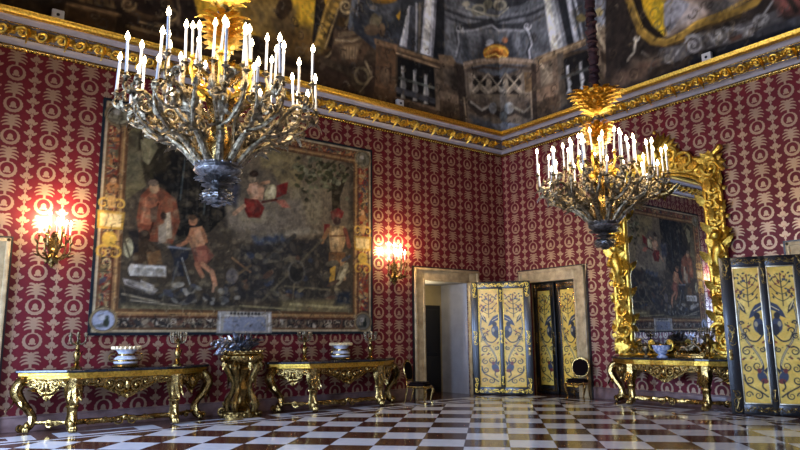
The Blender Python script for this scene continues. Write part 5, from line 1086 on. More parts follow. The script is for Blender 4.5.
["p",[59,59,35],[[-6.55,4.79],[-6.6,4.77],[-6.67,4.79],[-6.7,4.83],[-6.68,4.87],[-6.62,4.87],[-6.56,4.83]]],
["p",[59,59,35],[[-6.45,5.26],[-6.45,5.22],[-6.5,5.17],[-6.56,5.17],[-6.58,5.2],[-6.55,5.25],[-6.49,5.27]]],
["p",[84,84,59],[[-5.89,5.44],[-5.88,5.41],[-5.91,5.38],[-5.95,5.36],[-5.97,5.38],[-5.96,5.42],[-5.92,5.45]]],
["p",[59,59,35],[[-6.44,5.11],[-6.46,5.07],[-6.49,5.06],[-6.51,5.09],[-6.5,5.13],[-6.48,5.16],[-6.45,5.15]]],
["p",[84,84,59],[[-5.87,5.22],[-5.89,5.18],[-5.94,5.13],[-6.0,5.12],[-6.02,5.15],[-5.99,5.19],[-5.92,5.23]]],
["p",[123,119,90],[[-5.96,5.22],[-5.97,5.18],[-6.01,5.16],[-6.06,5.15],[-6.07,5.18],[-6.04,5.22],[-5.99,5.23]]],
["p",[84,84,59],[[-5.41,5.24],[-5.44,5.21],[-5.51,5.2],[-5.56,5.21],[-5.56,5.24],[-5.5,5.25],[-5.44,5.26]]],
["p",[47,47,29],[[-5.67,4.91],[-5.7,4.87],[-5.76,4.85],[-5.82,4.85],[-5.83,4.89],[-5.77,4.92],[-5.71,4.93]]],
["p",[84,84,59],[[-6.27,4.93],[-6.29,4.9],[-6.33,4.88],[-6.38,4.89],[-6.38,4.92],[-6.34,4.95],[-6.29,4.95]]],
["p",[47,47,29],[[-6.23,5.27],[-6.22,5.24],[-6.24,5.18],[-6.28,5.14],[-6.31,5.15],[-6.3,5.2],[-6.26,5.25]]],
["p",[107,105,76],[[-5.76,5.33],[-5.77,5.3],[-5.81,5.27],[-5.85,5.26],[-5.87,5.29],[-5.84,5.32],[-5.79,5.34]]],
["p",[107,105,76],[[-5.84,4.93],[-5.85,4.89],[-5.91,4.85],[-5.98,4.86],[-5.99,4.9],[-5.95,4.94],[-5.88,4.96]]],
["p",[59,59,35],[[-5.74,5.67],[-5.74,5.63],[-5.78,5.58],[-5.83,5.56],[-5.86,5.58],[-5.84,5.63],[-5.79,5.67]]],
["p",[59,59,35],[[-5.8,5.43],[-5.83,5.41],[-5.86,5.41],[-5.88,5.44],[-5.86,5.47],[-5.82,5.48],[-5.8,5.46]]],
["p",[107,105,76],[[-6.22,4.63],[-6.24,4.6],[-6.29,4.59],[-6.33,4.61],[-6.33,4.64],[-6.29,4.67],[-6.24,4.66]]],
["p",[59,59,35],[[-5.8,5.11],[-5.82,5.08],[-5.86,5.08],[-5.88,5.1],[-5.87,5.14],[-5.83,5.16],[-5.81,5.15]]],
["p",[59,59,35],[[-5.98,5.23],[-6.01,5.19],[-6.07,5.18],[-6.12,5.19],[-6.12,5.23],[-6.07,5.26],[-6.01,5.26]]],
["p",[84,84,59],[[-6.16,5.17],[-6.19,5.15],[-6.26,5.14],[-6.31,5.16],[-6.31,5.19],[-6.25,5.21],[-6.18,5.2]]],
["p",[107,105,76],[[-6.28,5.37],[-6.31,5.36],[-6.35,5.37],[-6.37,5.4],[-6.35,5.42],[-6.32,5.42],[-6.29,5.4]]],
["p",[59,59,35],[[-5.62,5.36],[-5.6,5.33],[-5.62,5.29],[-5.67,5.27],[-5.7,5.29],[-5.7,5.33],[-5.67,5.36]]],
["p",[107,105,76],[[-6.01,5.48],[-6.06,5.46],[-6.13,5.49],[-6.16,5.54],[-6.13,5.57],[-6.06,5.57],[-6.01,5.53]]],
["p",[84,84,59],[[-6.1,5.53],[-6.1,5.5],[-6.13,5.46],[-6.17,5.43],[-6.19,5.45],[-6.17,5.49],[-6.13,5.52]]],
["p",[47,47,29],[[-6.45,4.79],[-6.47,4.76],[-6.51,4.74],[-6.55,4.74],[-6.55,4.76],[-6.52,4.79],[-6.47,4.8]]],
["p",[84,84,59],[[-5.71,4.93],[-5.74,4.89],[-5.81,4.85],[-5.88,4.85],[-5.89,4.89],[-5.83,4.93],[-5.76,4.95]]],
["p",[123,119,90],[[-5.48,5.06],[-5.48,5.01],[-5.53,4.96],[-5.6,4.96],[-5.63,4.99],[-5.6,5.05],[-5.53,5.08]]],
["p",[107,105,76],[[-5.74,5.04],[-5.77,5.05],[-5.82,5.09],[-5.84,5.13],[-5.82,5.15],[-5.77,5.12],[-5.74,5.08]]],
["p",[84,84,59],[[-5.63,5.11],[-5.65,5.09],[-5.69,5.09],[-5.72,5.1],[-5.72,5.12],[-5.68,5.14],[-5.64,5.13]]],
["p",[47,47,29],[[-5.59,5.67],[-5.61,5.64],[-5.66,5.62],[-5.7,5.64],[-5.7,5.67],[-5.66,5.7],[-5.61,5.7]]],
["p",[107,105,76],[[-5.74,5.34],[-5.74,5.3],[-5.76,5.28],[-5.8,5.29],[-5.82,5.33],[-5.8,5.37],[-5.77,5.37]]],
["p",[107,105,76],[[-6.26,5.12],[-6.25,5.08],[-6.29,5.03],[-6.34,5.02],[-6.37,5.05],[-6.35,5.09],[-6.3,5.12]]],
["p",[107,105,76],[[-5.79,4.92],[-5.82,4.89],[-5.88,4.88],[-5.94,4.88],[-5.94,4.9],[-5.88,4.93],[-5.82,4.93]]],
["p",[47,47,29],[[-6.36,4.69],[-6.4,4.67],[-6.47,4.68],[-6.52,4.72],[-6.51,4.74],[-6.44,4.74],[-6.38,4.72]]],
["p",[59,59,35],[[-5.79,5.46],[-5.77,5.43],[-5.78,5.4],[-5.82,5.4],[-5.85,5.42],[-5.86,5.45],[-5.83,5.47]]],
["p",[59,59,35],[[-6.24,4.98],[-6.25,4.94],[-6.3,4.91],[-6.35,4.9],[-6.37,4.93],[-6.33,4.97],[-6.28,4.99]]],
["p",[123,119,90],[[-6.01,5.26],[-6.06,5.26],[-6.11,5.3],[-6.12,5.36],[-6.09,5.39],[-6.03,5.36],[-5.99,5.31]]],
["p",[59,59,35],[[-5.89,5.15],[-5.88,5.13],[-5.91,5.1],[-5.94,5.09],[-5.96,5.11],[-5.96,5.14],[-5.92,5.16]]],
["p",[123,119,90],[[-6.03,5.31],[-6.06,5.31],[-6.09,5.34],[-6.1,5.38],[-6.08,5.39],[-6.05,5.37],[-6.02,5.33]]],
["p",[59,59,35],[[-5.82,5.19],[-5.87,5.17],[-5.92,5.2],[-5.91,5.25],[-5.87,5.28],[-5.82,5.28],[-5.79,5.24]]],
["p",[107,105,76],[[-5.38,5.07],[-5.42,5.05],[-5.45,5.06],[-5.43,5.1],[-5.39,5.12],[-5.35,5.13],[-5.34,5.1]]],
["p",[107,105,76],[[-6.04,5.33],[-6.06,5.3],[-6.1,5.29],[-6.14,5.3],[-6.14,5.33],[-6.1,5.35],[-6.06,5.35]]],
["p",[123,119,90],[[-6.33,5.49],[-6.36,5.48],[-6.39,5.5],[-6.39,5.53],[-6.36,5.55],[-6.32,5.55],[-6.31,5.52]]],
["p",[84,84,59],[[-5.59,5.12],[-5.62,5.1],[-5.67,5.1],[-5.7,5.13],[-5.69,5.16],[-5.65,5.17],[-5.6,5.15]]],
["p",[59,59,35],[[-5.72,5.17],[-5.71,5.14],[-5.75,5.09],[-5.8,5.08],[-5.83,5.1],[-5.81,5.15],[-5.76,5.18]]],
["p",[84,84,59],[[-5.57,5.62],[-5.6,5.6],[-5.63,5.6],[-5.64,5.63],[-5.62,5.66],[-5.58,5.67],[-5.56,5.65]]],
["p",[107,105,76],[[-5.22,5.27],[-5.26,5.25],[-5.33,5.24],[-5.39,5.25],[-5.39,5.28],[-5.32,5.29],[-5.25,5.29]]],
["p",[59,59,35],[[-5.75,4.84],[-5.76,4.81],[-5.81,4.78],[-5.85,4.77],[-5.86,4.79],[-5.83,4.82],[-5.78,4.84]]],
["p",[123,119,90],[[-5.39,5.36],[-5.42,5.34],[-5.45,5.34],[-5.46,5.37],[-5.44,5.39],[-5.41,5.4],[-5.39,5.38]]],
["p",[123,119,90],[[-5.43,5.45],[-5.42,5.42],[-5.45,5.36],[-5.49,5.33],[-5.52,5.34],[-5.5,5.38],[-5.46,5.43]]],
["p",[47,47,29],[[-5.99,5.35],[-6.04,5.36],[-6.08,5.41],[-6.09,5.46],[-6.06,5.48],[-6.01,5.45],[-5.98,5.4]]],
["p",[47,47,29],[[-5.53,4.93],[-5.56,4.9],[-5.63,4.87],[-5.69,4.86],[-5.69,4.88],[-5.64,4.92],[-5.57,4.94]]],
["p",[84,84,59],[[-6.26,5.03],[-6.29,5.01],[-6.34,5.01],[-6.37,5.04],[-6.36,5.06],[-6.31,5.07],[-6.27,5.06]]],
["p",[47,47,29],[[-5.87,5.12],[-5.85,5.1],[-5.86,5.07],[-5.89,5.06],[-5.93,5.08],[-5.94,5.11],[-5.92,5.13]]],
["p",[59,59,35],[[-6.23,5.1],[-6.24,5.06],[-6.3,5.02],[-6.36,5.02],[-6.37,5.05],[-6.33,5.09],[-6.27,5.11]]],
["p",[59,59,35],[[-6.52,5.1],[-6.49,5.06],[-6.52,4.99],[-6.58,4.96],[-6.62,4.98],[-6.62,5.04],[-6.57,5.09]]],
["p",[107,105,76],[[-5.86,4.98],[-5.86,4.95],[-5.89,4.92],[-5.93,4.93],[-5.94,4.97],[-5.92,5.0],[-5.89,5.01]]],
["p",[123,119,90],[[-5.97,4.98],[-5.99,4.96],[-6.02,4.96],[-6.04,4.98],[-6.03,5.0],[-6.01,5.02],[-5.98,5.01]]],
["p",[47,47,29],[[-6.34,4.93],[-6.38,4.92],[-6.42,4.95],[-6.44,4.99],[-6.41,5.01],[-6.37,5.01],[-6.33,4.97]]],
["p",[59,59,35],[[-5.8,5.28],[-5.79,5.24],[-5.82,5.19],[-5.88,5.17],[-5.91,5.2],[-5.9,5.25],[-5.85,5.28]]],
["p",[47,47,29],[[-5.26,5.29],[-5.25,5.25],[-5.28,5.22],[-5.33,5.22],[-5.35,5.25],[-5.34,5.29],[-5.3,5.31]]],
["p",[84,84,59],[[-6.33,4.75],[-6.33,4.72],[-6.35,4.7],[-6.38,4.71],[-6.39,4.74],[-6.38,4.76],[-6.35,4.77]]],
["p",[47,47,29],[[-5.69,5.17],[-5.72,5.16],[-5.74,5.18],[-5.75,5.21],[-5.73,5.22],[-5.7,5.22],[-5.68,5.2]]],
["p",[123,119,90],[[-6.36,5.14],[-6.42,5.13],[-6.47,5.18],[-6.48,5.24],[-6.43,5.27],[-6.37,5.25],[-6.34,5.19]]],
["p",[59,59,35],[[-6.12,5.07],[-6.12,5.03],[-6.17,4.99],[-6.22,4.97],[-6.23,4.99],[-6.2,5.03],[-6.15,5.06]]],
["p",[123,119,90],[[-6.2,5.2],[-6.24,5.18],[-6.28,5.19],[-6.29,5.22],[-6.26,5.25],[-6.22,5.26],[-6.19,5.23]]],
["p",[47,47,29],[[-5.79,5.04],[-5.8,5.01],[-5.83,5.0],[-5.85,5.02],[-5.84,5.06],[-5.82,5.08],[-5.79,5.07]]],
["p",[93,48,43],[[-5.47,4.23],[-5.48,4.19],[-5.52,4.15],[-5.57,4.12],[-5.63,4.11],[-5.68,4.13],[-5.72,4.16],[-5.74,4.21],[-5.72,4.25],[-5.69,4.29],[-5.63,4.32],[-5.57,4.33],[-5.52,4.31],[-5.48,4.28]]],
["p",[104,36,32],[[-5.76,4.32],[-5.55,4.44],[-5.39,4.36],[-5.44,4.21],[-5.71,4.21]]],
["p",[59,39,33],[[-5.47,4.14],[-5.48,4.1],[-5.51,4.06],[-5.55,4.04],[-5.6,4.03],[-5.64,4.05],[-5.67,4.08],[-5.68,4.12],[-5.67,4.16],[-5.64,4.19],[-5.6,4.22],[-5.55,4.22],[-5.51,4.21],[-5.48,4.18]]],
["p",[152,122,80],[[-5.81,3.99],[-5.38,4.03],[-5.33,3.71],[-5.43,3.42],[-5.75,3.4]]],
["p",[184,154,107],[[-5.73,3.95],[-5.52,3.97],[-5.52,3.55],[-5.68,3.49]]],
["s",[105,74,45],0.041,[[-5.76,3.76],[-5.35,3.8]]],
["p",[101,34,31],[[-5.92,4.02],[-5.76,4.04],[-5.81,3.8],[-5.92,3.8]]],
["s",[123,88,55],0.104,[[-5.81,3.9],[-5.97,3.61]]],
["s",[105,59,43],0.11,[[-5.36,3.94],[-5.24,3.57]]],
["p",[107,74,43],[[-5.78,3.39],[-5.35,3.42],[-5.32,3.19],[-5.8,3.12]]],
["s",[155,122,86],0.118,[[-5.67,3.17],[-5.7,2.76]]],
["s",[137,105,70],0.122,[[-5.43,3.19],[-5.38,2.82]]],
["p",[137,126,95],[[-5.33,2.88],[-5.41,2.76],[-5.48,2.68],[-5.55,2.64],[-5.59,2.65],[-5.6,2.72],[-5.58,2.82],[-5.53,2.95],[-5.46,3.06],[-5.38,3.15],[-5.31,3.19],[-5.27,3.18],[-5.25,3.11],[-5.28,3.0]]],
["p",[174,162,122],[[-5.35,2.92],[-5.4,2.84],[-5.45,2.78],[-5.49,2.75],[-5.51,2.75],[-5.51,2.8],[-5.49,2.87],[-5.45,2.95],[-5.4,3.03],[-5.36,3.1],[-5.32,3.13],[-5.29,3.12],[-5.29,3.08],[-5.32,3.0]]],
["p",[178,137,53],[[-5.75,3.03],[-5.59,3.09],[-5.64,2.72],[-5.77,2.71]]],
["b",[48,44,37],[[-7.23,3.08],[-5.91,3.29],[-5.9,2.31],[-7.26,2.27]]],
["p",[61,57,49],[[-7.7,3.11],[-7.74,3.11],[-7.8,3.14],[-7.83,3.19],[-7.83,3.22],[-7.79,3.23],[-7.74,3.2],[-7.7,3.15]]],
["p",[39,37,33],[[-5.73,2.9],[-5.74,2.86],[-5.78,2.83],[-5.83,2.82],[-5.87,2.84],[-5.86,2.87],[-5.82,2.9],[-5.77,2.91]]],
["p",[61,57,49],[[-6.19,3.0],[-6.21,2.95],[-6.3,2.9],[-6.4,2.87],[-6.45,2.88],[-6.43,2.93],[-6.35,2.98],[-6.25,3.01]]],
["p",[108,99,72],[[-5.4,2.42],[-5.47,2.4],[-5.56,2.44],[-5.63,2.51],[-5.63,2.57],[-5.56,2.59],[-5.46,2.55],[-5.4,2.48]]],
["p",[39,37,33],[[-6.45,3.34],[-6.46,3.28],[-6.5,3.25],[-6.54,3.27],[-6.56,3.33],[-6.54,3.39],[-6.51,3.41],[-6.47,3.39]]],
["p",[78,59,45],[[-7.74,2.66],[-7.77,2.61],[-7.81,2.6],[-7.85,2.62],[-7.86,2.67],[-7.83,2.72],[-7.79,2.73],[-7.75,2.71]]],
["p",[51,55,63],[[-6.31,2.74],[-6.37,2.7],[-6.48,2.71],[-6.57,2.76],[-6.59,2.82],[-6.53,2.86],[-6.42,2.85],[-6.33,2.8]]],
["p",[51,55,63],[[-7.61,3.14],[-7.66,3.11],[-7.73,3.14],[-7.78,3.2],[-7.77,3.25],[-7.72,3.27],[-7.65,3.25],[-7.6,3.19]]],
["p",[78,59,45],[[-5.57,2.39],[-5.61,2.34],[-5.72,2.31],[-5.83,2.31],[-5.88,2.33],[-5.84,2.37],[-5.74,2.41],[-5.62,2.41]]],
["p",[39,37,33],[[-7.23,2.98],[-7.24,2.93],[-7.28,2.91],[-7.31,2.93],[-7.32,2.98],[-7.31,3.03],[-7.28,3.06],[-7.24,3.04]]],
["p",[108,99,72],[[-6.7,3.12],[-6.74,3.1],[-6.79,3.13],[-6.82,3.17],[-6.81,3.21],[-6.77,3.22],[-6.72,3.2],[-6.69,3.15]]],
["p",[87,80,63],[[-6.58,3.2],[-6.63,3.14],[-6.76,3.1],[-6.9,3.1],[-6.96,3.14],[-6.91,3.19],[-6.78,3.23],[-6.65,3.24]]],
["p",[51,55,63],[[-6.19,3.16],[-6.23,3.12],[-6.28,3.11],[-6.32,3.14],[-6.33,3.19],[-6.29,3.23],[-6.24,3.23],[-6.2,3.2]]],
["p",[108,99,72],[[-5.4,3.03],[-5.42,2.99],[-5.47,2.98],[-5.5,3.0],[-5.51,3.04],[-5.49,3.08],[-5.45,3.1],[-5.41,3.08]]],
["p",[51,55,63],[[-6.42,2.42],[-6.45,2.36],[-6.54,2.33],[-6.63,2.33],[-6.68,2.38],[-6.65,2.43],[-6.56,2.46],[-6.47,2.46]]],
["p",[39,37,33],[[-5.68,3.09],[-5.69,3.06],[-5.73,3.03],[-5.78,3.03],[-5.81,3.06],[-5.8,3.1],[-5.76,3.12],[-5.71,3.12]]],
["p",[51,55,63],[[-7.15,2.73],[-7.14,2.66],[-7.2,2.59],[-7.29,2.55],[-7.36,2.57],[-7.37,2.63],[-7.31,2.71],[-7.22,2.75]]],
["p",[61,57,49],[[-6.95,3.19],[-7.0,3.13],[-7.1,3.12],[-7.19,3.15],[-7.22,3.21],[-7.17,3.26],[-7.08,3.27],[-6.98,3.24]]],
["p",[61,57,49],[[-5.84,2.77],[-5.88,2.74],[-5.93,2.75],[-5.98,2.78],[-5.98,2.82],[-5.94,2.85],[-5.88,2.85],[-5.84,2.81]]],
["p",[61,57,49],[[-6.84,2.96],[-6.87,2.94],[-6.91,2.94],[-6.95,2.96],[-6.95,2.99],[-6.93,3.01],[-6.88,3.01],[-6.85,2.98]]],
["p",[108,99,72],[[-5.23,3.02],[-5.22,2.99],[-5.24,2.95],[-5.28,2.93],[-5.32,2.93],[-5.33,2.96],[-5.3,3.0],[-5.26,3.02]]],
["p",[61,57,49],[[-5.73,2.44],[-5.77,2.41],[-5.86,2.38],[-5.95,2.38],[-5.99,2.4],[-5.96,2.43],[-5.87,2.46],[-5.78,2.46]]],
["p",[87,80,63],[[-6.73,2.31],[-6.78,2.28],[-6.87,2.28],[-6.95,2.32],[-6.97,2.38],[-6.92,2.41],[-6.83,2.41],[-6.75,2.37]]],
["p",[39,37,33],[[-5.34,2.33],[-5.39,2.32],[-5.48,2.34],[-5.55,2.39],[-5.57,2.42],[-5.53,2.44],[-5.44,2.41],[-5.36,2.37]]],
["p",[61,57,49],[[-6.21,3.29],[-6.24,3.23],[-6.34,3.18],[-6.45,3.18],[-6.5,3.22],[-6.47,3.27],[-6.38,3.32],[-6.27,3.33]]],
["p",[61,57,49],[[-7.08,2.82],[-7.1,2.76],[-7.21,2.68],[-7.32,2.63],[-7.39,2.64],[-7.37,2.7],[-7.27,2.77],[-7.15,2.82]]],
["p",[51,55,63],[[-5.19,3.36],[-5.21,3.31],[-5.3,3.24],[-5.4,3.19],[-5.46,3.2],[-5.44,3.25],[-5.35,3.31],[-5.25,3.36]]],
["p",[78,59,45],[[-6.53,3.2],[-6.54,3.14],[-6.58,3.11],[-6.62,3.13],[-6.64,3.18],[-6.63,3.24],[-6.59,3.27],[-6.55,3.25]]],
["p",[108,99,72],[[-6.39,2.58],[-6.41,2.53],[-6.48,2.47],[-6.57,2.42],[-6.63,2.43],[-6.61,2.48],[-6.54,2.54],[-6.45,2.58]]],
["p",[78,59,45],[[-7.16,2.9],[-7.16,2.84],[-7.24,2.76],[-7.33,2.71],[-7.4,2.72],[-7.39,2.78],[-7.32,2.86],[-7.22,2.91]]],
["p",[87,80,63],[[-6.62,2.41],[-6.64,2.35],[-6.73,2.29],[-6.84,2.26],[-6.9,2.27],[-6.88,2.33],[-6.79,2.39],[-6.68,2.42]]],
["p",[87,80,63],[[-7.42,3.13],[-7.47,3.11],[-7.55,3.13],[-7.6,3.18],[-7.59,3.23],[-7.54,3.26],[-7.47,3.24],[-7.42,3.18]]],
["p",[87,80,63],[[-5.74,2.85],[-5.78,2.8],[-5.86,2.78],[-5.92,2.82],[-5.93,2.88],[-5.89,2.93],[-5.82,2.95],[-5.75,2.91]]],
["p",[78,59,45],[[-7.71,2.55],[-7.71,2.5],[-7.74,2.47],[-7.79,2.48],[-7.82,2.52],[-7.82,2.57],[-7.79,2.6],[-7.74,2.6]]],
["p",[51,55,63],[[-6.52,2.43],[-6.58,2.39],[-6.71,2.39],[-6.83,2.42],[-6.87,2.47],[-6.81,2.51],[-6.69,2.51],[-6.57,2.48]]],
["p",[51,55,63],[[-7.01,2.41],[-7.02,2.37],[-7.06,2.35],[-7.11,2.36],[-7.14,2.39],[-7.13,2.43],[-7.08,2.46],[-7.04,2.45]]],
["p",[87,80,63],[[-7.02,3.11],[-7.07,3.08],[-7.2,3.06],[-7.33,3.06],[-7.38,3.08],[-7.33,3.11],[-7.2,3.13],[-7.08,3.13]]],
["p",[87,80,63],[[-7.01,2.36],[-7.07,2.35],[-7.16,2.38],[-7.23,2.44],[-7.24,2.49],[-7.19,2.51],[-7.1,2.47],[-7.02,2.41]]],
["p",[78,59,45],[[-6.63,2.34],[-6.68,2.32],[-6.77,2.33],[-6.84,2.36],[-6.87,2.41],[-6.82,2.43],[-6.73,2.42],[-6.65,2.39]]],
["p",[61,57,49],[[-7.47,2.76],[-7.51,2.71],[-7.55,2.71],[-7.57,2.74],[-7.56,2.79],[-7.52,2.83],[-7.48,2.84],[-7.46,2.81]]],
["p",[39,37,33],[[-7.7,2.77],[-7.71,2.73],[-7.77,2.69],[-7.84,2.66],[-7.88,2.66],[-7.87,2.7],[-7.81,2.75],[-7.74,2.78]]],
["p",[87,80,63],[[-5.52,3.18],[-5.56,3.12],[-5.68,3.07],[-5.81,3.06],[-5.88,3.1],[-5.84,3.16],[-5.71,3.21],[-5.58,3.22]]],
["p",[78,59,45],[[-5.48,2.78],[-5.52,2.73],[-5.64,2.66],[-5.77,2.61],[-5.84,2.61],[-5.8,2.67],[-5.69,2.74],[-5.55,2.78]]],
["p",[61,57,49],[[-5.89,2.8],[-5.94,2.78],[-6.02,2.79],[-6.09,2.83],[-6.11,2.87],[-6.06,2.89],[-5.98,2.88],[-5.91,2.84]]],
["s",[77,70,53],0.052,[[-7.39,2.27],[-5.97,3.65]]],
["s",[90,82,61],0.042,[[-6.89,2.58],[-5.75,2.54]]],
["s",[61,59,53],0.098,[[-7.37,3.07],[-6.67,3.69]]],
["s",[105,95,70],0.036,[[-6.61,3.12],[-6.69,2.29]]],
["p",[74,70,61],[[-6.39,2.91],[-6.41,2.79],[-6.47,2.7],[-6.56,2.64],[-6.65,2.64],[-6.74,2.69],[-6.8,2.77],[-6.83,2.89],[-6.81,3.0],[-6.75,3.09],[-6.66,3.15],[-6.56,3.16],[-6.47,3.11],[-6.41,3.02]]],
["p",[39,37,32],[[-6.44,2.91],[-6.45,2.81],[-6.5,2.73],[-6.57,2.69],[-6.64,2.68],[-6.71,2.72],[-6.76,2.8],[-6.78,2.89],[-6.76,2.98],[-6.72,3.06],[-6.65,3.11],[-6.57,3.11],[-6.51,3.07],[-6.46,3.0]]],
["b",[108,97,65],[[-6.98,2.28],[-5.21,2.33],[-5.21,2.05],[-6.97,2.03]]],
["s",[144,132,91],0.054,[[-6.74,2.2],[-5.32,2.14]]],
["b",[33,39,47],[[-5.59,2.5],[-5.21,2.51],[-5.21,2.23],[-5.59,2.23]]],
["s",[130,120,84],0.034,[[-7.88,2.14],[-6.5,2.08]]],
["b",[92,84,59],[[-10.2,2.13],[-7.87,2.1],[-7.87,1.93],[-10.23,1.98]]]]
X0, X1, Z0, Z1 = -10.72, -4.59, 1.56, 5.98
bc = Canvas(X0, X1, Z0, Z1, .0215, hexc('3a1714'))
def border_sprays(n, xa, xb, za, zb, cols, r=(.03, .09)):
    for _ in range(n):
        x = bc.rg.uniform(xa, xb); z = bc.rg.uniform(za, zb); c = hexc(cols[bc.rg.integers(len(cols))]); k = bc.rg.integers(4); a = bc.rg.uniform(0, PI); q = bc.rg.uniform(*r)
        if k == 0: bc.ell(x, z, q*1.3, q*.55, c, a, op=.9)
        elif k == 1: bc.stroke([(x-q*1.8*math.cos(a), z-q*1.8*math.sin(a)), (x+q*1.8*math.cos(a), z+q*1.8*math.sin(a))], q*.32, c, op=.9)
        elif k == 2: bc.curl(x, z, q*1.1, q*.4, c, 1.2, a)
        else: bc.ell(x, z, q*.7, q*.7, c, 0, ring=q*.3)
bc.poly([(X0, Z0), (X1, Z0), (X1, 2.1), (X0, 2.1)], hexc('3c2a20'))
bc.poly([(X0, 2.1), (-10.2, 2.1), (-10.2, Z1), (X0, Z1)], hexc('6e2a20')); bc.poly([(-5.2, 2.1), (X1, 2.1), (X1, Z1), (-5.2, Z1)], hexc('7a2c22')); bc.poly([(X0, 5.5), (X1, 5.5), (X1, Z1), (X0, Z1)], hexc('64281f'))
BR = ['8a7248', 'a08a5c', '4e4630', '6c3a26', '2c2820', '5c5a44', 'b29a66', '3c3a40', '8c5a34']
border_sprays(330, X0+.1, -10.3, 2.1, 5.6, BR); border_sprays(330, -5.1, X1-.1, 2.1, 5.6, BR)
border_sprays(420, X0+.3, X1-.3, 5.6, 5.92, BR); border_sprays(620, X0+.3, X1-.3, 1.62, 2.0, ['6a5c48', '8a7c64', '2a2622', '4e4438', '9a907c', '35322e', '5c4030', '1e1c1a'], (.03, .10))
for xs in ((X0+.2, X0+.245), (-5.115, -5.07)): pass
# gilded woven moulding round the picture field
FX0, FX1, FZ0, FZ1 = -10.24, -5.14, 2.04, 5.56
for o, w, c in ((.06, .20, '4a2c1c'), (.05, .13, '6e5234'), (.075, .03, '937348'), (.02, .025, '46301e'), (.105, .02, '806240')):
    bc.stroke([(FX0-o, FZ0-o), (FX1+o, FZ0-o), (FX1+o, FZ1+o), (FX0-o, FZ1+o), (FX0-o, FZ0-o)], w, hexc(c))
bc.poly([(FX0, FZ0), (FX1, FZ0), (FX1, FZ1), (FX0, FZ1)], hexc('3a3226'))
keep = bc.c.copy()
run_paint(bc, TAP, 1.2)
bc.blots(1500, FX0, FX1, FZ0, FZ1, .015, .06, [hexc(h) for h in ('8a7a5c', '241f18', '5c5038', '3a3830', '74684c')], .25)
msk = (bc.X > FX0) & (bc.X < FX1) & (bc.Z if False else bc.Y > FZ0) & (bc.Y < FZ1)
bc.c = np.where(msk[..., None], bc.c, keep)
for xs in (X0+.05, X1-.05): pass
bc.stroke([(X0+.02, Z0+.02), (X1-.02, Z0+.02), (X1-.02, Z1-.02), (X0+.02, Z1-.02), (X0+.02, Z0+.02)], .09, hexc('1c2126'))
bc.stroke([(X0+.08, Z0+.08), (X1-.08, Z0+.08), (X1-.08, Z1-.08), (X0+.08, Z1-.08), (X0+.08, Z0+.08)], .045, hexc('a09070'))
bc.stroke([(X0+.12, Z0+.12), (X1-.12, Z0+.12), (X1-.12, Z1-.12), (X0+.12, Z1-.12), (X0+.12, Z0+.12)], .03, hexc('5a4026'))
for cx, cz, c, d in ((-10.47, 1.83, '84868e', '2c3026'), (-4.86, 1.83, '5c584e', '20241e'), (-10.45, 5.68, '7c765e', '504a38'), (-4.87, 5.70, '6a6450', '4a4636')):
    bc.ell(cx, cz, .235, .225, hexc('4a3a28')); bc.ell(cx, cz, .22, .21, hexc('7c6c4c'), ring=.03); bc.ell(cx, cz, .19, .18, hexc(c)); 
    bc.ell(cx+.05, cz-.04, .05, .08, hexc(d)); bc.ell(cx-.06, cz-.10, .09, .03, hexc(d), op=.6); bc.ell(cx-.02, cz+.05, .07, .05, hexc('a4a098'), op=.6); bc.ell(cx+.06, cz+.05, .035, .04, hexc(d), op=.8)
for cx, y in ((-10.46, 3.66), (-4.87, 3.66)):
    bc.poly([(cx-.22, y-.17), (cx+.22, y-.17), (cx+.24, y+.17), (cx-.24, y+.17)], hexc('9a7a34')); bc.poly([(cx-.18, y-.12), (cx+.18, y-.12), (cx+.19, y+.12), (cx-.19, y+.12)], hexc('c8b078'))
    bc.curl(cx-.14, y+.30, .12, .05, hexc('c09a48'), 1.2, 0); bc.curl(cx+.14, y+.30, .12, .05, hexc('c09a48'), 1.2, PI, -1); bc.ell(cx, y+.34, .08, .12, hexc('b08a50')); bc.ell(cx, y-.35, .13, .14, hexc('a88a3c')); bc.curl(cx-.1, y-.6, .13, .05, hexc('b8923e'), 1.2, 1); bc.curl(cx+.1, y-.6, .13, .05, hexc('b8923e'), 1.2, 2, -1)
    bc.ell(cx, y+.62, .11, .10, hexc('96683c')); bc.ell(cx, y+.74, .05, .06, hexc('b48a60'))
bc.poly([(-8.36, 1.585), (-7.16, 1.585), (-7.18, 2.03), (-8.34, 2.03)], hexc('8a8478')); bc.poly([(-8.22, 1.63), (-7.30, 1.63), (-7.32, 1.92), (-8.20, 1.92)], hexc('74767e'))
for cx in (-8.29, -7.23): bc.stroke([(cx, 1.62), (cx, 1.98)], .035, hexc('b2aca0'))
for i in range(9): bc.ell(-8.06+.075*i, 1.975, .026, .035, hexc('38342e'))
bc.stroke([(-8.2, 1.94), (-7.3, 1.94)], .02, hexc('b8b0a0'))
for _ in range(2600):
    x, z = bc.rg.uniform(X0+.14, X1-.14), bc.rg.uniform(Z0+.14, Z1-.14); a = bc.rg.uniform(0, 3.14); L = bc.rg.uniform(.03, .09)
    bc.stroke([(x, z), (x+L*math.cos(a), z+L*math.sin(a))], .022, hexc(['8c7e60', '16130f', '5e5038', '2e2a26', 'a0926e', '4a3826'][bc.rg.integers(6)]), op=.18 if (FX0 < x < FX1 and FZ0 < z < FZ1) else .45)
bc.c = np.clip((bc.c-.02)*1.06, 0, 1)
bc.grain(.20, (1.2, 3, 8))
tp = empty('tapestry', (0, 0, 0), 0, 'huge woven tapestry of mythical figures with a red trophy border on the long wall', 'tapestry')
def tplace(X, Y):
    return X, -.075 - .012*np.sin(X*2.1+.6)*np.sin((Y-Z1)*.5), Y
bc.mesh('woven_panel', WOVEN, tplace, tp, back=(0, .02, 0))
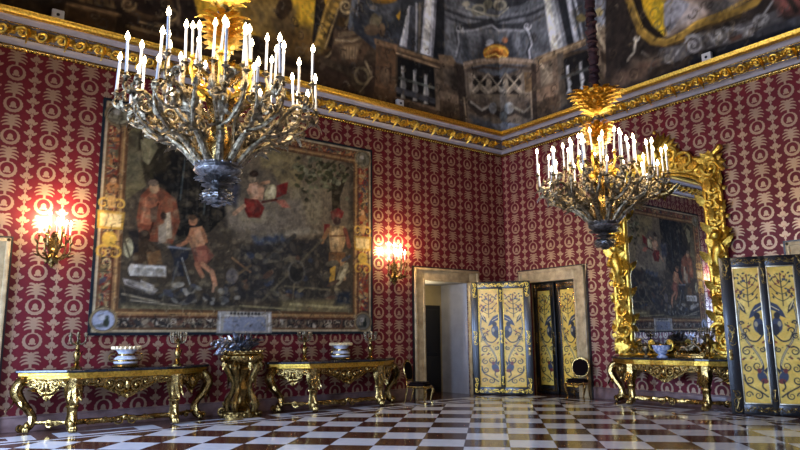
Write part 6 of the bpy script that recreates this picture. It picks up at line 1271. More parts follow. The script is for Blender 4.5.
MB().box((X0, -.05, Z1-.10), (X1, -.005, Z1-.03)).build('hanging_batten', DARKWOOD, tp, smooth=False)

# ------------------------------------------------------------------ painted door leaves
PW, PH = .45, 2.44
pc = Canvas(-PW/2, PW/2, 0, PH, .0105, hexc('dab248'))
DK = hexc('1c1c22'); BL = hexc('323a4e'); GN = hexc('4a4a2c'); RD = hexc('6c2a22'); LT = hexc('e8d08a')
pc.blots(120, -.22, .22, 0, PH, .03, .1, [hexc('ecd274'), hexc('d8b048')], .35)
def vine(pts, w=.022, c=DK): pc.stroke([(v.x, v.y) for v in spline([(x, y, 0) for x, y in pts], 6)], w*.8, c)
# flowering shrub at the top
vine([(.0, 1.72), (.0, 1.95), (.01, 2.30)], .02)
for s in (-1, 1):
    for y, L in ((1.86, .16), (1.98, .17), (2.10, .14), (2.2, .09)):
        vine([(0, y-.06), (s*L*.55, y-.01), (s*L, y+.08)], .014)
for i in range(34):
    a = pc.rg.uniform(-.19, .19); b = pc.rg.uniform(1.9, 2.36) - abs(a)*.3
    pc.ell(a, b, .022, .015, [DK, GN, BL, RD][pc.rg.integers(4)], pc.rg.uniform(0, 3))
# winged bracket and half figure
pc.poly([(.22, 1.80), (.10, 1.74), (.02, 1.62), (-.02, 1.50), (.06, 1.54), (.13, 1.62), (.22, 1.66)], BL); pc.stroke([(.2, 1.72), (.08, 1.64)], .015, LT)
pc.poly([(-.20, 1.86), (-.14, 1.66), (-.05, 1.58), (-.08, 1.72)], DK); pc.stroke([(-.16, 1.80), (-.09, 1.66)], .02, LT)
pc.ell(.13, 1.38, .085, .14, BL); pc.ell(.12, 1.55, .05, .06, DK); pc.ell(.16, 1.30, .06, .10, DK); pc.ell(.09, 1.40, .03, .05, LT, op=.6)
vine([(.19, 1.22), (.08, 1.10), (-.04, 1.12), (-.10, 1.24)], .03); pc.curl(-.09, 1.28, .06, .025, DK, 1.2, 0)
# long acanthus scroll down the side
vine([(-.16, 1.74), (-.19, 1.50), (-.15, 1.28), (-.08, 1.10), (.02, .95), (.10, .80), (.14, .64), (.10, .50)], .040, BL); vine([(-.16, 1.74), (-.19, 1.50), (-.15, 1.28), (-.08, 1.10), (.02, .95), (.10, .80), (.14, .64)], .014, LT)
for x, y, r, h, a in ((-.10, .92, .085, 1, 1), (-.14, 1.18, .05, -1, 2), (.05, .66, .09, -1, 0), (-.10, .62, .07, 1, 2), (-.15, 1.42, .04, 1, 0), (.15, .95, .05, -1, 1)): pc.curl(x, y, r, .026, DK, 1.4, a, h)
for x, y in ((-.04, .80), (-.17, .78), (.18, 1.08), (-.04, 1.36), (-.02, 1.0)): pc.ell(x, y, .026, .018, RD, .6); pc.ell(x+.03, y+.02, .02, .012, GN, -.5)
# crested bird beast at the foot and curls
pc.ell(.11, .47, .075, .10, BL, .4); pc.ell(.07, .58, .035, .045, RD); pc.poly([(.18, .52), (.22, .66), (.14, .58)], DK); pc.ell(.14, .40, .06, .045, RD); vine([(.12, .40), (.10, .30), (.15, .24)], .03)
vine([(-.18, .50), (-.14, .34), (-.02, .26), (.08, .20), (.17, .13)], .030); pc.curl(-.10, .42, .08, .026, DK, 1.4, 3); pc.curl(.02, .15, .07, .024, DK, 1.4, 1, -1); pc.curl(-.13, .16, .06, .022, DK, 1.3, 0)
for i in range(16): pc.ell(pc.rg.uniform(-.2, .2), pc.rg.uniform(.06, 1.7), .012, .008, [DK, GN][pc.rg.integers(2)], pc.rg.uniform(0, 3))
pc.stroke([(-.225, 0), (.225, 0), (.225, PH), (-.225, PH), (-.225, 0)], .016, hexc('8a6416'))
pc.grain(.10, (2, 6))
DAYLIT_GILT = simple('gilt with painted daylight', (.90, .87, .76), .35, 1, c2=(.7, .66, .55))  # leaf 3 gilt moulding: grazing daylight painted in as a silvery tone
def relief_scrolls(mb, x0, x1, z0, z1, y, s=1):
    """flat gilt foliage inside a rectangle on the leaf's face"""
    w = abs(x1-x0); h = abs(z1-z0); vert = h > w; n = max(2, int((h if vert else w)/.10)); pts = []
    for i in range(n):
        t = (i+.5)/n; cx = (x0+x1)/2 + (0 if vert else (t-.5)*w); cz = (z0+z1)/2 + ((t-.5)*h if vert else 0); hd = 1 if i % 2 else -1
        r = min(w, h)*.40
        mb.scroll((cx, y, cz), (1, 0, 0), (0, 0, 1), r, .009, 1.2, i, hd, 10, flat=.7, eye=False)
        d = Vector((.8*hd, 0, 1) if vert else (1, 0, .8*hd)); mb.leaf((cx, y, cz), d, Vector((d.z, 0, -d.x)), r*1.9, .014, .12, 2, .004, 5)
        pts.append((cx + (r*.35*hd if vert else 0), y, cz + (0 if vert else r*.35*hd)))
    mb.tube(spline(pts, 4), .008, 5)
def make_leaf(W=1.46, H=2.86, two=True, gm=GOLD, flip=False, label=None, mm_=None, st=.18):
    """leaf hinged at local x=0, running along +x, its shown face towards -y"""
    r = empty('door_leaf', (0, 0, 0), 0, label, 'door leaf')
    st = st if two else .12; mid = .11; rb = .19
    n = 2 if two else 1
    pw = (W-2*st-(mid if two else 0))/n; zs = (rb, H-rb)
    xs = [st+i*(pw+mid) for i in range(n)]
    mb = MB(); T = .035
    for a, b in [(0, st)] + ([(st+pw, st+pw+mid)] if two else []) + [(W-st, W)]: mb.bevbox((a, -T, 0), (b, T, H), .006)
    for a in xs:
        mb.bevbox((a-.01, -T, 0), (a+pw+.01, T, rb), .006); mb.bevbox((a-.01, -T, H-rb), (a+pw+.01, T, H), .006); mb.box((a-.01, -.012, rb-.01), (a+pw+.01, .012, H-rb+.01))
    mb.build('frame', BLACK, r)
    for i, a in enumerate(xs):
        sx = pw/PW; sz = (H-2*rb)/PH; f = 1 if i == 0 else -1
        q = pc.mesh('painted_panel', PANELPAINT, lambda X, Y: (X*sx*f + a+pw/2, X*0-.014, Y*sz+rb), r)
        if f < 0: q.data.flip_normals()
        mm = MB()
        for u, v in (((a, -.030, rb), (a+.022, -.010, H-rb)), ((a+pw-.022, -.030, rb), (a+pw, -.010, H-rb)), ((a, -.030, rb), (a+pw, -.010, rb+.022)), ((a, -.030, H-rb-.022), (a+pw, -.010, H-rb))): mm.bevbox(u, v, .005)
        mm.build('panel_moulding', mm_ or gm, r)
    y = -T-.002
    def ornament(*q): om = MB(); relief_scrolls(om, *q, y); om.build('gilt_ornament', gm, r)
    for x0, x1 in ((.03, st-.03), (W-st+.03, W-.03)):
        for z0, z1 in ((.03, .42), (H-.42, H-.03), (H*.5-.20, H*.5+.16)): ornament(x0, x1, z0, z1)
    if two:
        for z0, z1 in ((.20, .50), (1.25, 1.65), (H-.55, H-.20)): ornament(st+pw+.02, st+pw+mid-.02, z0, z1)
    for z0, z1 in ((.04, .15), (H-.15, H-.04)): ornament(st-.03, W-st+.03, z0, z1)
    hx0, kx = (W, .07) if flip else (0, W-.07)
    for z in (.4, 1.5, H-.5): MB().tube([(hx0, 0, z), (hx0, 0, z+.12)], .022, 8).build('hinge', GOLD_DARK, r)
    kb = MB(); kb.tube([(kx, -T, 1.08), (kx, -T-.05, 1.08)], .012, 8).ball((kx, -T-.065, 1.08), .03, 10).bevbox((kx-.03, -T-.008, .98), (kx+.03, -T, 1.18), .003); kb.build('handle', GOLD, r)
    return r
lf1 = make_leaf(1.53, 2.87, gm=GOLD_BRIGHT, label='black and gold two-panel door leaf swung open at the long wall doorway')
HX, HY = -1.475, -.13; ANG = math.atan2(-1.16, .90)
lf1.location = (HX, HY, .012); lf1.rotation_euler.z = ANG
lf2a = make_leaf(.70, 2.84, False, label='narrow gold panelled door leaf half hidden behind the open leaf in the corner doorway')
lf2b = make_leaf(.70, 2.84, False, label='narrow gold panelled door leaf shut in the corner doorway, behind the corner chair')
# both shut inside the reveal of door 2; shown face towards the room (-x)
lf2a.location = (.12, -.882, .012); lf2a.rotation_euler.z = -PI/2
lf2b.location = (.12, -1.645, .012); lf2b.rotation_euler.z = -PI/2
lf3 = make_leaf(1.46, 2.92, True, gm=GOLD_DARK, mm_=DAYLIT_GILT, st=.215, flip=True, label='black and gold two-panel door leaf open beside the mirror console at far right')
# leaf 3 is hinged on door 4 and folded back towards the mirror: its free edge stands off the wall
hx, hy, ex, ey = -.12, -7.695, -.81, -6.405
# shown face must look towards -x: build runs from the free edge to the hinge
lf3.location = (ex, ey, .012); lf3.rotation_euler.z = math.atan2(hy-ey, hx-ex)
# ------------------------------------------------------------------ console tables
def paw(mb, x, y, ang=0, s=1):
    for k in (-1, 0, 1):
        a = ang + k*.5
        mb.ball((x+.045*s*math.sin(a), y-.045*s*math.cos(a), .034*s), (.026*s, .034*s, .034*s), 8)
    mb.ball((x, y, .07*s), (.05*s, .05*s, .06*s), 10)
def carved_run(mb, o, dx, L, drop, nn, ztop, cart=True):
    """carved apron: plate with a scalloped lower edge and scrolls, shell and leaves in relief"""
    o = Vector(o); dx = Vector(dx).normalized(); nn = Vector(nn).normalized(); up = Vector((0, 0, 1))
    N = 28; top = []; bot = []
    for i in range(N+1):
        t = i/N; u = (t-.5)*2
        d = .095 + (drop-.095)*math.exp(-(u*2.3)**2) + .026*abs(math.sin(t*PI*5))
        top.append(o + dx*(L*t)); bot.append(o + dx*(L*t) - up*d)
    vs = [tuple(p) for p in top] + [tuple(p) for p in bot] + [tuple(p-nn*.03) for p in top] + [tuple(p-nn*.03) for p in bot]
    fs = []; k = N+1
    for i in range(N):
        fs += [(i, i+1, k+i+1, k+i), (2*k+i+1, 2*k+i, 3*k+i, 3*k+i+1), (k+i, k+i+1, 3*k+i+1, 3*k+i), (i+1, i, 2*k+i, 2*k+i+1)]
    fs += [(0, k, 3*k, 2*k), (k-1, 3*k-1, 4*k-1, 2*k-1)]
    mb.add(vs, fs)
    c = o + dx*(L/2) + nn*.01
    for s in (-1, 1):
        e = dx*s
        mb.scroll(c + e*L*.09 - up*drop*.45, e, up, drop*.30, .034, 1.5, PI*.2, 1, 16)
        mb.scroll(c + e*L*.19 - up*drop*.30, e, -up, drop*.24, .029, 1.4, PI*.5, 1, 14)
        mb.scroll(c + e*L*.31 - up*.065, e, up, .052, .025, 1.4, 0, 1, 12); mb.scroll(c + e*L*.42 - up*.055, e, -up, .046, .023, 1.4, 0, 1, 12)
        mb.leaf(c + e*L*.05 - up*drop*.8, e*1.0 + up*.75, nn, drop*.9, .035, .35, 3, .012)
        mb.leaf(c + e*L*.22 - up*drop*.5, e + up*.35, nn, L*.13, .028, .3, 3, .010)
        mb.leaf(c + e*L*.34 - up*.10, e + up*.2, nn, L*.10, .022, .3, 3, .010)
    if cart:
        mb.ball(c - up*drop*.42, (.055, .055, drop*.30), 12)
        for q in range(7):
            a = PI*(q/6); mb.leaf(c - up*drop*.80, dx*math.cos(a) + up*math.sin(a)*1.1, nn, drop*.55, .020, .3, 1, .010, 6)
        mb.ball(c - up*drop*1.0, (.03, .03, .04), 8)
def make_console(label, gm=GOLD):
    r = empty('console_table', (0, 0, 0), 0, label, 'console table', 'gilded console tables')
    fx, fy, bx = .86, -.60, 1.62
    out = [(-1.68, 0), (-1.69, -.13), (-1.60, -.20), (-1.0, -.66), (-.72, -.70), (-.35, -.68), (0, -.70), (.35, -.68), (.72, -.70), (1.0, -.66), (1.60, -.20), (1.69, -.13), (1.68, 0)]
    sc = lambda k, dy: [(x*k, min(0, y*k+dy)) for x, y in out]
    t = MB().slab(out, .955, 1.0); o = t.build('marble_top', DARKMARBLE, r, smooth=False)
    bv = o.modifiers.new('bevel', 'BEVEL'); bv.width = .012; bv.segments = 3; bv.limit_method = 'ANGLE'; bv.angle_limit = math.radians(50)
    f = MB().slab(sc(.975, 0), .905, .955).slab(sc(.955, 0), .865, .905).slab(sc(.985, 0), .858, .872); o = f.build('gilded_band', GOLD_BRIGHT, r, smooth=False)
    bv = o.modifiers.new('bevel', 'BEVEL'); bv.width = .008; bv.segments = 2; bv.limit_method = 'ANGLE'; bv.angle_limit = math.radians(50)
    a = MB(); zt = .862
    carved_run(a, (-.80, -.655, zt), (1, 0, 0), 1.60, .33, (0, -1, 0), zt)
    a.build('carved_apron', gm, r)
    for s in (-1, 1):
        a = MB(); d = Vector((.66, .46, 0)) if s > 0 else Vector((-.66, .46, 0)); n = Vector((s*.57, -.82, 0))
        carved_run(a, (s*.93, -.625, zt), d, .74, .33, n, zt)
        a.build('carved_end_apron', gm, r)
    for s in (-1, 1):                                   # front legs: tapering herms with scrolled heads and paws
        m = MB(); M = Matrix.Translation((s*fx, fy, 0)) @ Matrix.Diagonal((1.28, 1.1, 1, 1))
        m.lathe([(.001, .87), (.105, .87), (.115, .84), (.10, .80), (.112, .74), (.118, .66), (.095, .56), (.072, .47), (.064, .44), (.08, .43), (.085, .405), (.066, .385), (.06, .30), (.068, .22), (.082, .17), (.07, .12), (.055, .08), (.05, .05), (.001, .05)], 16, M, 8, .06)
        for e in (-1, 1):
            m.scroll((s*fx+e*.085, fy-.06, .79), (e, 0, 0), (0, 0, 1), .055, .022, 1.4, 0, 1, 14); m.leaf((s*fx+e*.05, fy-.09, .74), (e*.2, -.15, -1), (1, 0, 0), .26, .035, -.2, 3, .01)
        m.leaf((s*fx, fy-.10, .78), (0, -.25, -1), (1, 0, 0), .34, .05, -.25, 4, .012); m.leaf((s*fx, fy-.06, .38), (0, -.1, -1), (1, 0, 0), .22, .035, -.2, 3, .01)
        paw(m, s*fx, fy-.04, 0, 1.7); m.build('leg', gm, r)
        m = MB()                                          # rear legs: big C scrolls turned outwards
        P = spline([(s*1.50, -.16, .86), (s*1.60, -.16, .80), (s*1.66, -.17, .66), (s*1.58, -.18, .50), (s*1.46, -.18, .36), (s*1.38, -.18, .22), (s*1.44, -.18, .10), (s*1.58, -.19, .06)], 5)
        m.tube(P, lerp_list([.065, .095, .10, .085, .065, .065, .07, .045], len(P)), 9, flat=1.15)
        m.scroll((s*1.61, -.16, .74), (s, 0, 0), (0, 0, 1), .075, .03, 1.3, 0, 1, 14); m.scroll((s*1.56, -.19, .085), (s, 0, 0), (0, 0, 1), .06, .025, 1.3, PI, 1, 12)
        m.leaf((s*1.66, -.22, .70), (-s*.35, -.1, -1), (1, 0, 0), .32, .05, -.25, 4, .012); m.leaf((s*1.40, -.23, .34), (s*.1, -.1, -1), (1, 0, 0), .24, .045, -.2, 3, .012); m.leaf((s*1.68, -.18, .52), (s*.2, 0, -1), (0, 1, 0), .2, .04, .4, 3, .01)
        paw(m, s*1.46, -.21, s*.6, 1.4); m.build('leg', gm, r)
    m = MB()                                              # stretcher
    F = spline([(-fx, fy, .15), (-.55, fy+.05, .155), (-.25, fy-.02, .15), (0, fy+.02, .17), (.25, fy-.02, .15), (.55, fy+.05, .155), (fx, fy, .15)], 6); m.tube(F, .045, 8, flat=.9)
    for s in (-1, 1): m.tube(spline([(s*fx, fy, .15), (s*1.10, -.42, .16), (s*1.40, -.18, .15)], 6), .032, 8)
    for s in (-1, 1):
        m.scroll((s*.12, fy-.03, .15), (s, 0, 0), (0, 0, 1), .07, .022, 1.4, PI, 1, 12); m.scroll((s*.34, fy-.02, .15), (s, 0, 0), (0, 0, -1), .05, .018, 1.3, PI, 1, 12); m.leaf((s*.16, fy-.03, .14), (s, 0, .15), (0, 0, 1), .22, .04, .2, 3, .012); m.leaf((s*.42, fy-.02, .15), (s, 0, -.05), (0, 0, 1), .30, .035, .2, 3, .012)
        m.scroll((s*1.16, -.40, .15), (s*.8, .6, 0), (0, 0, 1), .06, .02, 1.4, PI, 1, 12); m.leaf((s*1.0, -.53, .15), (s*.8, .5, 0), (0, 0, 1), .22, .04, .3, 3, .012)
    m.ball((0, fy-.03, .18), (.06, .04, .06), 10); m.build('stretcher', gm, r)
    return r
CX1, CX2, CY3 = -10.15, -5.65, -5.02
c1 = make_console('gilded console table with dark marble top at the far left, under the tapestry\'s left half')
c1.location = (CX1, -.045, 0); c1.scale = (.97, 1, 1)
c2 = another(c1, (CX2, -.045, 0), 0, 'gilded console table with dark marble top left of the doorway, under the tapestry\'s right half')
c3 = another(c1, (-.045, CY3, 0), -PI/2, 'gilded console table with dark marble top under the large gilt mirror')

# ------------------------------------------------------------------ things on the consoles
TZ = 1.0
def make_candelabrum(label, gm=GOLD, am=BRONZE):
    r = empty('candelabrum', (0, 0, 0), 0, label, 'candelabrum', 'candelabra on the consoles')
    MB().lathe([(.001, 0), (.085, 0), (.09, .02), (.07, .035), (.05, .05), (.03, .075)], 16, None, 6, .08).build('foot', gm, r)
    MB().lathe([(.03, .07), (.055, .10), (.034, .13), (.042, .16), (.062, .22), (.054, .27), (.03, .31), (.046, .325), (.03, .34), (.028, .40), (.04, .43), (.048, .46), (.024, .49), (.001, .50)], 14).leaf((0, -.04, .2), (0, -.2, 1), (1, 0, 0), .12, .02, .3, 2, .006).leaf((.04, 0, .2), (.2, 0, 1), (0, 1, 0), .12, .02, .3, 2, .006).build('stem', gm, r)
    for k in range(6):
        a = k*PI/3+.3; ca, sa = math.cos(a), math.sin(a); m = MB()
        P = bez((.01*ca, .01*sa, .44), (.06*ca, .06*sa, .38), (.15*ca, .15*sa, .42), (.14*ca, .14*sa, .54), 9); m.tube(P, .015, 6)
        m.leaf((.08*ca, .08*sa, .43), (ca, sa, .7), (-sa, ca, 0), .10, .022, .4, 2, .005, 6)
        m.lathe([(.008, .53), (.032, .545), (.036, .56), (.018, .565), (.022, .61), (.016, .61)], 10, Matrix.Translation((.14*ca, .14*sa, 0)))
        m.build('arm', am, r)
    m = MB().lathe([(.012, .49), (.026, .53), (.016, .55), (.02, .62), (.012, .62)], 10); m.build('socket', am, r)
    return r
def make_bowl(label):
    r = empty('porcelain_bowl', (0, 0, 0), 0, label, 'bowl', 'white bowls on the consoles')
    MB().lathe([(.001, 0), (.17, 0), (.18, .018), (.165, .035), (.14, .05)], 24, None, 8, .05).build('gilt_foot', GOLD, r)
    MB().lathe([(.13, .045), (.155, .06), (.165, .10), (.145, .135), (.105, .165), (.10, .195), (.125, .235), (.17, .265), (.16, .27), (.10, .23), (.02, .20), (.001, .20)], 28, None, 14, .02).build('body', PORCELAIN, r)
    m = MB()
    for k in range(20):
        a = 2*PI*k/20; m.ball((.182*math.cos(a), .182*math.sin(a), .278), (.022, .022, .030), 7); 
    m.lathe([(.165, .262), (.19, .264), (.19, .274), (.165, .272)], 28)
    m.build('scalloped_rim', CREAMGILT, r)
    MB().lathe([(.160, .085), (.172, .092), (.172, .108), (.160, .115)], 28).lathe([(.10, .160), (.114, .166), (.114, .190), (.10, .196)], 24).build('gilt_bands', GOLD, r)
    for s in (-1, 1):
        m = MB(); m.tube(bez((s*.135, 0, .20), (s*.25, 0, .22), (s*.24, 0, .08), (s*.16, 0, .09), 8), .011, 7); m.build('handle', GOLD, r)
    return r
CREAMGILT = simple('cream and gilt', (.88, .80, .62), .35, .2, var=.2, vscale=20)
k1 = make_candelabrum('gilt candelabrum near the left end of the far left console')
k1.location = (CX1-.76, -.33, TZ)
another(k1, (CX1+.96, -.33, TZ), .2, 'gilt candelabrum near the right end of the far left console')
another(k1, (CX2-.87, -.33, TZ), .5, 'gilt candelabrum left of the white bowl on the console by the doorway')
another(k1, (CX2+.82, -.33, TZ), .9, 'gilt candelabrum at the right end of the console by the doorway')
b1 = make_bowl('white porcelain bowl with a scalloped rim on the far left console'); b1.location = (CX1+.04, -.33, TZ); b1.scale = (1.28, 1.28, 1.22)
another(b1, (CX2+.03, -.33, TZ), .3, 'white porcelain bowl with a scalloped rim on the console by the doorway')

# jardiniere between the consoles
UX, UY = -7.98, -.50
j = empty('jardiniere', (UX, UY, 0), 0, 'gilded jardiniere on a carved figure stand between the two consoles', 'jardiniere')
m = MB()
m.slab([(.40*math.cos(a), .34*math.sin(a)*(.9 if math.sin(a) > 0 else 1)) for a in [2*PI*i/24 for i in range(24)]], 0, .07)
m.slab([(.34*math.cos(a), .29*math.sin(a)) for a in [2*PI*i/24 for i in range(24)]], .07, .11)
for i in range(18):
    a = 2*PI*i/18; m.ball((.385*math.cos(a), .33*math.sin(a), .06), .035, 7)
for i in range(3):
    a = -PI/2 + 2*PI*i/3; m.scroll((.36*math.cos(a), .31*math.sin(a), .11), (math.cos(a), math.sin(a), 0), (0, 0, 1), .08, .03, 1.4, PI, 1, 12)
m.build('base', GOLD_DARK, j)
for i in range(4):
    a = -PI/2 + PI/4 + PI/2*i; ca, sa = math.cos(a), math.sin(a); m = MB()
    P = spline([(.27*ca, .25*sa, .10), (.30*ca, .27*sa, .25), (.20*ca, .18*sa, .45), (.17*ca, .15*sa, .62), (.26*ca, .23*sa, .80), (.33*ca, .29*sa, .95), (.26*ca, .24*sa, 1.06)], 5)
    m.tube(P, lerp_list([.06, .07, .05, .05, .065, .07, .04], len(P)), 8)
    m.scroll((.31*ca, .28*sa, .95), (ca, sa, 0), (0, 0, 1), .09, .03, 1.3, 0, 1, 12); m.scroll((.29*ca, .26*sa, .22), (ca, sa, 0), (0, 0, 1), .08, .028, 1.3, PI, -1, 12)
    m.leaf((.33*ca, .30*sa, .86), (-ca*.4, -sa*.4, -1), (-sa, ca, 0), .30, .06, -.3, 4, .012); m.leaf((.22*ca, .20*sa, .46), (ca*.4, sa*.4, -1), (-sa, ca, 0), .26, .05, -.3, 3, .012)
    # little herm head on each support
    m.ball((.24*ca, .22*sa, .70), (.05, .05, .062), 10); m.build('support', GOLD_DARK, j)
m = MB().lathe([(.001, .12), (.16, .12), (.18, .18), (.10, .26), (.07, .34), (.10, .44), (.13, .52), (.09, .60), (.06, .70), (.10, .80), (.17, .90), (.15, .96), (.001, .98)], 18, None, 6, .08)
m.build('pedestal', GOLD_DARK, j)
m = MB().lathe([(.001, .96), (.18, .965), (.31, 1.01), (.39, 1.09), (.40, 1.15), (.36, 1.19), (.365, 1.21), (.405, 1.225), (.415, 1.245), (.385, 1.25), (.34, 1.20), (.2, 1.15), (.001, 1.14)], 40, None, 20, .035)
for i in range(24):
    a = 2*PI*i/24; m.ball((.405*math.cos(a), .405*math.sin(a), 1.24), .024, 7)
for i in range(4):
    a = -PI/2+PI/2*i; m.ball((.395*math.cos(a), .395*math.sin(a), 1.10), (.05, .05, .065), 10); m.leaf((.38*math.cos(a), .38*math.sin(a), 1.03), (0, 0, -1), (-math.sin(a), math.cos(a), 0), .14, .04, -.1, 2, .01)
m.build('gadrooned_bowl', GOLD, j)
# silvery bouquet in the bowl
bq = empty('silver_bouquet', (UX, UY, 1.15), 0, 'tarnished silver bouquet of leaves and blooms filling the gilded jardiniere', 'bouquet')
for nm, mat, n, rr in (('leaves', SILVER, 46, 1), ('dark_leaves', BLUEGREY, 30, 1)):
    m = MB()
    for i in range(n):
        a = rnd.uniform(0, 2*PI); e = rnd.uniform(.15, 1.25); d = Vector((math.cos(a)*math.cos(e), math.sin(a)*math.cos(e)*.8, math.sin(e))); L = rnd.uniform(.10, .17)
        b0 = Vector((0, 0, .07)) + d*rnd.uniform(.10, .30); s = d.cross(Vector((rnd.uniform(-1, 1), rnd.uniform(-1, 1), rnd.uniform(-1, 1))))
        m.leaf(b0, d, s, L*1.25, .040, rnd.uniform(.2, .8), 1, .006, 6); m.tube([(0, 0, .0), tuple(b0*.5), tuple(b0)], .006, 5)
    m.build(nm, mat, bq)
m = MB()
for i in range(9):
    a = rnd.uniform(0, 2*PI); e = rnd.uniform(.3, 1.1); c = Vector((math.cos(a)*math.cos(e)*.33, math.sin(a)*math.cos(e)*.26, .08+math.sin(e)*.30))
    m.tube([(0, 0, 0), tuple(c)], .006, 5); m.ball(tuple(c), .024, 8)
    for q in range(6):
        b_ = q*PI/3; s = Vector((math.cos(b_), math.sin(b_), .5)); m.leaf(c, s, Vector((-math.sin(b_), math.cos(b_), 0)), .07, .026, .3, 0, .004, 5)
m.build('blooms', SILVER, bq)
m = MB()       # trailing sprays hanging over the left rim
for i in range(9):
    y0 = rnd.uniform(-.22, .10); L = rnd.uniform(.38, .60); h = rnd.uniform(.02, .30)
    P = bez((-.05, y0, .08), (-.2, y0*1.1, .30), (-L*.8, y0*1.3, .26), (-L, y0*1.4-.03, h), 8); m.tube(P, .006, 5)
    for q in (3, 5, 7, 8):
        c = P[q]; d = Vector((-.5, rnd.uniform(-.6, .4), rnd.uniform(-.8, .5))); m.leaf(c, d, d.cross(Vector((0, 1, .3))), .14, .034, rnd.uniform(.2, .6), 1, .005, 6)
m.build('trailing_leaves', SILVER, bq)

# on the mirror console (local +x runs to the right along the wall, -y into the room)
MR = Matrix.Translation((-.045, CY3, 0)) @ Matrix.Rotation(-PI/2, 4, 'Z')
def on3(x, y): v = MR @ Vector((x, y, 0)); return (v.x, v.y, TZ)
v = empty('porcelain_vase', on3(-.20, -.36), -PI/2, 'squat blue and white porcelain vase with gold scroll handles under the mirror', 'vase')
MB().lathe([(.001, 0), (.11, 0), (.12, .02), (.09, .04), (.07, .06), (.12, .10), (.17, .16), (.185, .22), (.20, .26), (.19, .265), (.15, .22), (.001, .2)], 28, None, 6, .03).build('body', BLUEPORC, v)
for s in (-1, 1):
    m = MB(); m.tube(spline([(s*.13, -.02, .13), (s*.24, -.02, .17), (s*.27, -.02, .27), (s*.20, -.02, .33), (s*.15, -.02, .29)], 5), .022, 8); m.scroll((s*.21, -.02, .31), (s, 0, 0), (0, 0, 1), .055, .02, 1.3, 0, 1, 12); m.leaf((s*.24, -.03, .17), (s*.5, 0, 1), (0, 1, 0), .16, .03, .3, 2, .008); m.build('handle', GOLD_BRIGHT, v)
m = MB().lathe([(.19, .255), (.21, .262), (.205, .275), (.185, .268)], 28); m.build('gilt_rim', GOLD, v)
cl = empty('figure_group', on3(.44, -.34), -PI/2, 'dark bronze reclining figure group with gilt mounts right of the blue vase', 'figure group')
m = MB().bevbox((-.30, -.10, 0), (.30, .10, .05), .012).bevbox((-.25, -.08, .05), (.25, .08, .09), .012)
for s in (-1, 1): m.scroll((s*.27, -.07, .085), (s, 0, 0), (0, 0, 1), .055, .018, 1.4, PI, 1, 12)
m.build('plinth', GOLD, cl)
m = MB(); m.tube(spline([(-.27, -.02, .13), (-.14, -.02, .15), (-.02, 0, .16), (.07, 0, .24), (.10, 0, .32)], 5), lerp_list([.028, .045, .06, .065, .035], 21), 9); m.ball((.115, -.01, .375), (.04, .042, .05), 10); m.tube(spline([(.10, -.05, .30), (.20, -.06, .22), (.24, -.05, .13)], 5), lerp_list([.026, .022, .016], 11), 7); m.tube(spline([(.08, -.06, .28), (-.02, -.09, .22), (-.12, -.07, .2)], 5), lerp_list([.024, .02, .015], 11), 7); m.tube(spline([(-.02, -.05, .15), (-.14, -.07, .22), (-.2, -.06, .11)], 5), lerp_list([.04, .034, .02], 11), 7)
m.build('figure', BRONZE, cl)
m = MB()
for q in range(8): a = q*.5; m.leaf((-.26+.07*q, -.06, .09), (math.cos(a)*.4, -.3, 1), (1, 0, 0), .11, .03, .4, 2, .006, 6)
m.build('gilt_foliage', GOLD, cl)
another(k1, on3(.86, -.44), -PI/2+.4, 'gilt candelabrum at the right of the mirror console beside the open leaf')
fg = empty('urn', on3(-.62, -.30), -PI/2, 'small dark bronze urn left of the blue and white vase', 'urn')
MB().lathe([(.001, 0), (.07, 0), (.075, .02), (.04, .04), (.03, .07), (.07, .12), (.095, .18), (.085, .22), (.06, .245), (.085, .27), (.07, .275), (.001, .25)], 20, None, 8, .03).build('body', BRONZE, fg)
for s in (-1, 1): MB().tube(bez((s*.08, 0, .20), (s*.15, 0, .26), (s*.14, 0, .12), (s*.07, 0, .12), 8), .009, 6).build('handle', GOLD, fg)

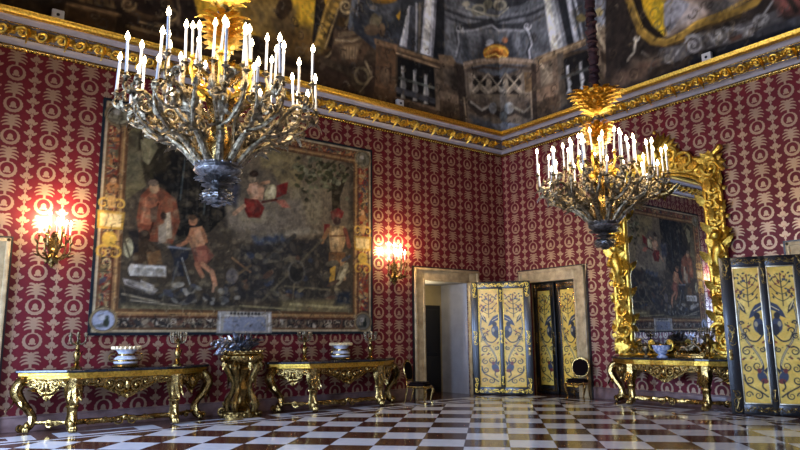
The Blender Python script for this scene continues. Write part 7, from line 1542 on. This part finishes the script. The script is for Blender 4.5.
# ------------------------------------------------------------------ chairs
def make_chair(label):
    r = empty('side_chair', (0, 0, 0), 0, label, 'chair', 'gilded side chairs')
    w, d, sh = .25, .24, .46
    for sx in (-1, 1):
        m = MB(); P = spline([(sx*.22, -d+.02, sh-.05), (sx*.255, -d-.02, sh-.12), (sx*.235, -d, sh-.25), (sx*.205, -d+.02, .10), (sx*.225, -d-.02, .025)], 5); m.tube(P, lerp_list([.034, .042, .026, .017, .02], len(P)), 8); m.scroll((sx*.23, -d-.02, .035), (0, -1, 0), (0, 0, 1), .026, .012, 1.2, PI, 1, 10); m.leaf((sx*.25, -d-.05, sh-.09), (0, 0, -1), (1, 0, 0), .10, .025, -.2, 2, .006, 6); m.build('leg', GOLD, r)
        m = MB(); P = spline([(sx*.20, d, sh-.03), (sx*.205, d+.01, .30), (sx*.20, d+.05, .12), (sx*.205, d+.10, .012)], 5); m.tube(P, lerp_list([.028, .025, .02, .018], len(P)), 8); m.build('leg', GOLD, r)
    m = MB()
    P = spline([(-.21, -d+.01, sh-.05), (-.10, -d-.02, sh-.075), (0, -d-.03, sh-.06), (.10, -d-.02, sh-.075), (.21, -d+.01, sh-.05)], 4); m.tube(P, .032, 8)
    for sx in (-1, 1): m.tube(spline([(sx*.22, -d+.02, sh-.05), (sx*.245, 0, sh-.06), (sx*.20, d, sh-.05)], 5), .030, 8)
    m.tube([(-.2, d, sh-.05), (.2, d, sh-.05)], .03, 8); m.leaf((-.06, -d-.05, sh-.07), (1, 0, -.1), (0, 0, 1), .13, .03, .1, 3, .008); m.build('seat_rail', GOLD, r)
    o = [(-.215, .20), (-.255, 0), (-.245, -.20), (-.12, -.255), (0, -.265), (.12, -.255), (.245, -.20), (.255, 0), (.215, .20)]
    ob = MB().slab(o, sh-.035, sh+.02).slab([(x*.9, y*.9) for x, y in o], sh+.02, sh+.055).build('seat_cushion', VELVET, r); b_ = ob.modifiers.new('bevel', 'BEVEL'); b_.width = .018; b_.segments = 3
    m = MB(); by = lambda z: d+.01+.16*(z-sh)
    pts = [(-.12, .575), (-.20, .66), (-.225, .80), (-.18, .93), (-.08, .985), (0, 1.005), (.08, .985), (.18, .93), (.225, .80), (.20, .66), (.12, .575), (0, .56), (-.12, .575)]
    m.tube(spline([(x, by(z), z) for x, z in pts], 4), .026, 8, cap=False)
    for sx in (-1, 1): m.tube(spline([(sx*.20, d, sh-.03), (sx*.185, by(.52), .52), (sx*.15, by(.60), .60)], 5), .022, 8)
    for sx in (-1, 1): m.scroll((sx*.05, by(1.0)-.02, 1.0), (sx, 0, 0), (0, 0, 1), .035, .012, 1.2, 0, 1, 10)
    m.ball((0, by(1.02)-.01, 1.015), (.03, .025, .035), 8); m.build('back_frame', GOLD, r)
    q = MB(); inner = [v_ for v_ in spline([(x*.90, 0, .575+(z-.575)*.94+.012) for x, z in pts[:-1]] + [(pts[0][0]*.9, 0, .587)], 3)][:-1]
    vs = [(v_.x, by(v_.z)-.035, v_.z) for v_ in inner] + [(v_.x, by(v_.z)+.02, v_.z) for v_ in inner]; n = len(inner); fs = [tuple(range(n)), tuple(range(2*n-1, n-1, -1))] + [(i, i+n, (i+1) % n+n, (i+1) % n) for i in range(n)]
    q.add(vs, fs).build('back_cushion', VELVET, r)
    return r
ch = make_chair('gilded chair with dark velvet seat standing left of the open long wall doorway')
ch.scale = (.9, .9, .93); ch.location = (-3.93, -.95, 0); ch.rotation_euler.z = .5
another(ch, (-.58, -2.72, 0), -PI/2+.35, 'gilded chair with dark velvet seat in front of the corner doorway\'s right jamb')

# ------------------------------------------------------------------ mirror
mi = empty('pier_mirror', (0, 0, 0), 0, 'tall pier mirror in an ornate carved gilt frame with a crown of leaves', 'mirror')
mi.matrix_world = Matrix.Translation((-.03, CY3+.12, 0)) @ Matrix.Rotation(-PI/2, 4, 'Z')
Wg, zb, zs_, za = .96, 1.22, 4.50, 4.95      # half glass width, foot, spring, apex
arch = [(-Wg, zb), (-Wg, zs_)] + [(-Wg*math.cos(PI*t/12), zs_+(za-zs_)*math.sin(PI*t/12)) for t in range(1, 12)] + [(Wg, zs_), (Wg, zb)]
MB().prism(arch, -.045, -.02).build('mirror_glass', MIRROR, mi, smooth=False)
m = MB(); P = [(x, -.07, z) for x, z in arch]; 
def widen(k): return [(x*(1+k/Wg), -.07, (z+(k if z > 3 else -k*.5))) for x, z in arch]
m.tube([Vector(p_) for p_ in widen(.03)] + [Vector(widen(.03)[0])], .045, 8, cap=False); m.tube([Vector(p_) for p_ in widen(.36)] + [Vector(widen(.36)[0])], .05, 8, cap=False)
# flat ground between the two mouldings
a_, b_ = widen(.02), widen(.38); n = len(a_); vs = [(p_[0], -.06, p_[2]) for p_ in a_] + [(p_[0], -.06, p_[2]) for p_ in b_] + [(p_[0], -.005, p_[2]) for p_ in a_] + [(p_[0], -.005, p_[2]) for p_ in b_]; fs = []
for i in range(n):
    k = (i+1) % n; fs += [(i, k, n+k, n+i), (n+i, n+k, 3*n+k, 3*n+i), (2*n+i, 2*n+k, k, i)]
m.add(vs, fs).build('frame', GOLD_BRIGHT, mi)
N_ = Vector((0, -1, 0)); UPV = Vector((0, 0, 1))
for s in (-1, 1):
    m = MB(); z = 1.15; i = 0
    while z < 4.55:
        x = s*(Wg+.20+.04*math.sin(i*1.7)); hd = 1 if i % 2 else -1; r_ = .11+.03*math.sin(i*2.3)
        m.scroll((x+s*.05*hd, -.10, z), (s, 0, 0), (0, 0, 1), r_, .042, 1.4, i*1.1, hd, 16); m.leaf((x-s*.12, -.09, z-.02), (s*.5*hd, -.15, 1), (1, 0, 0), .34, .085, .4, 4, .016); m.leaf((x+s*.10, -.09, z+.10), (s*.7, -.1, .7*hd), (0, 0, 1), .26, .07, -.4, 3, .014); m.ball((x, -.13, z+.16), .045, 8)
        m.leaf((x+s*.16, -.07, z), (s, -.1, .4), (0, 0, 1), .14, .05, .3, 2, .012)
        z += .30; i += 1
    # a winged child's head and bust half way up
    for zz_ in (3.20,):
        x = s*(Wg+.24); m.ball((x, -.20, zz_+.28), (.10, .10, .12), 12); m.tube(spline([(x, -.18, zz_+.18), (x+s*.02, -.17, zz_), (x-s*.03, -.15, zz_-.25), (x+s*.05, -.12, zz_-.5)], 5), lerp_list([.06, .13, .10, .05], 16), 10)
        m.leaf((x+s*.06, -.14, zz_+.08), (s, -.1, .9), (0, 0, 1), .34, .09, .3, 4, .015); m.leaf((x-s*.06, -.16, zz_+.08), (-s*.8, -.2, .7), (0, 0, 1), .22, .07, .3, 4, .015); m.tube(spline([(x+s*.10, -.2, zz_+.08), (x+s*.18, -.22, zz_-.1), (x+s*.02, -.24, zz_-.16)], 4), lerp_list([.045, .038, .025], 9), 7)
    # feet of the frame: big scrolls on the console
    m.scroll((s*(Wg+.22), -.12, 1.31), (s, 0, 0), (0, 0, 1), .20, .06, 1.4, PI, 1, 16); m.leaf((s*(Wg+.05), -.11, 1.12), (s, -.1, .5), (0, 0, 1), .4, .10, .3, 4, .016); m.scroll((s*(Wg+.12), -.12, 1.55), (s, 0, 0), (0, 0, -1), .15, .05, 1.4, PI, 1, 16)
    m.build('carved_side', GOLD_BRIGHT, mi)
    # shoulder bundle at the top corner
    m = MB(); cx, cz = s*(Wg+.24), 5.02
    m.tube([(cx-s*.34, -.13, cz-.10), (cx+s*.20, -.15, cz+.26)], lerp_list([.05, .06], 2), 8); m.tube([(cx-s*.05, -.15, cz+.22), (cx+s*.26, -.13, cz-.20)], lerp_list([.055, .045], 2), 8); m.ball((cx+s*.22, -.15, cz+.28), .075, 10); m.scroll((cx, -.14, cz-.12), (s, 0, 0), (0, 0, 1), .18, .055, 1.4, PI*.3, 1, 16)
    for q in range(7): a = q*.7; m.leaf((cx, -.12, cz), (s*math.cos(a), -.15, math.sin(a)), (0, 0, 1) if abs(math.cos(a)) > .7 else (1, 0, 0), .30, .075, .4, 3, .014)
    m.build('carved_shoulder', GOLD_BRIGHT, mi)
m = MB()                                                          # arch and crest
for i in range(13):
    t = PI*(i+.5)/13; c = Vector((-(Wg+.19)*math.cos(t), -.10, zs_+.05+(za-zs_+.20)*math.sin(t))); tg = Vector((math.sin(t), 0, math.cos(t)*.5)).normalized(); nr = Vector((-math.cos(t), 0, math.sin(t)))
    m.scroll(c, tg, nr, .12, .042, 1.4, i, 1 if i % 2 else -1, 14); m.leaf(c - nr*.10, nr + tg*.4, tg, .34, .08, .35, 3, .015); m.leaf(c, -tg*(1 if i < 6 else -1) + nr*.3, nr, .28, .07, .3, 3, .014)
m.build('carved_arch', GOLD_BRIGHT, mi)
m = MB()
for s in (-1, 1):
    m.scroll((s*.30, -.12, 5.42), (s, 0, 0), (0, 0, 1), .20, .055, 1.5, PI, 1, 18); m.scroll((s*.62, -.11, 5.20), (s, 0, 0), (0, 0, -1), .18, .05, 1.4, PI, 1, 16); m.leaf((s*.15, -.12, 5.3), (s, -.1, .8), (0, 0, 1), .42, .09, .4, 4, .016)
for i in range(11):
    a = PI*(i+.5)/11; d = Vector((math.cos(a), -.12, math.sin(a)*1.05)); m.leaf(Vector((0, -.12, 5.42)) + d*.08, d, Vector((-math.sin(a), 0, math.cos(a))), .44 + .08*math.sin(a), .075, .35, 4, .016)
for i in range(7):
    a = PI*(i+.5)/7; d = Vector((math.cos(a), -.5, math.sin(a))); m.leaf(Vector((0, -.16, 5.45)), d, Vector((-math.sin(a), 0, math.cos(a))), .26, .06, .5, 3, .014)
m.ball((0, -.20, 5.46), (.11, .08, .14), 12); m.ball((0, -.15, 5.98), .05, 8); m.build('crest', GOLD_BRIGHT, mi)
m = MB()                                                          # garland hanging inside the arch
m.tube(spline([(-.42, -.09, 4.74), (-.2, -.09, 4.60), (0, -.09, 4.56), (.2, -.09, 4.60), (.42, -.09, 4.74)], 5), lerp_list([.02, .05, .07, .05, .02], 21), 8); m.leaf((0, -.10, 4.72), (0, -.1, -1), (1, 0, 0), .28, .10, -.2, 3, .014)
for s in (-1, 1): m.scroll((s*.16, -.09, 4.66), (s, 0, 0), (0, 0, 1), .08, .028, 1.3, 0, 1, 12)
m.build('garland', GOLD, mi)
m = MB()
for i in range(9):
    x = (i-4)*.24; m.scroll((x, -.11, 1.16), (1, 0, 0), (0, 0, 1), .09, .034, 1.3, i, 1 if i % 2 else -1, 12); m.leaf((x, -.10, 1.12), (.2*(i-4)/4, -.1, 1), (1, 0, 0), .22, .06, .3, 3, .012)
m.build('carved_foot', GOLD, mi)
# ------------------------------------------------------------------ candles
def candle_at(parent, p, h=.33, r=.0135, tilt=(0, 0)):
    M = Matrix.Translation(p) @ Matrix.Rotation(tilt[0], 4, 'X') @ Matrix.Rotation(tilt[1], 4, 'Y')
    global CM, BM
    c = bpy.data.objects.new('candle', CM[h]); col.objects.link(c); c.parent = parent; c.matrix_local = M
    b = bpy.data.objects.new('bulb', BM); col.objects.link(b); b.parent = parent; b.matrix_local = M @ Matrix.Translation((0, 0, h))
def mesh_of(mb, nm, mat):
    o = mb.build(nm, mat); me = o.data; bpy.data.objects.remove(o); return me
CM = {}
for h in (.33, .30, .18): CM[h] = mesh_of(MB().lathe([(.001, 0), (.0140, 0), (.0134, h-.015), (.010, h), (.001, h)], 10), 'candle', WAX)
BM = mesh_of(MB().lathe([(.001, -.002), (.012, 0), (.023, .022), (.021, .042), (.009, .072), (.001, .09)], 10), 'bulb', BULB)
def cup(mb, p, s=1):
    mb.lathe([(.006, -.05*s), (.016, -.03*s), (.012, -.02*s), (.030*s, 0), (.044*s, .006), (.036*s, .012), (.018, .008), (.016, .035), (.020, .045), (.013, .045)], 12, Matrix.Translation(p))

# ------------------------------------------------------------------ chandeliers
def make_chandelier(label):
    r = empty('chandelier', (0, 0, 0), 0, label, 'chandelier', 'candle chandeliers')
    m = MB()                                                       # pine cone drop
    Zf = Matrix.Diagonal((1.15, 1.15, .64, 1)); q_ = MB()
    q_.lathe([(.001, 0), (.03, .005), (.05, .03), (.03, .05), (.075, .08), (.12, .14), (.125, .20), (.09, .26), (.05, .29), (.09, .32), (.14, .345), (.06, .37), (.05, .41), (.001, .41)], 20, None, 10, .05)
    for i in range(5):
        for k in range(10):
            a = 2*PI*(k+.5*(i % 2))/10; zz_ = .085+.04*i; rr = .085+.04*math.sin(PI*(i+1)/6); q_.leaf((rr*.95*math.cos(a), rr*.95*math.sin(a), zz_+.03), (math.cos(a)*.5, math.sin(a)*.5, -1), (-math.sin(a), math.cos(a), 0), .055, .024, -.2, 0, .006, 4)
    m.join(q_, Zf); m.build('finial', DULL, r)
    m = MB(); q_ = MB()                                            # bowl with a gadrooned rim
    q_.lathe([(.001, .39), (.06, .40), (.13, .43), (.21, .475), (.25, .51), (.27, .525), (.28, .545), (.265, .56), (.235, .565), (.25, .585), (.275, .60), (.27, .62), (.24, .63), (.15, .64), (.001, .64)], 36, None, 18, .02)
    for k in range(18):
        a = 2*PI*k/18; q_.leaf((.10*math.cos(a), .10*math.sin(a), .405), (math.cos(a), math.sin(a), .55), (-math.sin(a), math.cos(a), 0), .18, .020, .3, 1, .008, 6); q_.ball((.275*math.cos(a), .275*math.sin(a), .61), .016, 6)
    m.join(q_, Matrix.Translation((0, 0, -.07)) @ Matrix.Diagonal((.86, .86, .82, 1))); m.build('bowl', DULL, r)
    m = MB().lathe([(.10, .44), (.13, .60), (.09, .80), (.06, .88), (.09, .95), (.13, 1.02), (.12, 1.10), (.07, 1.18), (.05, 1.26), (.09, 1.33), (.10, 1.40), (.06, 1.46), (.045, 1.55), (.075, 1.60), (.09, 1.66), (.05, 1.70)], 18, None, 6, .06)
    for lv, n, z, L, R in ((0, 8, .90, .30, .10), (1, 8, 1.30, .30, .08), (2, 6, .66, .26, .12)):
        for k in range(n):
            a = 2*PI*k/n; ca, sa = math.cos(a), math.sin(a); m.leaf((R*ca, R*sa, z), (ca*.5, sa*.5, 1), (-sa, ca, 0), L, .05, .55, 4, .01)
    m.build('shaft', GOLD, r)
    m = MB().lathe([(.05, 1.68), (.085, 1.72), (.10, 1.80), (.08, 1.88), (.10, 1.95), (.13, 2.0), (.06, 2.04), (.045, 2.10)], 16, None, 8, .08)
    for i in range(9):
        z = 1.70+.042*i; R = .075 + .055*(i/8)**2; n = 9; L = .15
        for k in range(n):
            a = 2*PI*(k+.5*(i % 2))/n; ca, sa = math.cos(a), math.sin(a); m.leaf((R*ca, R*sa, z), (ca*(.6+.1*i), sa*(.6+.1*i), 1), (-sa, ca, 0), L, .042, .75, 3, .008, 6)
    m.build('leafy_vase', GOLD_BRIGHT, r)
    m = MB().lathe([(.04, 2.08), (.065, 2.10), (.07, 2.14), (.05, 2.17), (.035, 2.2)], 14); m.build('collar', SILVER, r)
    m = MB().lathe([(.04, 2.18), (.10, 2.22), (.13, 2.30), (.16, 2.40), (.21, 2.48), (.27, 2.53), (.29, 2.57), (.20, 2.60), (.08, 2.62), (.05, 2.66), (.04, 2.70)], 20, None, 10, .05)
    for i in range(9):
        z = 2.20+.044*i; R = .09 + .20*(i/8)**1.3; n = 10 + i//2
        for k in range(n):
            a = 2*PI*(k+.5*(i % 2))/n; ca, sa = math.cos(a), math.sin(a); o_ = .5+.06*i; m.leaf((R*ca, R*sa, z), (ca*o_, sa*o_, 1), (-sa, ca, 0), .15, .045, .8, 3, .008, 6)
    for k in range(14):
        a = 2*PI*k/14; ca, sa = math.cos(a), math.sin(a); m.leaf((.24*ca, .24*sa, 2.58), (ca*1.2, sa*1.2, .5), (-sa, ca, 0), .17, .05, .9, 3, .008, 6); m.ball((.30*ca, .30*sa, 2.585), .022, 6)
    m.build('crown', GOLD_BRIGHT, r)
    m = MB(); n = 190                                              # gathered cord sleeve up to the vault
    P = [(.008*math.sin(i*.7), .008*math.cos(i*.9), 2.62 + (8.13-2.62)*i/n) for i in range(n+1)]
    m.tube(P, [.075+.016*math.sin(i*2.4)+.014*math.sin(i*1.13) for i in range(n+1)], 12); m.build('cord_sleeve', CORD, r)
    m = MB().lathe([(.08, 8.06), (.22, 8.08), (.30, 8.135), (.001, 8.135)], 20); m.build('ceiling_rose', GOLD, r)
    NA = 12
    for k in range(NA):
        a = 2*PI*(k+.35)/NA; R = Matrix.Rotation(a, 4, 'Z'); m = MB()
        f = lambda x, y, z: tuple(R @ Vector((x, y, z)))
        hi = 1.20 if k % 3 == 1 else 1.09
        P = spline([f(.15, 0, .43), f(.23, 0, .47), f(.36, 0, .60), f(.50, 0, .70), f(.66, 0, .85), f(.82, 0, .99), f(.96, 0, .95), f(1.02, 0, 1.0), f(1.0, 0, hi-.035)], 5)
        m.tube(P, lerp_list([.036, .044, .036, .028, .028, .024, .018, .014, .012], len(P)), 8)
        A2 = spline([f(.52, 0, .71), f(.62, .06, .72), f(.78, .15, .84), f(.81, .19, 1.02), f(.78, .20, 1.125)], 5); m.tube(A2, lerp_list([.025, .021, .016, .012], len(A2)), 7)
        A3 = spline([f(.27, 0, .50), f(.30, -.02, .76), f(.44, -.06, .92), f(.57, -.09, 1.08), f(.54, -.10, 1.285)], 5); m.tube(A3, lerp_list([.028, .025, .019, .013], len(A3)), 7)
        t_ = R @ Vector((0, 1, 0)); o_ = R @ Vector((1, 0, 0))
        for (x, y, z), dr, L, W_, cu in (((.44, 0, .74), (1, 0, .5), .20, .055, .7), ((.60, 0, .86), (1, 0, .5), .22, .06, -.5), ((.78, 0, 1.0), (1, 0, -.3), .20, .05, .7), ((.70, .10, .86), (.8, .8, .4), .18, .045, .6), ((.44, -.04, .98), (.7, -.4, .8), .20, .045, .6), ((.30, 0, .68), (.6, 0, 1), .24, .055, .7), ((.92, 0, 1.0), (.6, .6, .5), .14, .04, .6), ((.92, 0, 1.0), (.6, -.6, .5), .14, .04, .6),
              ((.66, 0, .90), (-.3, .6, -1), .16, .045, .5), ((.84, 0, 1.02), (.2, -.5, -1), .15, .04, .5), ((.54, 0, .80), (.2, -.7, -.8), .15, .045, .5), ((.80, .18, 1.04), (.5, .6, .6), .13, .04, .7), ((.55, -.09, 1.12), (.6, -.6, .5), .14, .04, .7), ((1.0, 0, 1.03), (1, 0, -.2), .12, .035, .8), ((.36, -.03, .92), (-.4, -.5, .8), .16, .04, .6), ((.72, .03, .95), (-.2, .8, .6), .14, .04, .7)):
            d = R @ Vector(dr); m.leaf(f(x, y, z-.08), d, t_ if abs(dr[1]) < .3 else d.cross(Vector((0, 0, 1))), L*.9, W_*.85, cu, 4, .008)
        m.scroll(f(.54, 0, .83), o_, (0, 0, 1), .075, .019, 1.4, PI, 1, 14); m.scroll(f(.80, 0, .86), o_, (0, 0, -1), .065, .017, 1.4, 0, 1, 12); m.scroll(f(.36, 0, .72), o_, (0, 0, 1), .07, .018, 1.4, 0, 1, 12); m.scroll(f(.92, .05, 1.06), t_, (0, 0, 1), .05, .018, 1.3, 0, 1, 12); m.scroll(f(.66, -.06, .98), t_, (0, 0, 1), .055, .02, 1.3, PI, 1, 12)
        m.ball(f(.68, 0, .95), .045, 8); m.ball(f(.96, 0, .98), .038, 8); m.ball(f(.80, .17, .98), .032, 8); m.ball(f(.50, -.07, 1.04), .032, 8)
        spots = [((1.0, 0, hi), .33), ((.78, .20, 1.16), .33), ((.54, -.10, 1.32), .33)]
        if k % 2: spots.append(((.88, -.17, .98), .18))
        if k % 2:
            A4 = spline([f(.66, 0, .86), f(.76, -.10, .80), f(.87, -.16, .86), f(.88, -.17, .95)], 5); m.tube(A4, lerp_list([.018, .014, .011], len(A4)), 7)
        for (p_, h) in spots: cup(m, f(*p_))
        arm = m.build('arm', BRONZE, r)
        for (p_, h) in spots:
            q = Vector(f(*p_)); candle_at(arm, Vector((q.x, q.y, q.z+.035)), h, tilt=(rnd.uniform(-.05, .05), rnd.uniform(-.05, .05)))
    for k in range(6):                                             # small upper branches
        a = 2*PI*(k+.1)/6; R = Matrix.Rotation(a, 4, 'Z'); m = MB(); f = lambda x, y, z: tuple(R @ Vector((x, y, z)))
        A = spline([f(.06, 0, 1.22), f(.16, 0, 1.16), f(.28, 0, 1.24), f(.34, 0, 1.38), f(.33, 0, 1.455)], 5); m.tube(A, lerp_list([.03, .028, .02, .015], len(A)), 7)
        m.leaf(f(.16, 0, 1.18), R @ Vector((1, 0, .5)), R @ Vector((0, 1, 0)), .20, .05, .5, 4, .01); m.scroll(f(.22, 0, 1.27), R @ Vector((1, 0, 0)), (0, 0, 1), .05, .018, 1.3, PI, 1, 12); cup(m, f(.33, 0, 1.49), .9)
        arm = m.build('upper_arm', GOLD_BRIGHT, r); q = Vector(f(.33, 0, 1.525)); candle_at(arm, q, .30, tilt=(rnd.uniform(-.08, .08), rnd.uniform(-.08, .08)))
    return r
DULL = simple('smoke dulled bronze', (.66, .65, .64), .32, 1, c2=(.28, .27, .26), vscale=20, bmp=.7, bscale=40, bdist=.02)
CH = ((-10.93, -6.45), (-4.70, -6.60)); CHZ = 2.80
h1 = make_chandelier('large gilt candle chandelier hanging in front of the tapestry')
h1.location = (*CH[0], CHZ)
h2 = another(h1, (*CH[1], CHZ), .2, 'gilt candle chandelier hanging from a dark red cord before the mirror')

# ------------------------------------------------------------------ wall sconces
def make_sconce(label):
    r = empty('wall_sconce', (0, 0, 0), 0, label, 'wall sconce', 'candle sconces on the long wall')
    m = MB()
    m.prism([(.07*math.cos(a)*(1+.3*math.cos(3*a)), .26*math.sin(a)+.12) for a in [2*PI*i/28 for i in range(28)]], -.03, 0)
    for s in (-1, 1):
        m.scroll((s*.05, -.04, .30), (s, 0, 0), (0, 0, 1), .055, .02, 1.4, PI, 1, 12); m.scroll((s*.05, -.04, -.02), (s, 0, 0), (0, 0, -1), .05, .018, 1.4, PI, 1, 12); m.leaf((s*.02, -.04, .05), (s*.6, -.3, -1), (1, 0, 0), .18, .04, .4, 3, .01)
    m.leaf((0, -.05, .06), (0, -.3, -1), (1, 0, 0), .24, .05, .5, 4, .01); m.leaf((0, -.03, .32), (0, -.15, 1), (1, 0, 0), .18, .05, .5, 4, .01); m.ball((0, -.06, -.14), (.03, .03, .045), 8); m.ball((0, -.06, .10), (.06, .05, .08), 10)
    m.build('backplate', GOLD_DARK, r)
    for x, y, z in ((-.24, -.16, .36), (-.15, -.28, .36), (0, -.34, .38), (.15, -.28, .36), (.24, -.16, .36), (-.10, -.18, .52), (.10, -.18, .52)):
        m = MB(); A = spline([(x*.1, -.06, .10), (x*.5, y*.5-.02, -.02 if z < .5 else .1), (x*1.02, y*.95, .08 if z < .5 else .24), (x*1.05, y, z-.10), (x, y, z-.04)], 5); m.tube(A, lerp_list([.022, .018, .015, .012], len(A)), 7)
        d = Vector((x, y, 0)).normalized(); m.leaf(A[8], d + Vector((0, 0, -.4)), d.cross(Vector((0, 0, 1))), .14, .035, .6, 3, .008); m.leaf(A[14], d + Vector((0, 0, .3)), d.cross(Vector((0, 0, 1))), .10, .03, .6, 3, .008); cup(m, (x, y, z), .85)
        arm = m.build('arm', GOLD_DARK, r); candle_at(arm, Vector((x, y, z+.035)), .18)
    return r
SZ = 2.90
s1 = make_sconce('gilt candle sconce glowing on the damask left of the tapestry'); s1.location = (-11.37, 0, SZ)
s2 = another(s1, (-3.93, 0, SZ), 0, 'gilt candle sconce glowing on the damask between the tapestry and the doorway')

# small white boxes on the cornice
def make_box(label, x, y, z, rz):
    r = empty('sensor_box', (x, y, z), rz, label, 'sensor box', 'white boxes on the cornice')
    MB().bevbox((-.10, -.05, 0), (.10, .05, .20), .015).build('body', WHITEPLASTIC, r)
    MB().lathe([(.001, 0), (.028, 0), (.028, .012), (.02, .02), (.001, .02)], 14, Matrix.Translation((0, -.05, .10)) @ Matrix.Rotation(PI/2, 4, 'X')).build('lens', LENS, r)
    return r
BX = (-11.65, -4.0, -6.37)
bx = make_box('small white box with a dark lens on the cornice above the far left sconce', BX[0], -.42, 7.09, 0)
another(bx, (BX[1], -.42, 7.09), 0, 'small white box on the cornice below the painted balustrade left of the corner')
another(bx, (-.42, BX[2], 7.09), -PI/2, 'small white box on the cornice above the mirror wall')

# ------------------------------------------------------------------ light
def lamp(name, kind, loc, energy, color, **kw):
    l = bpy.data.lights.new(name, kind); l.energy = energy; l.color = color
    for k, v_ in kw.items(): setattr(l, k, v_)
    o = bpy.data.objects.new(name, l); col.objects.link(o); o.location = loc; return o
WARM = (1, .78, .50)
for (x, y) in CH:
    for k in range(8):
        a = 2*PI*(k+.5)/8; lamp('chandelier_light', 'POINT', (x+.86*math.cos(a), y+.86*math.sin(a), CHZ+1.54), 31, WARM, shadow_soft_size=.12)
for x in (-11.37, -3.93):
    for dx in (-.16, 0, .16): lamp('sconce_light', 'POINT', (x+dx, -.24, SZ+.68), 62, (1, .70, .36), shadow_soft_size=.07)
DAY = (.45, .62, 1)
for a, b in SW:
    o = lamp('window_light', 'AREA', ((a+b)/2, SY-.38, 2.2), 9, DAY, shape='RECTANGLE', size=1.5, size_y=3.4); o.rotation_euler = (PI/2-.3, 0, 0); o.data.spread = math.radians(140)
for a, b in WW:
    o = lamp('window_light', 'AREA', (WX-.38, (a+b)/2, 2.2), 620 if a > -10 else 380, DAY, shape='RECTANGLE', size=1.5, size_y=3.4); o.rotation_euler = (PI/2-.3, 0, -PI/2); o.data.spread = math.radians(140)
lamp('passage_light', 'POINT', (-2.5, .45, 2.6), 14, (1, .8, .45), shadow_soft_size=.1)
w = bpy.data.worlds.new('sky'); scene.world = w; w.use_nodes = True
w.node_tree.nodes['Background'].inputs[0].default_value = (.22, .26, .33, 1); w.node_tree.nodes['Background'].inputs[1].default_value = .3

# ------------------------------------------------------------------ camera
cam = bpy.data.cameras.new('camera'); co = bpy.data.objects.new('camera', cam); col.objects.link(co)
cam.sensor_width = 36; cam.lens = 651.09*36/800; cam.clip_start = .05
yaw, pitch, roll = .6497, .1690, -.0094
fw = Vector((math.sin(yaw)*math.cos(pitch), math.cos(yaw)*math.cos(pitch), math.sin(pitch))); rt = Vector((math.cos(yaw), -math.sin(yaw), 0)); up = rt.cross(fw)
r2 = rt*math.cos(roll) + up*math.sin(roll); u2 = -rt*math.sin(roll) + up*math.cos(roll)
Mx = Matrix((r2, u2, -fw)).transposed().to_4x4(); Mx.translation = (-13.356, -12.7018, 1.5); co.matrix_world = Mx
scene.camera = co
vs_ = scene.view_settings; vs_.view_transform = 'Standard'; vs_.look = 'None'; vs_.gamma = 1; vs_.use_curve_mapping = False; vs_.exposure = 0.0
scene.cycles.use_denoising = True; scene.cycles.sample_clamp_indirect = 6; scene.cycles.max_bounces = 8; scene.cycles.caustics_reflective = False; scene.cycles.caustics_refractive = False
